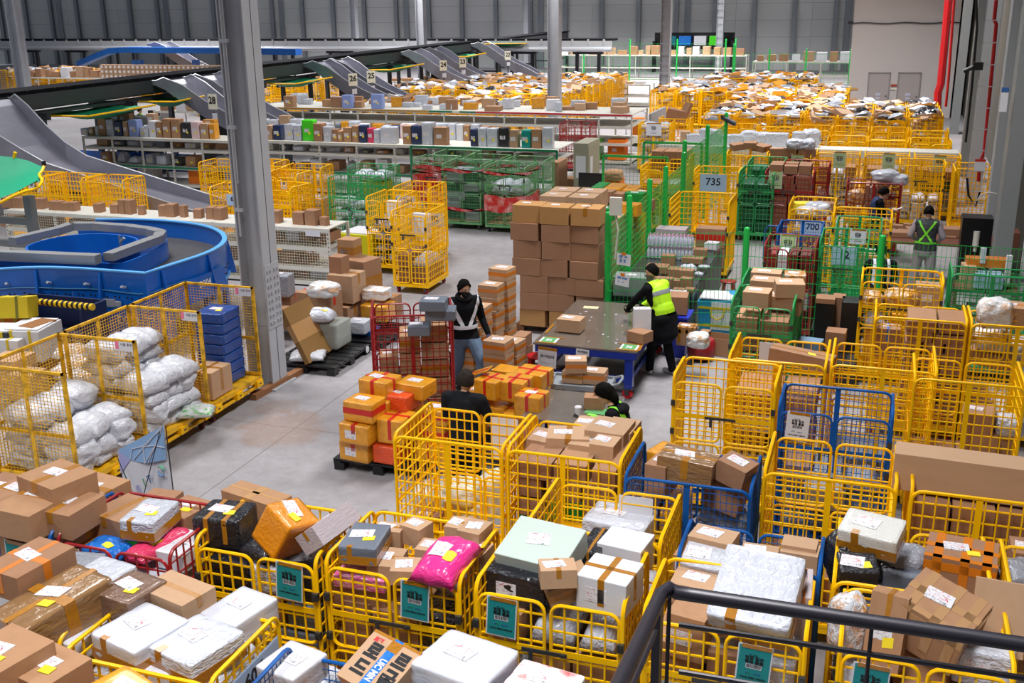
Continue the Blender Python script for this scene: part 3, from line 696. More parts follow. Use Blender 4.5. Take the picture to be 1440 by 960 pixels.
ob('lettering', text_mesh('UIC MiN', .16, WPAPER, .006), kb, (.03, -.12, .514), (0, 0, R_(-90)), (.75, 1.1, 1))
ob('lettering', text_mesh('로\n드', .34, INK, .02), kb, (-.24, -.05, .505), (0, 0, 0), (.9, 1, 1)); ob('lettering', text_mesh('르\n급', .34, INK, .02), kb, (.31, -.0, .505), (0, 0, 0), (.9, 1, 1))
ob('lettering', text_mesh('로컬', .1, REDINK, .008), kb, (-.3, .34, .505))
wb = P('wrapped_box', 655, 948, 1.86, (.52, .44, .26), -12, host='at the bottom edge', adj='=big white wrapped box with red scribbles', lab='big', m=WHB, seed=1)
P('wrapped_box', 765, 972, 1.86, (.42, .3, .16), -8, host='at the bottom edge', adj='=white box with red stripes', m=mat('red_white', 'e8e8ea', .4, noisecol='cf2a30', nscale=3, namt=1), lab=True)
fill(-1.75, 4.75, 180, 1.74, 'under the big white box', D=.82, pal=('wrapped_box', 'carton'), seed=68)
ZOFF[0] = 0
# ---- handrail of the gallery the photographer stands on
HR = mat('handrail_steel', '2c2a33', .38, .3)
def q3(px, py, y): return aty(px, py, y)
yr = 2.75
a = q3(932, 830, yr); e = q3(1440, 906, yr); dv = (e-a); far = a+dv*1.5
a1 = q3(1180, 867, yr)
hr = empty('handrail', (a.x, yr, 0)); tag(hr, 'dark steel handrail with bent end along the gallery stair at lower right', 'handrail')
def L_(p): return Vector(p)-Vector((a.x, yr, 0))
lo = q3(872, 960, 2.05); lo2 = lo+(lo-a)*.9
b = MB()
bend = [a+(lo-a)*t for t in (.22, .12, .05)]+[a+Vector((.02, -.0, .012))]+[a+dv*t for t in (.04, .09)]
b.tube([L_(p) for p in [lo2, lo]+bend+[far]], .021, 12); ob('top_rail', b.mesh('top_rail', HR, True), hr)
b = MB(); m0 = q3(955, 878, yr); m1 = q3(1440, 953, yr); b.tube([L_(m0), L_(m0+(m1-m0)*1.5)], .0085, 8); ob('mid_rail', b.mesh('mid_rail', HR, True), hr)
b = MB(); m0 = q3(955, 944, yr); dd = m1-q3(955, 878, yr); b.tube([L_(m0), L_(m0+dd*1.5)], .0085, 8); ob('mid_rail', b.mesh('mid_rail', HR, True), hr)
b = MB(); p0 = q3(925, 850, yr); b.box(L_(Vector((p0.x, yr+.01, p0.z-.55))), (.024, .05, 1.14)); ob('post', b.mesh('post', HR), hr)
for px in (943, 1239):
    p0 = a+dv*((px-932)/508); b = MB(); b.bar(L_(p0), L_(p0-Vector((0, 0, 1.1))), .012, 8); ob('baluster', b.mesh('baluster', HR), hr)
b = MB(); p0 = q3(922, 888, 2.7); p1 = q3(890, 962, 2.3); b.tube([L_(p0), L_(p1+(p1-p0)*.6)], .008, 8); ob('stair_rail', b.mesh('stair_rail', HR, True), hr)
# ================================================================ the setting
fm = bpy.data.materials.new('concrete_floor'); fm.use_nodes = True
def _floor():
    nt = fm.node_tree; N = nt.nodes; L = nt.links; b = N['Principled BSDF']; b.inputs['Roughness'].default_value = .62
    tc = N.new('ShaderNodeTexCoord')
    def nz(sc, de, ro=.6):
        n = N.new('ShaderNodeTexNoise'); n.inputs['Scale'].default_value = sc; n.inputs['Detail'].default_value = de; n.inputs['Roughness'].default_value = ro; L.new(tc.outputs['Object'], n.inputs['Vector']); return n.outputs['Fac']
    def ramp(s, stops):
        r = N.new('ShaderNodeValToRGB'); r.color_ramp.elements[0].position = stops[0][0]; r.color_ramp.elements[0].color = hexc(stops[0][1]); r.color_ramp.elements[1].position = stops[1][0]; r.color_ramp.elements[1].color = hexc(stops[1][1])
        L.new(s, r.inputs[0]); return r.outputs[0]
    c1 = ramp(nz(.35, 8), [(.3, '9a979b'), (.7, 'b0aeb4')]); c2 = ramp(nz(4, 8, .75), [(.35, 'b4b1b0'), (.65, 'e8e6e8')])
    mx = N.new('ShaderNodeMix'); mx.data_type = 'RGBA'; mx.blend_type = 'MULTIPLY'; mx.inputs[0].default_value = .55; L.new(c1, mx.inputs[6]); L.new(c2, mx.inputs[7])
    # joints every six metres
    sx = N.new('ShaderNodeSeparateXYZ'); L.new(tc.outputs['Object'], sx.inputs[0])
    def M_(op, a, bb):
        n = N.new('ShaderNodeMath'); n.operation = op
        for i, v in enumerate((a, bb)):
            if isinstance(v, (int, float)): n.inputs[i].default_value = v
            else: L.new(v, n.inputs[i])
        return n.outputs[0]
    def joint(s, off): return M_('LESS_THAN', M_('ABSOLUTE', M_('SUBTRACT', M_('FRACT', M_('DIVIDE', M_('ADD', s, off), 5.5), 0), .5), 0), .0016)
    j = M_('MAXIMUM', joint(sx.outputs[0], 4.7), joint(sx.outputs[1], 1.45))
    m2 = N.new('ShaderNodeMix'); m2.data_type = 'RGBA'; L.new(M_('MULTIPLY', j, .7), m2.inputs[0]); L.new(mx.outputs[2], m2.inputs[6]); m2.inputs[7].default_value = hexc('5c5a5c')
    # worn brown stain near the pallet cages and a dark spot
    out = m2.outputs[2]
    for (x, y), r, col, amt in (((-7.6, 12.2), 1.0, '8a6a55', .6), ((-8.15, 12.95), .5, '8a6a55', .45), ((-5.15, 10.3), .09, '4a4448', .9), ((-9.6, 30), 1.2, '6a6460', .4)):
        vm = N.new('ShaderNodeVectorMath'); vm.operation = 'DISTANCE'; L.new(tc.outputs['Object'], vm.inputs[0]); vm.inputs[1].default_value = (x, y, 0)
        e_ = M_('SUBTRACT', r*1.15, M_('ADD', vm.outputs['Value'], M_('MULTIPLY', nz(2.2, 6), r*.9))); cl = M_('MAXIMUM', 0, M_('MINIMUM', 1, M_('MULTIPLY', e_, 6/r))); f = M_('MULTIPLY', M_('MULTIPLY', cl, nz(14, 6)), amt*1.5)
        m3_ = N.new('ShaderNodeMix'); m3_.data_type = 'RGBA'; L.new(f, m3_.inputs[0]); L.new(out, m3_.inputs[6]); m3_.inputs[7].default_value = hexc(col); out = m3_.outputs[2]
    L.new(out, b.inputs['Base Color'])
_floor()
b = MB(); b.box((-30, 45, -.1), (110, 110, .2)); struct('floor', b.mesh('floor', fm))
# ================================================================ middle rows of cages
G_M = 'roll cages in the middle rows on the right'
def C3(*a, **k): k.setdefault('group', G_M); return C2(*a, **k)
cA = C3(-4.26, -3.12, 8.8, 9.78, True, label='yellow roll cage with white sacks low inside, in front of the seen-from-behind man')
cB = C3(-3.09, -1.98, 8.8, 9.75, True, label='yellow roll cage packed with cartons and green boxes beside the sack cage')
cC = C3(-1.9, -.78, 8.55, 9.4, True, style='blue', label='blue roll cage holding leaning cartons beside the carton-packed yellow cage')
cD = C3(-.74, .4, 9.0, 10.02, True, label='yellow roll cage with only a few low parcels, strapped panel facing the camera')
cE = C3(.5, 1.6, 9.0, 10.1, True, label='yellow roll cage with a very long carton lying across its top')
n1 = C3(-1.98, -.84, 11.3, 12.05, label='yellow roll cage with closed door leaves beside the open floor')
n2 = C3(-.77, .37, 10.72, 11.45, style='blue', label='blue roll cage with a white paper sign in the middle of the yellow cages')
n3 = C3(.57, 1.72, 12.0, 12.95, True, label='yellow roll cage at the right edge holding a stack of three cartons')
o1 = C3(-1.48, -.36, 12.12, 13.2, True, label='yellow roll cage with one long tilted carton on top')
o2 = C3(-.33, .83, 12.22, 13.3, True, label='yellow roll cage, nearly empty, behind the blue cage with the white sign')
o3 = C3(.12, 1.27, 14.4, 15.3, True, label='yellow roll cage with neat rows of brown cartons behind its strapped panel')
o4 = C3(1.3, 2.42, 14.4, 15.3, True, label='yellow roll cage at the right edge holding white sacks with amber tape')
p1 = C3(-.1, 1.07, 16.5, 17.2, label='yellow roll cage with glossy amber parcels next to the crouching worker')
q1 = C3(-1.78, -.92, 14.6, 15.6, style='green', label='bright green roll cage with stacked cartons, nearer of the two in line')
q1b = C3(-1.78, -.92, 15.72, 16.72, style='green', label='bright green roll cage behind the green one with stacked cartons')
q2 = C3(1.19, 2.35, 17.1, 17.9, True, style='green', label='green roll cage below the counter with tape rolls at the right edge')
sheet_sign(n2, 'white', -.36, -.4, 1.47, 3)
for cg, lx, w in ((cA, .25, .3), (g4, .15, .3), (o1, -.2, .2)):   # white boards wired to the far door leaves
    b = MB(); b.box((0, 0, 0), (w, .006, .46)); ob('board', b.mesh('board', WPAPER), cg, (-lx, -.475 if cg is not g4 else -.46, 1.35))
G = 'in the sack cage before the man'
for px, py, z, s, rz in [(612, 700, .38, (.5, .5, .34), 5), (668, 712, .38, (.46, .5, .34), -20), (650, 690, .62, (.4, .4, .26), 10), (690, 695, .5, (.3, .5, .5), 0)]: P('sack', px, py, z, s, rz, host=G, lab=True, m=mat('cream_poly', 'e3e3d6', .3, coat=.3, bump=.5, bscale=9))
P('carton', 600, 735, .3, (.3, .3, .2), 0, host=G)
G = 'in the carton-packed cage'
for px, py, z, s, rz, ad in [(768, 612, 1.74, (.36, .34, .16), -8, 'labelled, front-left'), (800, 608, 1.8, (.42, .34, .16), 12, 'taped labelled'), (830, 595, 1.74, (.3, .3, .2), 0, 'rear'), (858, 600, 1.84, (.4, .42, .2), -4, 'labelled rear'), (838, 618, 1.78, (.44, .4, .16), -4, 'labelled front'), (852, 624, 1.8, (.24, .3, .26), -4, 'upright'), (874, 603, 1.76, (.3, .4, .26), -4, 'labelled edge')]:
    P('carton', px, py+8, z-.24, (s[0], s[1], s[2]*.8), rz, host=G, adj=ad, tape='seamy' if 'taped' in ad else None, lab='big', m=CARTL)
fill(-2.53, 9.28, 180, 1.56, 'behind the wires of the carton-packed cage', D=.9, W=1.06, pal=('carton',)*9+('small_box',), mats={'small_box': [GREENP]}, seed=72, nx=(3, 3), hs=(.16, .24), inset=.04)
G = 'in the blue cage beside the carton-packed cage'
P('carton', 968, 655, 1.72, (.5, .3, .22), -6, ry=3, host=G, adj='film-wrapped', tape='cross', lab='big', m=mat('filmed_carton', '8f6c48'))
P('carton', 930, 668, 1.6, (.2, .3, .3), -12, host=G, adj='narrow labelled', lab='big'); P('carton', 1035, 662, 1.72, (.28, .26, .2), -20, ry=12, host=G, adj='tilted labelled', lab='big')
P('carton', 1022, 690, 1.46, (.34, .3, .28), -10, ry=12, host=G, adj='leaning'); P('wrapped_box', 1022, 722, 1.2, (.42, .3, .2), -8, ry=14, host=G, adj='=leaning silver parcel', m=POLYG); P('sack', 1010, 745, .95, (.44, .4, .3), 0, host=G, adj='=grey plastic sack', m=POLYG, lab=False)
P('taped_carton', 940, 645, 1.6, (.3, .3, .2), -20, host=G)
fill(-1.6, 9.0, 180, 1.3, 'low in the blue cage of leaning cartons', D=.75, W=.56, pal=('carton', 'taped_carton'), seed=72, nx=(1, 2))
P('wrapped_box', 1160, 690, .9, (.4, .4, .24), 0, host='in the cage with few low parcels', adj='=silver parcel', m=POLYG); fill(-.17, 9.5, 180, .62, 'in the cage with few low parcels', D=.85, pal=('carton', 'mailer_bag', 'wrapped_box'), seed=73, mats={'wrapped_box': [GRYB, NAVY, POLYG]})
G = 'on the cage at the right edge'
P('carton', 1385, 670, 1.7, (1.5, .3, .34), -3, host=G, adj='very long plain', lab=False, m=CARTL)
fill(1.05, 9.52, 180, 1.5, 'under the very long carton', D=.9, pal=('carton',), seed=74, nx=(2, 3), hs=(.3, .42))
fill(-1.42, 11.7, 0, .5, 'in the closed-door cage beside the open floor', D=.6, pal=('carton', 'sack'), seed=75, mats={'sack': [POLY, BPOLY]})
fill(-.2, 11.1, 0, .95, 'in the blue cage with the white sign', D=.6, pal=('mailer_bag', 'wrapped_box', 'carton'), seed=76, mats={'wrapped_box': [POLYG, GRYB], 'mailer_bag': [POLYG]}, nx=(2, 3))
G = 'in the right edge cage with stacked cartons'
P('carton', 1375, 590, 1.1, (.34, .34, .26), -6, host=G, adj='upper labelled', lab='big'); P('carton', 1378, 618, .86, (.36, .36, .24), -4, host=G, adj='middle'); P('carton', 1410, 622, .8, (.24, .3, .3), 0, host=G, adj='side')
P('sack', 1420, 598, 1.05, (.34, .3, .24), 0, host=G, m=POLY); fill(1.14, 12.5, 180, .68, G, D=.85, pal=('carton', 'crate'), seed=77, mats={'crate': [RED]})
P('carton', 1128, 503, 1.62, (.74, .24, .16), -14, ry=3, host='on the cage by the green pair', adj='long tilted', tape='seamx', lab=False, note=True)
fill(-.92, 12.66, 180, 1.2, 'in the cage under the long tilted carton', D=.95, W=1.06, pal=('carton', 'wrapped_box'), seed=78)
fill(.25, 12.76, 180, .5, 'in the nearly empty cage', D=.9, pal=('wrapped_box', 'mailer_bag', 'carton'), seed=79, mats={'wrapped_box': [GRYB, POLYG], 'mailer_bag': [POLYG]})
fill(.9, 14.85, 180, 1.62, 'behind the strapped panel of neat rows', D=.8, W=.8, pal=('carton',), seed=80, nx=(2, 3), hs=(.12, .16), inset=.03, labf=False)
P('carton', 1248, 478, 1.2, (.3, .3, .4), 0, host='beside the neat carton rows', tape='seamy', tmat=BLUP)
G = 'in the right edge cage of white sacks'
for px, py, z, s, rz in [(1400, 440, 1.6, (.44, .4, .4), 10), (1395, 475, 1.1, (.5, .4, .34), -10), (1432, 490, .9, (.4, .4, .3), 0)]: P('sack', px, py, z, s, rz, host=G, m=mat('white_amber', 'e2e4e8', .3, coat=.3, bump=.5, noisecol='d08a18', nscale=3, namt=.9))
P('carton', 1425, 440, 1.56, (.4, .4, .24), -4, host=G, tape='seamx', tmat=OTAPE, lab='big'); P('carton', 1395, 502, .8, (.6, .4, .2), -14, ry=6, host=G, adj='flat labelled', lab='big', note=True); fill(1.86, 14.85, 180, .6, G, D=.8, pal=('carton', 'sack'), seed=81)
G = 'in the cage by the crouching worker'
for px, py, z, s, rz, ad in [(1226, 420, 1.25, (.3, .4, .24), 6, ''), (1268, 418, 1.28, (.5, .4, .26), -8, '')]: P('sack', px, py, z, s, rz, host=G, adj='=glossy amber bag', m=mat('amber_white', 'd08f30', .2, coat=.6, bump=.5, noisecol='e8e4dc', nscale=4, namt=.9), lab=True)
P('carton', 1306, 415, 1.3, (.4, .4, .34), 0, host=G, adj='large', lab='front', m=CARTL); fill(.49, 16.85, 0, 1.1, G, D=.5, pal=('carton', 'taped_carton', 'mailer_bag'), seed=82)
G = 'in the nearer green cage'
for px, py, z, s, rz in [(1065, 418, 1.66, (.36, .34, .22), -3), (1101, 423, 1.54, (.4, .34, .2), -2), (1076, 400, 1.68, (.4, .34, .18), -2), (1110, 405, 1.74, (.4, .36, .2), 10), (1108, 430, 1.44, (.38, .3, .2), -2)]: P('carton', px, py, z, s, rz, host=G, adj='labelled', lab='big', m=CARTL)
P('taped_carton', 1118, 390, 1.8, (.3, .3, .14), 6, host=G, adj='=amber and white packet', m=mat('amber_white', 'd08f30')); P('carton', 1078, 388, 1.7, (.44, .3, .16), 0, host=G, adj='rear labelled', lab='big', m=CARTL)
fill(-1.35, 15.1, 0, 1.42, 'low in the nearer green cage', D=.9, W=.84, pal=('carton',), seed=83, nx=(2, 2)); fill(-1.35, 16.2, 0, 1.5, 'in the rear green cage', D=.9, W=.84, pal=('carton',), seed=84, nx=(2, 2), labf=True)
# ================================================================ caged pallets on the left
def pallet_cage(x0, y0, x1, y1, label, near_side=True):
    o = empty('pallet_cage', ((x0+x1)/2, (y0+y1)/2, 0)); W = x1-x0; D = y1-y0; tag(o, label, 'pallet cage', 'caged pallets beside the conveyor')
    b = MB()
    for y in (-D/2+.05, 0, D/2-.05): b.box((0, y, .17), (W, .08, .03))
    for x in (-W/2+.03, W/2-.03): b.box((x, 0, .27), (.06, D, .04)); b.box((x, 0, .17), (.06, D, .03))
    b.box((0, 0, .3), (W, D, .02)); ob('deck', b.mesh('deck', YELB), o)
    for y in (-D/2+.1, 0, D/2-.1):
        b = MB(); b.box((0, 0, 0), (.1, .16, .1)); b.mi = 1; b.box((.051, 0, 0), (.002, .05, .02)); ob('block', b.mesh('block', [YEL, INK]), o, (W/2-.02, y, .22))
        b = MB(); b.box((0, 0, 0), (.1, .16, .1)); ob('block', b.mesh('block', YELB), o, (-W/2+.06, y, .22))
    cm = caster_mesh(mat('dark_red_wheel', '6a2228', .5))
    for sx in (-1, 1):
        for sy in (-1, 1): ob('caster', cm, o, (sx*(W/2-.1), sy*(D/2-.1), 0), (0, 0, 1.4))
    def pane(L, z0, z1):
        b = MB()
        for x in (-L/2+.02, L/2-.02): b.box((x, 0, (z0+z1)/2), (.045, .035, z1-z0))
        b.box((0, 0, z1-.015), (L, .035, .03)); b.box((0, 0, z0+.02), (L, .03, .04)); b.box((0, 0, (z0+z1)/2), (.05, .012, z1-z0)); b.box((0, .008, z0+(z1-z0)*.42), (L, .008, .05))
        n = round(L/.05)
        for i in range(1, n): b.bar((-L/2+L*i/n, 0, z0), (-L/2+L*i/n, 0, z1), .005)
        n = round((z1-z0)/.042)
        for i in range(1, n): b.bar((-L/2, 0, z0+(z1-z0)*i/n), (L/2, 0, z0+(z1-z0)*i/n), .005)
        return b
    ob('side_panel', pane(D, .32, 1.7).mesh('side_panel', YELB), o, (-W/2+.02, 0, 0), (0, 0, R_(90)))
    ob('end_panel', pane(W, .32, 1.7).mesh('end_panel', YELB), o, (0, D/2-.02, 0)); 
    if near_side: ob('end_panel', pane(W, .32, 1.7).mesh('end_panel', YELB), o, (0, -D/2+.02, 0))
    b = MB(); b.box((0, 0, 0), (.25, .004, .12)); b.mi = 1; b.box((-.11, -.003, .01), (.05, .003, .1)); s = ob('paper_slip', b.mesh('paper_slip', [WPAPER, mat('pink_note', 'f07a9a', .6)]), o, (W/2-.16, D/2-.045, 1.62)); ob('lettering', text_mesh('서울 동부', .045, INK), s, (.03, -.003, .02), (R_(90), 0, 0))
    return o
pc1 = pallet_cage(-9.8, 9.3, -8.6, 10.62, 'caged yellow pallet nearest the camera, heaped with white sacks')
pc2 = pallet_cage(-9.8, 10.68, -8.6, 12.0, 'caged yellow pallet in the middle, tall pile of white sacks inside', False)
pc3 = pallet_cage(-9.8, 12.06, -8.6, 13.36, 'caged yellow pallet against the steel column, blue boxes inside', False)
H = 'in the nearest caged pallet'
SK = mat('sack_white', 'd2d5e0', .3, coat=.2, bump=.55, bscale=6, noisecol='c2c5d0', nscale=4, namt=.5, var=.06)
qs = random.Random(77)
def bags(x0, x1, y0, y1, top, H):
    "rows of sacks laid over each other; top(u, v) is the height of the pile"
    k_ = 0
    for lay in range(7):
        z = .31+lay*.19
        for iy in range(3):
            for ix in range(2):
                u, v = (ix+.5)/2, (iy+.5)/3
                if z+.12 > top(u, v): continue
                if ix == 0 and iy == 1 and lay < 3: continue
                sz = (qs.uniform(.5, .6), qs.uniform(.42, .52), qs.uniform(.24, .3))
                parcel('mailer_bag' if qs.random() < .75 else 'sack', (x0+.3+(x1-x0-.6)*(ix+qs.uniform(-.08, .08)), y0+.26+(y1-y0-.52)*iy/2, z+.12), sz, qs.uniform(-14, 14), rx=qs.uniform(-8, 8), ry=qs.uniform(-4, 12), host=H, adj='=white sack %s' % ['at the bottom', 'low down', 'in third layer', 'halfway up', 'high up', 'near the top', 'topmost'][lay], m=SK, lab=False)
bags(-9.74, -8.62, 9.36, 10.56, lambda u, v: 1.12-.35*u, H)
H = 'in the middle caged pallet'
bags(-9.74, -8.62, 10.74, 11.95, lambda u, v: 1.6-.75*u, H)
P('mailer_bag', 276, 576, .42, (.5, .4, .14), 25, host=H, adj='=white sack with bright green print', m=mat('green_print', 'e0e2e6', .3, noisecol='3fae20', nscale=6, namt=1, bump=.3), lab=False)
H = 'in the pallet cage by the column'
bb = mat('blue_film', '12489c', .25, coat=.4, bump=.25, bscale=8, noisecol='0c3470', nscale=4)
for i in range(7):
    parcel('wrapped_box', (-9.04, 13.0, .33+.07+i*.158), (.46, .52, .15), -3+(i*37 % 9)-4+4, host=H, adj='=blue film-wrapped flat box, %s of the stack' % ['bottom', 'second', 'third', 'middle', 'third from top', 'second from top', 'topmost'][i], m=bb, lab='big' if i == 6 else False, note=(i == 6), seed=i % 4)
parcel('carton', (-8.86, 12.42, .53), (.4, .5, .4), 0, host=H, adj='large', lab=False, tape='cross', m=CARTL)
# ================================================================ banner
ba = at(167, 700, .05); bn = empty('banner_stand', (-6.55, 8.05, 0)); tag(bn, 'white and blue X-frame banner with swirl emblem standing behind the carton heap', 'banner')
def q_(px, py, y): return aty(px, py, y)-Vector((-6.55, 8.05, 0))
t1 = aty(167, 632, 8.35); t2 = aty(231, 598, 8.15)
tl, tr_ = Vector((t1.x, 8.35, t1.z)), Vector((t2.x, 8.15, t2.z))
wv = (tr_-tl); wv.z = 0; W_ = wv.length
top = 1.72; orig = Vector((tl.x, tl.y, 0)); ex = wv.normalized()
def bp(u, v): return (orig+ex*(u*W_)+Vector((0, 0, v)))-Vector((-6.55, 8.05, 0))
tlz, trz = tl.z, tr_.z
nrm = ex.cross(Vector((0, 0, 1))).normalized()
def bq(u, v, d=0): # v from 0 bottom to 1 top edge
    return bp(u, .15+(tlz*(1-u)+trz*u-.15)*v)+nrm*d
b = MB(); b.sheet([[bq(i/8, j/8, .01*math.sin(i*.8)) for i in range(9)] for j in range(9)]); ob('banner_sheet', b.mesh('banner_sheet', WPAPER, 'all'), bn)
LB = mat('banner_blue', '8db4e0', .5); LB2 = mat('banner_lilac', 'a9a9dc', .5)
b = MB()
for poly in ([(0, .78), (.25, .87), (0, 1)], ):
    b.add([bq(u, v, .014) for u, v in poly], [tuple(range(len(poly)))])
ob('banner_print', b.mesh('banner_print', LB2), bn)
b = MB(); b.add([bq(u, v, .013) for u, v in [(0, 1), (.22, .87), (.55, .8), (.98, .78), (1, 1)]], [(0, 1, 2, 3, 4)]); ob('banner_print', b.mesh('banner_print', LB), bn)
b = MB()
pl = [(.25, .87), (.32, .95), (.55, .93), (.98, .99), (.8, .9), (.55, .93), (.55, .8), (.8, .9), (.98, .86)]
for p_, q2_ in list(zip(pl, pl[1:]))+[((.32, .86), (.98, 1)), ((.62, .8), (.95, .97))]: b.bar(bq(*p_, .018), bq(*q2_, .018), .006)
ob('banner_lines', b.mesh('banner_lines', WPAPER), bn)
Mx = Matrix((ex, Vector((0, 0, 1)), nrm)).transposed().to_4x4()
sl = math.atan2(trz-tlz, W_)
for s_, u, v, sz, mm in (('A', .12, .6, .13, BLUEINK), ('q', .33, .63, .13, LB2), ('I', .48, .655, .12, GREENP), ('T', .6, .67, .12, BLUEINK), ('IT', .72, .47, .16, BLUEINK)):
    l = ob('lettering', text_mesh(s_, sz, mm, .002), bn); l.matrix_local = Matrix.Translation(bq(u, v, .016)) @ Mx @ Matrix.Rotation(sl*.8, 4, 'Z')
b = MB()
for sg, k_ in ((1, 0), (-1, 1)):
    b.mi = k_; b.tube([bq(.86, .715, .018)+ex*(.05*math.cos(t)*sg)+Vector((0, 0, .05*math.sin(t)*sg)) for t in [.0+i*.4 for i in range(8)]], [.002, .008, .013, .015, .013, .01, .006, .002], 6)
ob('swirl_emblem', b.mesh('swirl_emblem', [mat('emblem_green', '6fb89a'), mat('emblem_blue', '6f94c4')], 'all'), bn)
b = MB()
b.bar(bq(0.02, .97, .05), bq(.9, .02, .12), .01, 6); b.bar(bq(.98, .97, .05), bq(.1, .02, .12), .01, 6); ob('cross_pole', b.mesh('cross_pole', DARK), bn)
b = MB(); b.bar(bq(.99, .98, -.02), bq(.99, 0, -.02)-Vector((0, 0, .14)), .012, 6); b.bar(bq(.01, .98, -.02), bq(.01, 0, -.02)-Vector((0, 0, .14)), .012, 6); b.bar(bq(0, 0, -.02)-Vector((0, 0, .14)), bq(1, 0, -.02)-Vector((0, 0, .14)), .02, 6); ob('frame', b.mesh('frame', DARK), bn)
# ================================================================ steel column and others
CM = mat('column_paint', 'b4b7bf', .45, noisecol='9da0a8', nscale=2, namt=.4)
def column(n, x, y, w=.42, d=.4, h=14, bolts=False, ladder=False):
    b = MB()
    for s in (-1, 1): b.box((s*(w/2-.012), 0, h/2), (.024, d, h))
    b.box((0, 0, h/2), (w, .016, h))
    if bolts:
        for s in (-1, 1):
            b.box((s*(w/2+.004), 0, 1.45), (.012, d-.02, 1.0))
            for z in range(8):
                for yy in (-.14, -.06, .06, .14): b.box((s*(w/2+.02), yy, 1.05+z*.115), (.03, .03, .03))
        b.box((0, -.014, 1.45), (w-.1, .012, 1.0))
    if ladder:
        for i in range(int(h/.5)): b.box((0, -d/2, .4+i*.5), (w-.03, .02, .05))
    b.box((0, 0, .015), (w+.2, d+.2, .03))
    o = struct('steel_column', b.mesh('steel_column', CM), (x, y, 0)); return o
cx_ = -8.78
column(1, cx_, 13.82, .42, .42, bolts=True)
b = MB(); b.bar((0, 0, 2.4), (0, 0, 14), .035, 8); b.bar((.05, -.02, 3.2), (.05, -.02, 14), .02, 8)
for i in range(10): b.box((.02, 0, 2.8+i*1.2), (.12, .05, .05))
struct('conduit', b.mesh('conduit', LSTEEL), (cx_-.1, 13.56, 0), label='pale conduit clipped to the big steel column')
for px, py, w in ((775, 190, .5), (592, 135, .5), (930, 153, .5)):
    p = at(px, py, 0); column(2, p.x+.1, p.y+.2, w, .5, ladder=(px == 930))
for px, py, y in ((740, 97, 89), (1010, 104, 86.5), (35, 128, 46), (500, 75, 78)):
    p = aty(px, py, y); column(3, p.x, y, .5 if py != 128 else .55, .5, 16, ladder=(px == 1010))
# ================================================================ building shell
def wallmat(name, c1, c2):
    m = bpy.data.materials.new(name); m.use_nodes = True; nt = m.node_tree; N = nt.nodes; L = nt.links; b = N['Principled BSDF']; b.inputs['Roughness'].default_value = .7
    tc = N.new('ShaderNodeTexCoord'); br = N.new('ShaderNodeTexBrick'); br.offset = 0; br.inputs['Color1'].default_value = hexc(c1); br.inputs['Color2'].default_value = hexc(c2); br.inputs['Mortar'].default_value = hexc('8f9398')
    br.inputs['Scale'].default_value = 1; br.inputs['Mortar Size'].default_value = .012; br.inputs['Brick Width'].default_value = 6; br.inputs['Row Height'].default_value = 1.3
    mp = N.new('ShaderNodeMapping'); mp.inputs['Rotation'].default_value = (R_(90), 0, 0); L.new(tc.outputs['Object'], mp.inputs[0]); L.new(mp.outputs[0], br.inputs['Vector']); L.new(br.outputs[0], b.inputs['Base Color']); return m
WM = wallmat('wall_panel', 'd3d5d6', 'c8cbcd')
b = MB(); b.box((-50, 92.2, 9), (114, .3, 18)); struct('wall_back', b.mesh('wall_back', WM))
GP = mat('wall_post', '8b9199', .5)
i = 0
x = -105
while x < -2.5:
    b = MB(); b.box((0, 0, 9), (.35, .04, 18)); b.box((0, .15, 9), (.03, .3, 18)); b.box((0, .25, 9), (.35, .04, 18))
    if i % 4 == 0: b.box((.9, .2, 9), (.5, .05, 18))
    struct('trim_%d' % i, b.mesh('wall_post', GP), (x, 91.7, 0)); x += 3.15; i += 1
PM = mat('partition_paint', 'cfc9c8', .65)
PX0, PX1, PY = -1.75, 3.05, 56.8
b = MB(); b.box(((PX0+PX1)/2, PY+16, 9), (PX1-PX0, 32, 18)); struct('wall_partition', b.mesh('wall_partition', PM))
b = MB(); b.tube([(PX0, PY-.05, 4.45)]+[(PX0+(PX1-PX0)*i/12, PY-.06, 4.42+.03*math.sin(i*1.3)) for i in range(13)], .03, 6); b.box((PX0-.12, PY-.05, 4.45), (.25, .2, .15)); struct('trim_30', b.mesh('wall_cable', DARK), label='black cable run across the partition wall')
for k_, (pl, pr) in enumerate(((1223, 1251), (1265, 1294))):
    a_ = aty(pl, 103, PY); c_ = aty(pr, 103, PY); w_ = c_.x-a_.x; h_ = a_.z
    o = empty('door_%d' % (k_+1), ((a_.x+c_.x)/2, PY, 0)); o['kind'] = 'structure'
    b = MB()
    for s in (-1, 1): b.box((s*(w_/2+.03), -.03, h_/2), (.06, .08, h_+.06))
    b.box((0, -.03, h_+.03), (w_+.12, .08, .06)); ob('door_frame', b.mesh('door_frame', mat('door_frame_paint', '9a9596', .5)), o)
    b = MB(); b.box((0, -.02, h_/2), (w_, .04, h_)); ob('door_leaf', b.mesh('door_leaf', mat('door_paint', 'b3abaa', .5)), o)
    b = MB(); b.box((0, -.045, h_*.52), (.24, .01, .12)); b.box((0, -.045, h_*.43), (.2, .01, .1)); ob('door_notice', b.mesh('door_notice', mat('notice_blue', 'c9cbe6', .6)), o)
    b = MB(); b.cyl((w_/2-.08, -.1, 1.0), (w_/2-.08, -.04, 1.0), .03, 8); ob('door_handle', b.mesh('door_handle', CLIP), o)
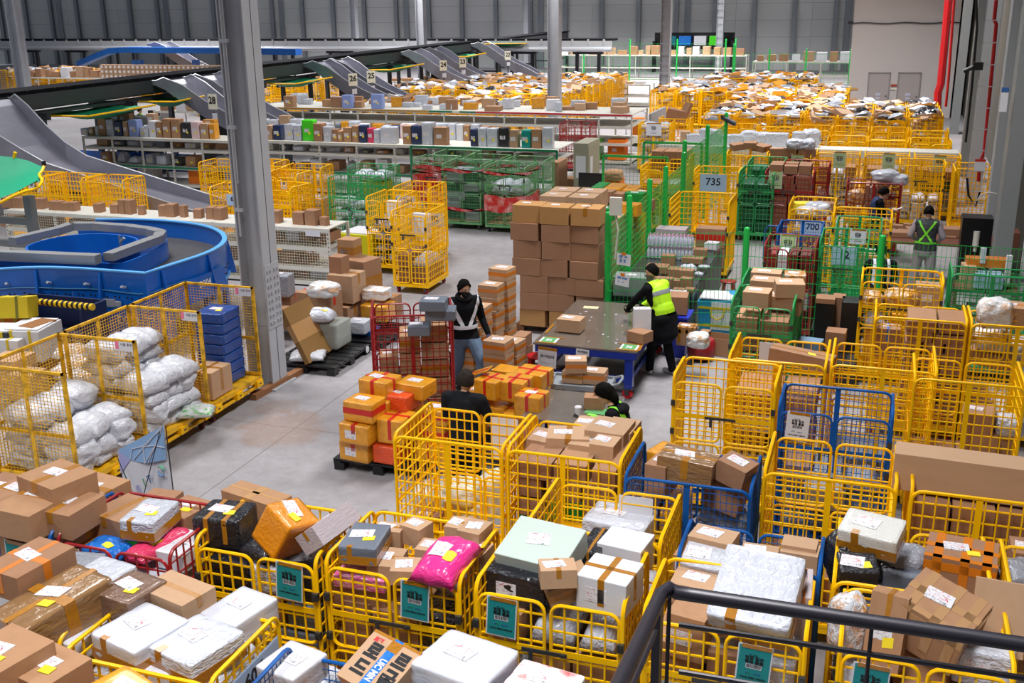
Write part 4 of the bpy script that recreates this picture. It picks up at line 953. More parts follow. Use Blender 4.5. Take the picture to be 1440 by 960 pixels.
for px, py, w_, c_ in ((1257, 120, .28, 'b8443a'), (1257, 125, .3, 'e6ded2'), (1200, 125, .4, 'd8a860'), (1188, 127, .3, 'd8b880')):
    p = aty(px, py, PY-.03); b = MB(); b.box((0, 0, 0), (w_, .02, .1)); tag(ob('wall_notice', b.mesh('wall_notice', mat('notice_'+c_, c_, .6)), None, p), {'b8443a': 'small red notice between the two doors', 'e6ded2': 'cream notice under the red one between the doors', 'd8a860': 'amber notice on the white partition wall', 'd8b880': 'tan notice at the corner of the partition wall'}[c_], 'notice')
# right side wall, its columns and pipes
SWX = 3.25
b = MB(); b.box((SWX+.6, 40, 9), (.3, 105, 18)); struct('wall_right', b.mesh('wall_right', mat('side_wall', '62605a', .8)))
def scol(px0, px1, py, y, d=.5, m=None):
    a_ = aty(px0, py, y); c_ = aty(px1, py, y); b = MB(); w = c_.x-a_.x
    b.box((w/2, 0, 9), (w, .03, 18)); b.box((0.015, d/2, 9), (.03, d, 18)); b.box((w-.015, d/2, 9), (.03, d, 18)); struct('steel_column', b.mesh('side_column', m or mat('side_column_paint', '868a8c', .5)), (a_.x, y, 0))
scol(1340, 1352, 150, 50); scol(1356, 1372, 180, 38); scol(1367, 1387, 200, 33, .3, LSTEEL); scol(1385, 1400, 330, 24.6, .5, mat('white_steel', 'a9adb2', .5)); scol(1412, 1436, 250, 21, .6)
b = MB(); o_ = aty(1400, 0, 24); b.box((0, 0, 9), (.55, .04, 18)); struct('steel_column', b.mesh('dark_column', mat('side_wall', '62605a')), (2.75, 24.4, 0))
for k_, (pts, r) in enumerate(((((1334, 0, 50), (1323, 118, 50), (1319, 130, 50), (1317, 175, 50)), .16), (((1401, 0, 26), (1398, 28, 26), (1401, 34, 26), (1384, 215, 26), (1378, 228, 26), (1376, 255, 26)), .04), (((1342, 0, 46), (1334, 110, 46), (1330, 150, 46)), .05))):
    b = MB(); b.tube([aty(*p) for p in pts], r, 8); tag(ob('sprinkler_pipe', b.mesh('sprinkler_pipe', mat('red_pipe', 'c01c22', .35), True)), ['thick red pipe down the right end of the partition wall', 'thin red pipe with a kink on the right side wall', 'thin red pipe beside the thick red one'][k_], 'pipe', kind='structure')
for pts, nm in (([(1373, 0, 25.5), (1374, 40, 25.5), (1366, 130, 25.5), (1358, 200, 25.5)], 'black cable hanging on the side wall'), ([(1378, 270, 25), (1372, 290, 25), (1362, 275, 25), (1360, 250, 25)], 'looped black cable by the cabinet')):
    b = MB(); b.tube([aty(*p) for p in pts], .025, 6); tag(ob('cable', b.mesh('cable', BLK)), nm, 'cable', kind='structure')
b = MB(); p = aty(1376, 205, 25.4)
for i in range(20): b.box((0, 0, i*.45-1), (.3, .02, .02))
b.box((-.15, 0, 3.5), (.02, .02, 9)); b.box((.15, 0, 3.5), (.02, .02, 9)); tag(ob('wall_ladder', b.mesh('wall_ladder', LSTEEL), None, p), 'thin steel ladder fixed on the right side wall', 'ladder')
b = MB(); p = aty(1366, 97, 25.2); b.cyl((-.15, 0, -.05), (.05, 0, .05), .045, 10); b.box((.12, 0, .06), (.2, .12, .16)); tag(ob('surveillance_camera', b.mesh('surveillance_camera', BLK), None, p), 'black surveillance camera on the right side wall', 'camera')
b = MB(); p = aty(1412, 140, 20.9); b.box((0, 0, 0), (.12, .01, .42)); b.mi = 1; b.box((-.0, -.006, .17), (.12, .01, .08)); tag(ob('wall_sign', b.mesh('wall_sign', [WPAPER, BLUEINK]), None, p), 'white sign with blue top on the side column', 'sign')
b = MB(); p = aty(1378, 232, 25.3); b.box((0, 0, 0), (.22, .01, .25)); b.mi = 1; b.box((0, -.006, .1), (.22, .01, .05)); tag(ob('wall_sign', b.mesh('wall_sign', [WPAPER, RTAPE]), None, p), 'white sign with red top below the red pipe', 'sign')
# ================================================================ work table with worker
tb = empty('work_table', (-3.9, 15.85, 0)); tag(tb, 'large steel-topped work table on a blue frame with red casters', 'table')
TW, TD, TH = 1.56, 2.5, .78
TX, TY = -3.9, 15.85
TY = 14.7+TD/2; tb.location = (TX, TY, 0)
STM = mat('table_steel', '7d736b', .17, .35, noisecol='8a8078', nscale=3, coat=.6)
b = MB(); b.box((0, 0, TH-.012), (TW+.04, TD+.04, .024)); ob('table_top', b.mesh('table_top', STM), tb)
TB = mat('table_blue', '10309c', .35, coat=.3)
b = MB()
for s in (-1, 1): b.box((0, s*(TD/2-.03), TH-.08), (TW-.02, .06, .12)); b.box((s*(TW/2-.03), 0, TH-.08), (.06, TD-.1, .12)); b.box((0, s*(TD/2-.1), .3), (TW-.2, .06, .08)); b.box((s*(TW/2-.12), 0, .3), (.06, TD-.2, .08))
ob('frame', b.mesh('frame', TB), tb)
for sx in (-1, 1):
    for sy in (-1, 1):
        b = MB(); b.box((0, 0, .44), (.12, .12, .56)); ob('leg', b.mesh('leg', TB), tb, (sx*(TW/2-.12), sy*(TD/2-.12), 0)); ob('caster', caster_mesh(mat('bright_red_wheel', 'd8202c', .3)), tb, (sx*(TW/2-.12), sy*(TD/2-.12), 0), (0, 0, 1.2), (1.5, 1.5, 1.2))
def card(x, y, z, w, h, m, rz=0, nm='table_card', txt=None):
    b = MB(); b.box((0, 0, 0), (w, h, .003)); o = ob(nm, b.mesh(nm, m), tb, (x, y, z), (0, 0, R_(rz)))
    if txt: ob('lettering', text_mesh(txt, .055, WPAPER, .002), o, (0, 0, .003))
    return o
GC = mat('green_card', '5fa368', .4)
card(-.6, -1.08, TH+.003, .26, .26, WPAPER, 0); card(-.6, -1.08, TH+.005, .2, .25, GC, 0, txt='접수\n완료')
card(.64, -1.08, TH+.003, .26, .26, WPAPER, 0); card(.64, -1.08, TH+.005, .2, .25, GC, 0, txt='접수\n완료')
for x, y, w, h, rz in ((-.6, -1.22, .34, .04, 0), (-.55, -.94, .3, .03, 2), (.64, -1.22, .34, .05, 0), (.62, -.93, .34, .03, 0), (-.76, -.5, .04, .5, 2), (.79, -.9, .05, .6, 3)): card(x, y, TH+.007, w, h, TAPE, rz, 'tape')
q = random.Random(5)
for i in range(26): card(q.uniform(-.7, .5), q.uniform(-1, 1.1), TH+.004+i*.0001, q.uniform(.01, .05), q.uniform(.008, .03), WPAPER, q.uniform(0, 90), 'paper_scrap')
card(-.45, .85, TH+.004, .25, .14, mat('cream_paper', 'd9cfa8', .6), 6, 'paper_sheet')
def vcard(x, z, w, h, txt, sz):
    b = MB(); b.box((0, 0, 0), (w, .004, h)); o = ob('paper_sign', b.mesh('paper_sign', WPAPER), tb, (x, -TD/2-.03, z), (0, R_(3), 0)); ob('lettering', text_mesh(txt, sz, INK, .0015), o, (0, -.004, h*.08), (R_(90), 0, 0)); return o
s_ = vcard(-.57, .56, .29, .3, '제1작업대', .052)
b = MB()
for u in (-1, 1): b.box((u*.11, 0, 0), (.002, .001, .15)); b.box((0, 0, u*.075), (.22, .001, .002))
ob('printed_frame', b.mesh('printed_frame', INK), s_, (0, -.004, 0)); b = MB(); b.box((0, 0, 0), (.3, .003, .05)); ob('tape', b.mesh('tape', TAPE), s_, (0, -.004, .15))
vcard(-.02, .7, .2, .1, '제1작업대', .036)
H = 'on the work table'
P('carton', 803, 455, TH+.12, (.38, .3, .2), -2, host=H, adj='plain labelled', lab='big', m=CARTL)
P('carton', 900, 472, TH+.09, (.3, .26, .16), -24, host=H, adj='amber-banded', lab='big', tape='belt', m=CARTL)
fb = parcel('foam_box', (-3.2, 15.45, TH+.24), (.26, .2, .42), 18, rx=-6, host=H, adj='=white foam box stood on end', lab='big')
# red stool, gray trolley etc.
def stool(x, y, m, h=.45, label='', rz=0):
    o = empty('stool', (x, y, 0), R_(rz)); tag(o, label, 'stool')
    b = MB(); b.lathe([(.15, 0), (.16, .02), (.15, .03)], (0, 0, h-.03), 16); ob('seat', b.mesh('seat', m), o)
    for i in range(4):
        an = math.pi/4+i*math.pi/2; b = MB(); b.bar((.11*math.cos(an), .11*math.sin(an), h-.02), (.17*math.cos(an), .17*math.sin(an), 0), .05); ob('leg', b.mesh('leg', m), o)
    b = MB(); b.lathe([(.145, .14), (.145, .17)], (0, 0, 0), 4); ob('brace', b.mesh('brace', m), o)
    return o
st_ = stool(at(1023, 428, 0).x, at(1023, 428, 0).y, RED, .48, 'red plastic stool behind the green mesh fence')
stool(-4.72, 14.95, mat('red_plastic', 'b5161e', .35), .5, 'red plastic stool at the left end of the work table')
tr = empty('trolley', (-3.72, 13.9, 0), R_(4)); tag(tr, 'low grey plastic trolley carrying three cartons in front of the work table', 'trolley')
GPL = mat('grey_plastic', '8d939b', .4)
b = MB(); b.box((0, 0, .5), (.86, .5, .03)); 
for s in (-1, 1): b.box((0, s*.25, .52), (.86, .03, .07)); b.box((s*.43, 0, .52), (.03, .5, .07))
ob('upper_tray', b.mesh('upper_tray', GPL), tr)
b = MB(); b.box((0, 0, .2), (.8, .46, .04)); ob('lower_tray', b.mesh('lower_tray', GPL), tr)
for sx in (-1, 1):
    for sy in (-1, 1): b = MB(); b.box((sx*.36, sy*.2, .35), (.05, .05, .3)); ob('leg', b.mesh('leg', GPL), tr); ob('caster', caster_mesh(BLK), tr, (sx*.34, sy*.18, .02), None, (1, 1, 1.1))
    b = MB(); b.tube([(sx*.42, -.18, .55), (sx*.55, -.17, .6), (sx*.58, 0, .62), (sx*.55, .17, .6), (sx*.42, .18, .55)], .018, 8); ob('handle', b.mesh('handle', GPL, True), tr)
H = 'on the grey trolley'
P('carton', 836, 528, .62, (.34, .26, .18), 2, host=H, adj='right-hand labelled', tape='belt', tmat=OTAPE, lab='big', m=CARTL); P('carton', 808, 527, .61, (.3, .26, .17), 0, host=H, adj='lower', tape='belt', lab=False, m=CARTL)
P('carton', 810, 512, .79, (.3, .28, .18), 16, host=H, adj='upper labelled', tape='belt', tmat=OTAPE, lab='big', m=CARTL)
# low packing table in front of the man seen from behind
lt = empty('packing_table', (-3.47, 12.55, 0)); tag(lt, 'low steel packing table between the amber parcels and the seated woman', 'table')
b = MB(); b.box((0, 0, .66), (1.1, 1.1, .03)); ob('table_top', b.mesh('table_top', STM), lt)
for sx in (-1, 1):
    for sy in (-1, 1): b = MB(); b.box((sx*.5, sy*.48, .33), (.06, .06, .64)); ob('leg', b.mesh('leg', TB), lt)
H = 'on the low packing table'
b = MB(); b.lathe([(.035, 0), (.045, .11), (.047, .12), (.04, .13)], (0, 0, 0), 14); b.lathe([(.047, .12), (.03, .135)], (0, 0, 0), 14); c_ = at(813, 580, .72); tag(ob('paper_cup', b.mesh('paper_cup', WPAPER, True), None, (c_.x, c_.y, .675)), 'white lidded paper cup on the low packing table', 'cup')
ho = parcel('open_carton', at(836, 564, .76), (.26, .2, .16), 10, host=H, adj='=small opened carton with a flap up', lab=False); b = MB(); b.box((.1, 0, .8), (.3, .03, .9)); ob('flap', b.mesh('flap', CART), ho)
b = MB(); b.cyl((0, 0, 0), (0, 0, .04), .05, 12); c_ = at(832, 556, .8); tag(ob('tape_roll', b.mesh('tape_roll', mat('pale_yellow', 'e0d060', .4), True), None, (c_.x+.02, c_.y-.1, .677)), 'pale yellow tape roll by the opened carton', 'tape roll')
b = MB(); b.box((0, 0, 0), (.3, .2, .006)); c_ = at(840, 578, .68); tag(ob('card_sheet', b.mesh('card_sheet', GC), None, (c_.x, c_.y, .679)), 'green card lying on the low packing table', 'card')
# ================================================================ amber parcels on a black pallet
def pallet(x, y, w, d, label, h=.15, m=BLK, z=0, rz=0):
    o = empty('pallet', (x, y, z), R_(rz)); tag(o, label, 'pallet'); b = MB()
    n = 7
    for i in range(n): b.box((0, -d/2+d*(i+.5)/n, h-.015), (w, d/n-.03, .03))
    for i in range(3): b.box((-w/2+.06+(w-.12)*i/2, 0, h-.04), (.1, d, .03))
    ob('deck', b.mesh('deck', m), o)
    for i in range(3):
        for j in range(3): b = MB(); b.box((-w/2+.08+(w-.16)*i/2, -d/2+.08+(d-.16)*j/2, (h-.05)/2), (.14, .14, h-.05)); ob('foot', b.mesh('foot', m), o)
    return o
pallet(-5.65, 11.75, 1.25, 1.1, 'black plastic pallet under the amber parcels on the left')
H = 'on the black pallet by the red cage'
def AP(px, py, z, s, rz=0, **k): return P('taped_carton', px, py, z, s, rz, host=k.pop('host', H), tape=k.pop('tape', 'cross'), tmat=RTAPE, **k)
s1 = (.42, .34, .26)
AP(507, 629, .3, s1, -6, adj='bottom corner labelled', lab='front', tape='seamy'); AP(507, 605, .57, s1, -6, adj='second-layer labelled', lab='front', tape='seamy'); AP(513, 574, .84, s1, -6, adj='upper red-belted', tape='belt', lab='big')
AP(535, 541, 1.0, (.42, .38, .22), -8, adj='topmost red-crossed', lab='big'); AP(585, 545, .95, (.42, .36, .2), -8, adj='upper plain', tape=None, lab='big'); AP(558, 600, .6, (.36, .4, .32), -2, adj='middle red-crossed', lab=False)
P('taped_carton', 563, 562, .84, (.38, .36, .22), -6, host=H, adj='=orange film-wrapped box, upper', m=ORW, lab='big'); P('taped_carton', 552, 632, .3, (.36, .4, .24), -4, host=H, adj='=orange film-wrapped box at the bottom', m=ORW, lab=False)
AP(535, 570, .78, (.36, .3, .22), -4, adj='hidden middle', tape=None, lab=False); AP(592, 598, .4, (.3, .4, .44), -6, adj='right-hand tall', lab=False); AP(575, 580, .6, (.3, .3, .24), 0, adj='right-hand upper', lab=False, tape=None); AP(617, 582, .75, (.36, .3, .2), -6, adj='rear red-belted', tape='belt', lab='big'); AP(615, 606, .5, (.36, .3, .24), -6, adj='lower rear', tape='belt', lab=False); AP(610, 632, .3, (.4, .3, .24), -6, adj='lowest rear', lab='big')
pallet(-4.65, 12.3, 1.15, 1.1, 'black plastic pallet under the amber parcels by the packing table')
H2 = 'by the man seen from behind'
for px, py, z, s, rz, ad, tp in [(750, 531, .78, (.44, .4, .24), -8, 'topmost red-belted', 'cross'), (725, 545, .8, (.38, .38, .28), -4, 'topmost red-crossed', 'cross'), (692, 543, .82, (.34, .36, .26), -14, 'topmost opened', 'cross'), (748, 567, .72, (.36, .34, .3), -6, 'front red-topped', 'cross'), (715, 527, .62, (.4, .3, .2), -8, 'rear', None), (675, 560, .56, (.4, .4, .24), -10, 'left-hand', 'cross'), (735, 590, .42, (.4, .4, .28), -4, 'lower front', 'cross'), (700, 580, .42, (.36, .4, .3), -4, 'lower', None), (662, 600, .3, (.4, .4, .24), 0, 'lowest left', None), (752, 560, .45, (.34, .34, .3), -6, 'lower right', None)]:
    AP(px, py, z, s, rz, adj=ad, tape=tp, host=H2, lab=(rnd.random() < .3))
fl = MB(); fl.box((0, 0, 0), (.34, .2, .012)); fl.mi = 1; fl.box((0, 0, .008), (.34, .04, .004)); lf = ob('flap', fl.mesh('flap', [AMB, RTAPE]), None, (0, 0, 0)); 
lf.parent = [o for o in COL.objects if o.name.startswith('taped_carton') and 'topmost opened' in next((k for a_, k, h in REG if a_ == o), '')][0]; lf.scale = (1/.34, 1/.36, 1/.26); lf.location = (-.62, .1, .62); lf.rotation_euler = (R_(10), R_(-30), 0)
# ================================================================ maroon cage pushed by the man
rc = cage(-5.95, 13.1, 180+24, style='red', W=1.12, D=.86, label='maroon roll cage being pushed by the man in jeans', group=None, wheels=BLK)
H = 'in the maroon cage the man pushes'
P('wrapped_box', 610, 427, 1.9, (.34, .3, .14), 12, host=H, adj='=topmost slate parcel with white label', m=GRYB, lab='big', seed=1); P('wrapped_box', 620, 440, 1.74, (.4, .3, .14), 18, host=H, adj='=slate parcel under the topmost one', m=GRYB, lab='big', seed=2)
P('wrapped_box', 590, 462, 1.52, (.3, .26, .14), 18, host=H, adj='=third slate parcel from the top', m=GRYB, lab='big', seed=3)
c0, s0 = math.cos(R_(24)), math.sin(R_(24))
for k_, (u, v, w, d, h0, h1) in enumerate(((.3, -.1, .4, .55, .2, .46), (.3, -.1, .4, .55, .47, .74), (.3, -.1, .38, .5, .75, 1.0), (.3, -.1, .38, .5, 1.01, 1.25), (.3, -.1, .36, .5, 1.26, 1.5), (-.04, -.1, .28, .5, .2, .5), (-.04, -.1, .28, .5, .51, .8), (-.04, -.1, .28, .5, .81, 1.1), (-.04, -.1, .28, .5, 1.11, 1.36), (-.34, -.12, .28, .4, .2, .5), (-.34, -.12, .28, .4, .51, .8), (-.34, -.12, .26, .36, .81, 1.06))):
    parcel('carton', (-5.95+c0*u-s0*v, 13.1+s0*u+c0*v, (h0+h1)/2), (w, d, h1-h0-.01), 24, host=H, adj=['right-hand', 'middle', 'left-hand'][0 if u > .2 else 1 if u > -.2 else 2]+' stack', tape='seamx' if k_ % 2 else 'belt', lab=(k_ in (4, 8, 11)), m=CARTL if k_ % 3 == 0 else None)
# ================================================================ taped cartons stacked beyond the man
pallet(-5.0, 14.95, 1.5, 1.3, 'black plastic pallet under the orange-taped cartons', rz=-3)
for k_, (px, py, n_, w_) in enumerate(((702, 548, 4, .36), (718, 530, 3, .36), (658, 532, 4, .34), (672, 515, 5, .34), (735, 520, 3, .2), (690, 500, 6, .34), (708, 490, 7, .34))):
    p = at(px, py, .15)
    for i in range(n_):
        hh = .2
        parcel('carton', (p.x, p.y+.02*i*(k_ % 2), .15+hh*(i+.5)), (w_, .32, hh-.006), -6+(i*7+k_*5) % 9-4, host='in stack %s on the taped carton pallet' % ['nearest the work table', 'second from the table', 'behind the man', 'by the man shoulder', 'of narrow ones', 'in the back', 'in the far corner'][k_], adj='orange-taped' if i < n_-1 else 'topmost orange-taped', tape='belt', tmat=OTAPE, lab='big' if i == n_-1 else False, m=CARTL)
# ================================================================ tall carton wall
pallet(-5.2, 18.3, 1.5, 1.4, 'wooden pallet under the wall of large plain cartons', m=mat('pallet_wood', '8a5c38', .7), h=.14)
q = random.Random(9)
cols = [(-6.22, 3), (-5.6, 3), (-5.02, 3)]
for r_, (n_) in enumerate((5, 4)):
    pass
ys = 17.45
fx = [-5.72, -5.2, -4.66]
for ci, x in enumerate(fx):
    z = .14
    nl = 7
    for i in range(nl):
        hh = .31; w_ = .53 if i else .5
        parcel('carton', (x+q.uniform(-.03, .03)+(.12 if i < 3 else 0), 17.75+q.uniform(-.03, .03), z+hh/2), (w_-.02, .46, hh-.006), q.uniform(-4, 4), host='in the wall of plain cartons, %s column' % ['left', 'middle', 'right'][ci], adj=['bottom', 'second-layer', 'third-layer', 'fourth-layer', 'fifth-layer', 'sixth-layer', 'topmost'][i], lab=(i == 6), tape='seamy' if i == 6 and ci == 2 else None, m=mat('plain_cardboard', 'b1834f', .8, var=.08)); z += hh
for k_, (px, py, z, s, rz) in enumerate([(765, 300, 2.35, (.62, .5, .36), -3), (800, 325, 2.1, (.5, .46, .3), -2), (838, 322, 2.1, (.5, .46, .3), -4), (812, 283, 2.1, (.6, .5, .3), -4), (790, 296, 2.0, (.5, .5, .3), 0), (845, 300, 1.95, (.5, .44, .28), -4), (825, 288, 2.15, (.3, .5, .3), -4), (850, 288, 1.8, (.44, .4, .24), -4)]):
    pass
pallet(-5.3, 19.9, 1.5, 1.3, 'pallet of plain cartons second in line behind the carton wall', m=mat('pallet_wood', '8a5c38'))
for ci, (x, y) in enumerate(((-5.75, 19.5), (-5.2, 19.5), (-4.7, 19.5), (-5.75, 20.1), (-5.2, 20.1), (-4.7, 20.1))):
    n_ = (6, 6, 5, 6, 6, 5)[ci]
    for i in range(n_-2, n_): parcel('carton', (x, y, .14+.34*(i+.5)), (.5, .52, .33), q.uniform(-3, 3), host='on the pallet behind the carton wall, %s pile' % ['near left', 'near middle', 'near right', 'far left', 'far middle', 'far right'][ci], adj='topmost' if i == n_-1 else 'under the topmost', lab=(i == n_-1), m=CARTL)
    parcel('carton', (x, y, .14+.17*(n_-2)), (.5, .52, .34*(n_-2)-.01), 0, host='on the pallet behind the carton wall, %s pile' % ['near left', 'near middle', 'near right', 'far left', 'far middle', 'far right'][ci], adj='tall lower', lab=False, m=CARTL)
cage(-5.25, 18.0-1.0+5.4, 0, lod=1, label='yellow roll cage of cartons behind the plain carton pallets'); cage(-5.3, 21.35, 0, lod=1, label='yellow roll cage peeking out behind the carton piles')
for cx0, cy0, hs_ in ((-5.3, 21.35, 'in the cage behind the carton piles'), (-5.25, 22.4, 'in the farther cage behind the carton piles')):
    fill(cx0, cy0, 0, 1.9, hs_, D=.85, pal=('carton', 'carton', 'carton', 'taped_carton', 'small_box'), mats={'small_box': [GREENP]}, seed=int(cy0*10), nx=(2, 3), ny=1, hs=(.5, .6), labf=False)
for px, py, z, ad, m_ in ((850, 275, 1.9, 'small', CARTL), (866, 278, 1.85, 'green-taped', CARTL), (893, 278, 1.85, '=green gift box with white top', GREENP), (905, 276, 1.8, '=amber gift box', AMB), (885, 294, 1.9, '=amber mesh-bagged parcel', AMB), (850, 300, 2.0, '=pink and green gift box', GREENP), (905, 288, 1.7, 'wide', CARTL)):
    P('carton' if not ad.startswith('=') else 'gift_box', px, py, z, (.4, .32, .22), -4, host='behind the green post', adj=ad, m=m_)
# ================================================================ green mesh fences
def fence_post(x, y, h, label, r=.055):
    b = MB(); b.lathe([(r, 0), (r, h-.03), (r*.9, h), (r*.4, h+.02)], (0, 0, 0), 14); b.box((0, 0, .01), (.2, .2, .02)); return b
def fence_run(p0, p1, z0, z1, pu, pv, label, posts, hp=1.95, m=FGRN, wt=.006, grp=None):
    p0, p1 = Vector(p0), Vector(p1); o = empty('mesh_fence', (p0.x, p0.y, 0)); tag(o, label, 'fence', grp); L = (p1-p0).length; d = (p1-p0)/L; an = math.atan2(d.y, d.x); o.rotation_euler.z = an
    b = MB(); n = round(L/pu)
    for i in range(n+1): b.bar((L*i/n, 0, z0), (L*i/n, 0, z1), wt)
    n = round((z1-z0)/pv)
    for i in range(n+1): b.bar((0, 0, z0+(z1-z0)*i/n), (L, 0, z0+(z1-z0)*i/n), wt*1.3)
    ob('mesh_panel', b.mesh('mesh_panel', m), o)
    for t in posts: ob('post', fence_post(0, 0, hp, '').mesh('post', m, True), o, (L*t, 0, 0))
    return o
GW = mat('fence_wire_green', '22a050', .4)
PB = at(1042, 478, 0)
PA = (-4.25, 17.5); ha_ = aty(865, 272, 17.5).z
fence_run(PA, (PB.x, PB.y), .1, 1.9, .07, .2, 'green wire fence right of the man in the lime vest, over the bottle trays', (1,), 1.98, FGRN, .006)
fence_run((PB.x+.02, PB.y), (2.75, 18.05), .1, 1.9, .07, .2, 'long green wire fence from the thick post to the right side wall', (.455,), 1.98, FGRN, .006)
tp = at(865, 445, 0)
fence_run((-4.26, 17.56), (-4.33, 25.2), .1, 1.98, .09, .12, 'green mesh fence running back from the post with paper signs', (0, .22, .47, .7, 1), 2.25, FGRN, .008)
fence_run((-4.35, 25.4), (-4.3, 32.0), .1, 2.2, .09, .12, 'far stretch of green mesh fence with a camera on its last post', (0, .5, 1), 2.5, FGRN, .008)
p = at(0, 0, 0); b = MB(); cp = aty(1018, 166, 32.0); b.cyl((0, 0, 0), (.35, -.1, -.15), .07, 10); b.box((-.02, 0, .02), (.12, .1, .1)); tag(ob('surveillance_camera', b.mesh('surveillance_camera', DARK), None, cp), 'dark surveillance camera on top of the far green post', 'camera')
b = MB(); cp = aty(866, 290, 17.4); b.box((0, 0, 0), (.2, .08, .3)); b.tube([(0, 0, -.15), (.05, -.02, -.4), (0, 0, -.9)], .015, 6); tag(ob('junction_box', b.mesh('junction_box', WHP), None, cp), 'white junction box with black cable on the nearest green post', 'box')
for k_, (px, py, rz) in enumerate(((877, 365, 2), (875, 394, 4))):
    c_ = aty(px, py, 17.4); b = MB(); b.box((0, 0, 0), (.26, .003, .2)); o = ob('paper_notice', b.mesh('paper_notice', WPAPER), None, c_, (0, R_(rz), R_(-14))); tag(o, ['upper white notice with blue pictures taped on the green post', 'lower white notice taped on the green post'][k_], 'notice')
    b = MB()
    for (u, v, w_, h_) in (((-.05, .05, .06, .05), (.04, .05, .06, .03), (-.05, -.02, .04, .06), (.02, -.02, .04, .06)) if k_ == 0 else ((-.06, .04, .07, .04), (.03, .04, .07, .03), (.08, .04, .03, .03), (-.07, -.03, .02, .02), (.02, -.03, .02, .02))): b.box((u, -.003, v), (w_, .002, h_))
    ob('print', b.mesh('print', mat('print_blue', '5f86b8', .6)), o); b = MB(); b.box((0, -.004, .1), (.08, .003, .05)); ob('tape', b.mesh('tape', OTAPE), o)
# long black packing table behind the fence
bt = empty('long_table', (-3.72, 19.85, 0)); tag(bt, 'long dark packing table with many small parcels behind the man in the lime vest', 'table')
b = MB(); b.box((.1, 0, .78), (1.44, 3.7, .04)); ob('table_top', b.mesh('table_top', mat('dark_table', '4b4c50', .25, .3)), bt, (.0, .05, 0)); b = MB(); b.box((.83, 0, .4), (.04, 3.7, .74)); ob('skirt', b.mesh('skirt', BLK), bt)
for s in (-1, 1): b = MB(); b.box((-.6, s*1.75, .4), (.06, .06, .76)); ob('leg', b.mesh('leg', DARK), bt)
TT = .82
BOT = mat('bottle_plastic', 'dcdff0', .25, alpha=.75); PC = mat('pink_cap', 'f2a6cf', .4)
if 1:
    b = MB(); b.lathe([(.032, 0), (.035, .03), (.035, .12), (.03, .16), (.013, .19), (.013, .2)], (0, 0, 0), 8); b.mi = 1; b.lathe([(.016, .2), (.016, .225)], (0, 0, 0), 8); bm_ = b.mesh('water_bottle', [BOT, PC], True)
    n = 0
    for lay in range(2):
        for ix in range(12):
            for iy in range(3):
                o = ob('water_bottle', bm_, None, (-4.15+ix*.075, 20.5+iy*.085, TT+.24*lay)); tag(o, ('capped clear bottle in the %s tray on the long dark table' % ('upper' if lay else 'lower')), 'bottle', 'clear bottles in the %s tray' % ('upper' if lay else 'lower'))
H = 'on the long dark table'
for px, py, z, s, ad, kd in [(940, 366, .95, (.26, .2, .22), 'amber-taped', 'carton'), (925, 377, .92, (.4, .3, .12), 'flat', 'carton'), (985, 355, .9, (.28, .22, .16), 'amber-taped', 'carton'), (998, 345, .88, (.2, .15, .1), '=white tub', 'foam_box'), (1002, 345, .95, (.24, .2, .14), '=white tub stack', 'foam_box'), (975, 365, .9, (.4, .24, .1), 'long', 'carton'), (968, 376, .95, (.34, .2, .16), '=silver packet', 'mailer_bag'), (990, 374, .88, (.24, .14, .05), '=white packet', 'mailer_bag'), (950, 385, .95, (.26, .24, .22), 'upright', 'carton'), (966, 388, .95, (.24, .2, .24), 'square', 'carton'), (965, 398, .92, (.2, .16, .2), '=small carton with white face', 'carton'), (983, 384, .88, (.18, .12, .06), '=small white packet', 'mailer_bag'), (932, 398, .95, (.34, .2, .2), 'labelled', 'carton'), (948, 397, .9, (.3, .2, .12), 'low', 'carton'), (955, 408, .88, (.2, .16, .06), '=blue and white packet', 'carton'), (945, 421, .9, (.34, .24, .14), '=white foam tray', 'foam_box'), (953, 412, .86, (.3, .2, .08), '=white foam slab', 'foam_box'), (970, 407, .86, (.16, .16, .05), 'tiny', 'carton'), (935, 410, .88, (.16, .16, .14), '=blue-topped tin', 'tin')]:
    P(kd, px, py, z, s, rnd.uniform(-8, 8), host=H, adj=ad, tape='seamx' if 'amber' in ad else None, lab=rnd.random() < .5, m={'tin': BLUEINK}.get(kd))
cr = parcel('storage_crate', aty(889, 418, 18.1)+Vector((0, 0, 0)), (.62, .42, .34), 4, host='under the paper notices', adj='=clear grey storage crate', m=mat('crate_grey', '9aa6a4', .3, alpha=.8), lab=False)
parcel('carton', (cr.location.x, cr.location.y, cr.location.z+.29), (.56, .34, .24), 4, host='on the clear grey crate', adj='hand-lettered', lab='big')
b = MB(); b.box((0, 0, 0), (.7, .5, .72)); 
tag(ob('crate_stand', b.mesh('crate_stand', BLK), None, (cr.location.x, cr.location.y, .36)), 'black stand carrying the clear crate beyond the work table', 'stand')
cr.location.z = .72+.17; COL.objects[-2] if 0 else None
# blue bin, orange carton by the man
b = MB(); b.hexa([(-.16, -.2, 0), (.16, -.2, 0), (.16, .2, 0), (-.16, .2, 0)], [(-.2, -.25, .7), (.2, -.25, .7), (.2, .25, .7), (-.2, .25, .7)]); b.box((0, 0, .7), (.44, .54, .03)); c_ = at(947, 505, 0)
tag(ob('waste_bin', b.mesh('waste_bin', mat('bin_blue', '1a2fb0', .4)), None, (c_.x, c_.y+.3, 0)), 'tall blue bin behind the man in the lime vest', 'bin')
parcel('carton', (c_.x+.0, c_.y+.32, .88), (.3, .4, .3), 6, host='on the tall blue bin', adj='orange', lab=False, m=mat('orange_carton', '9c5a26', .6))
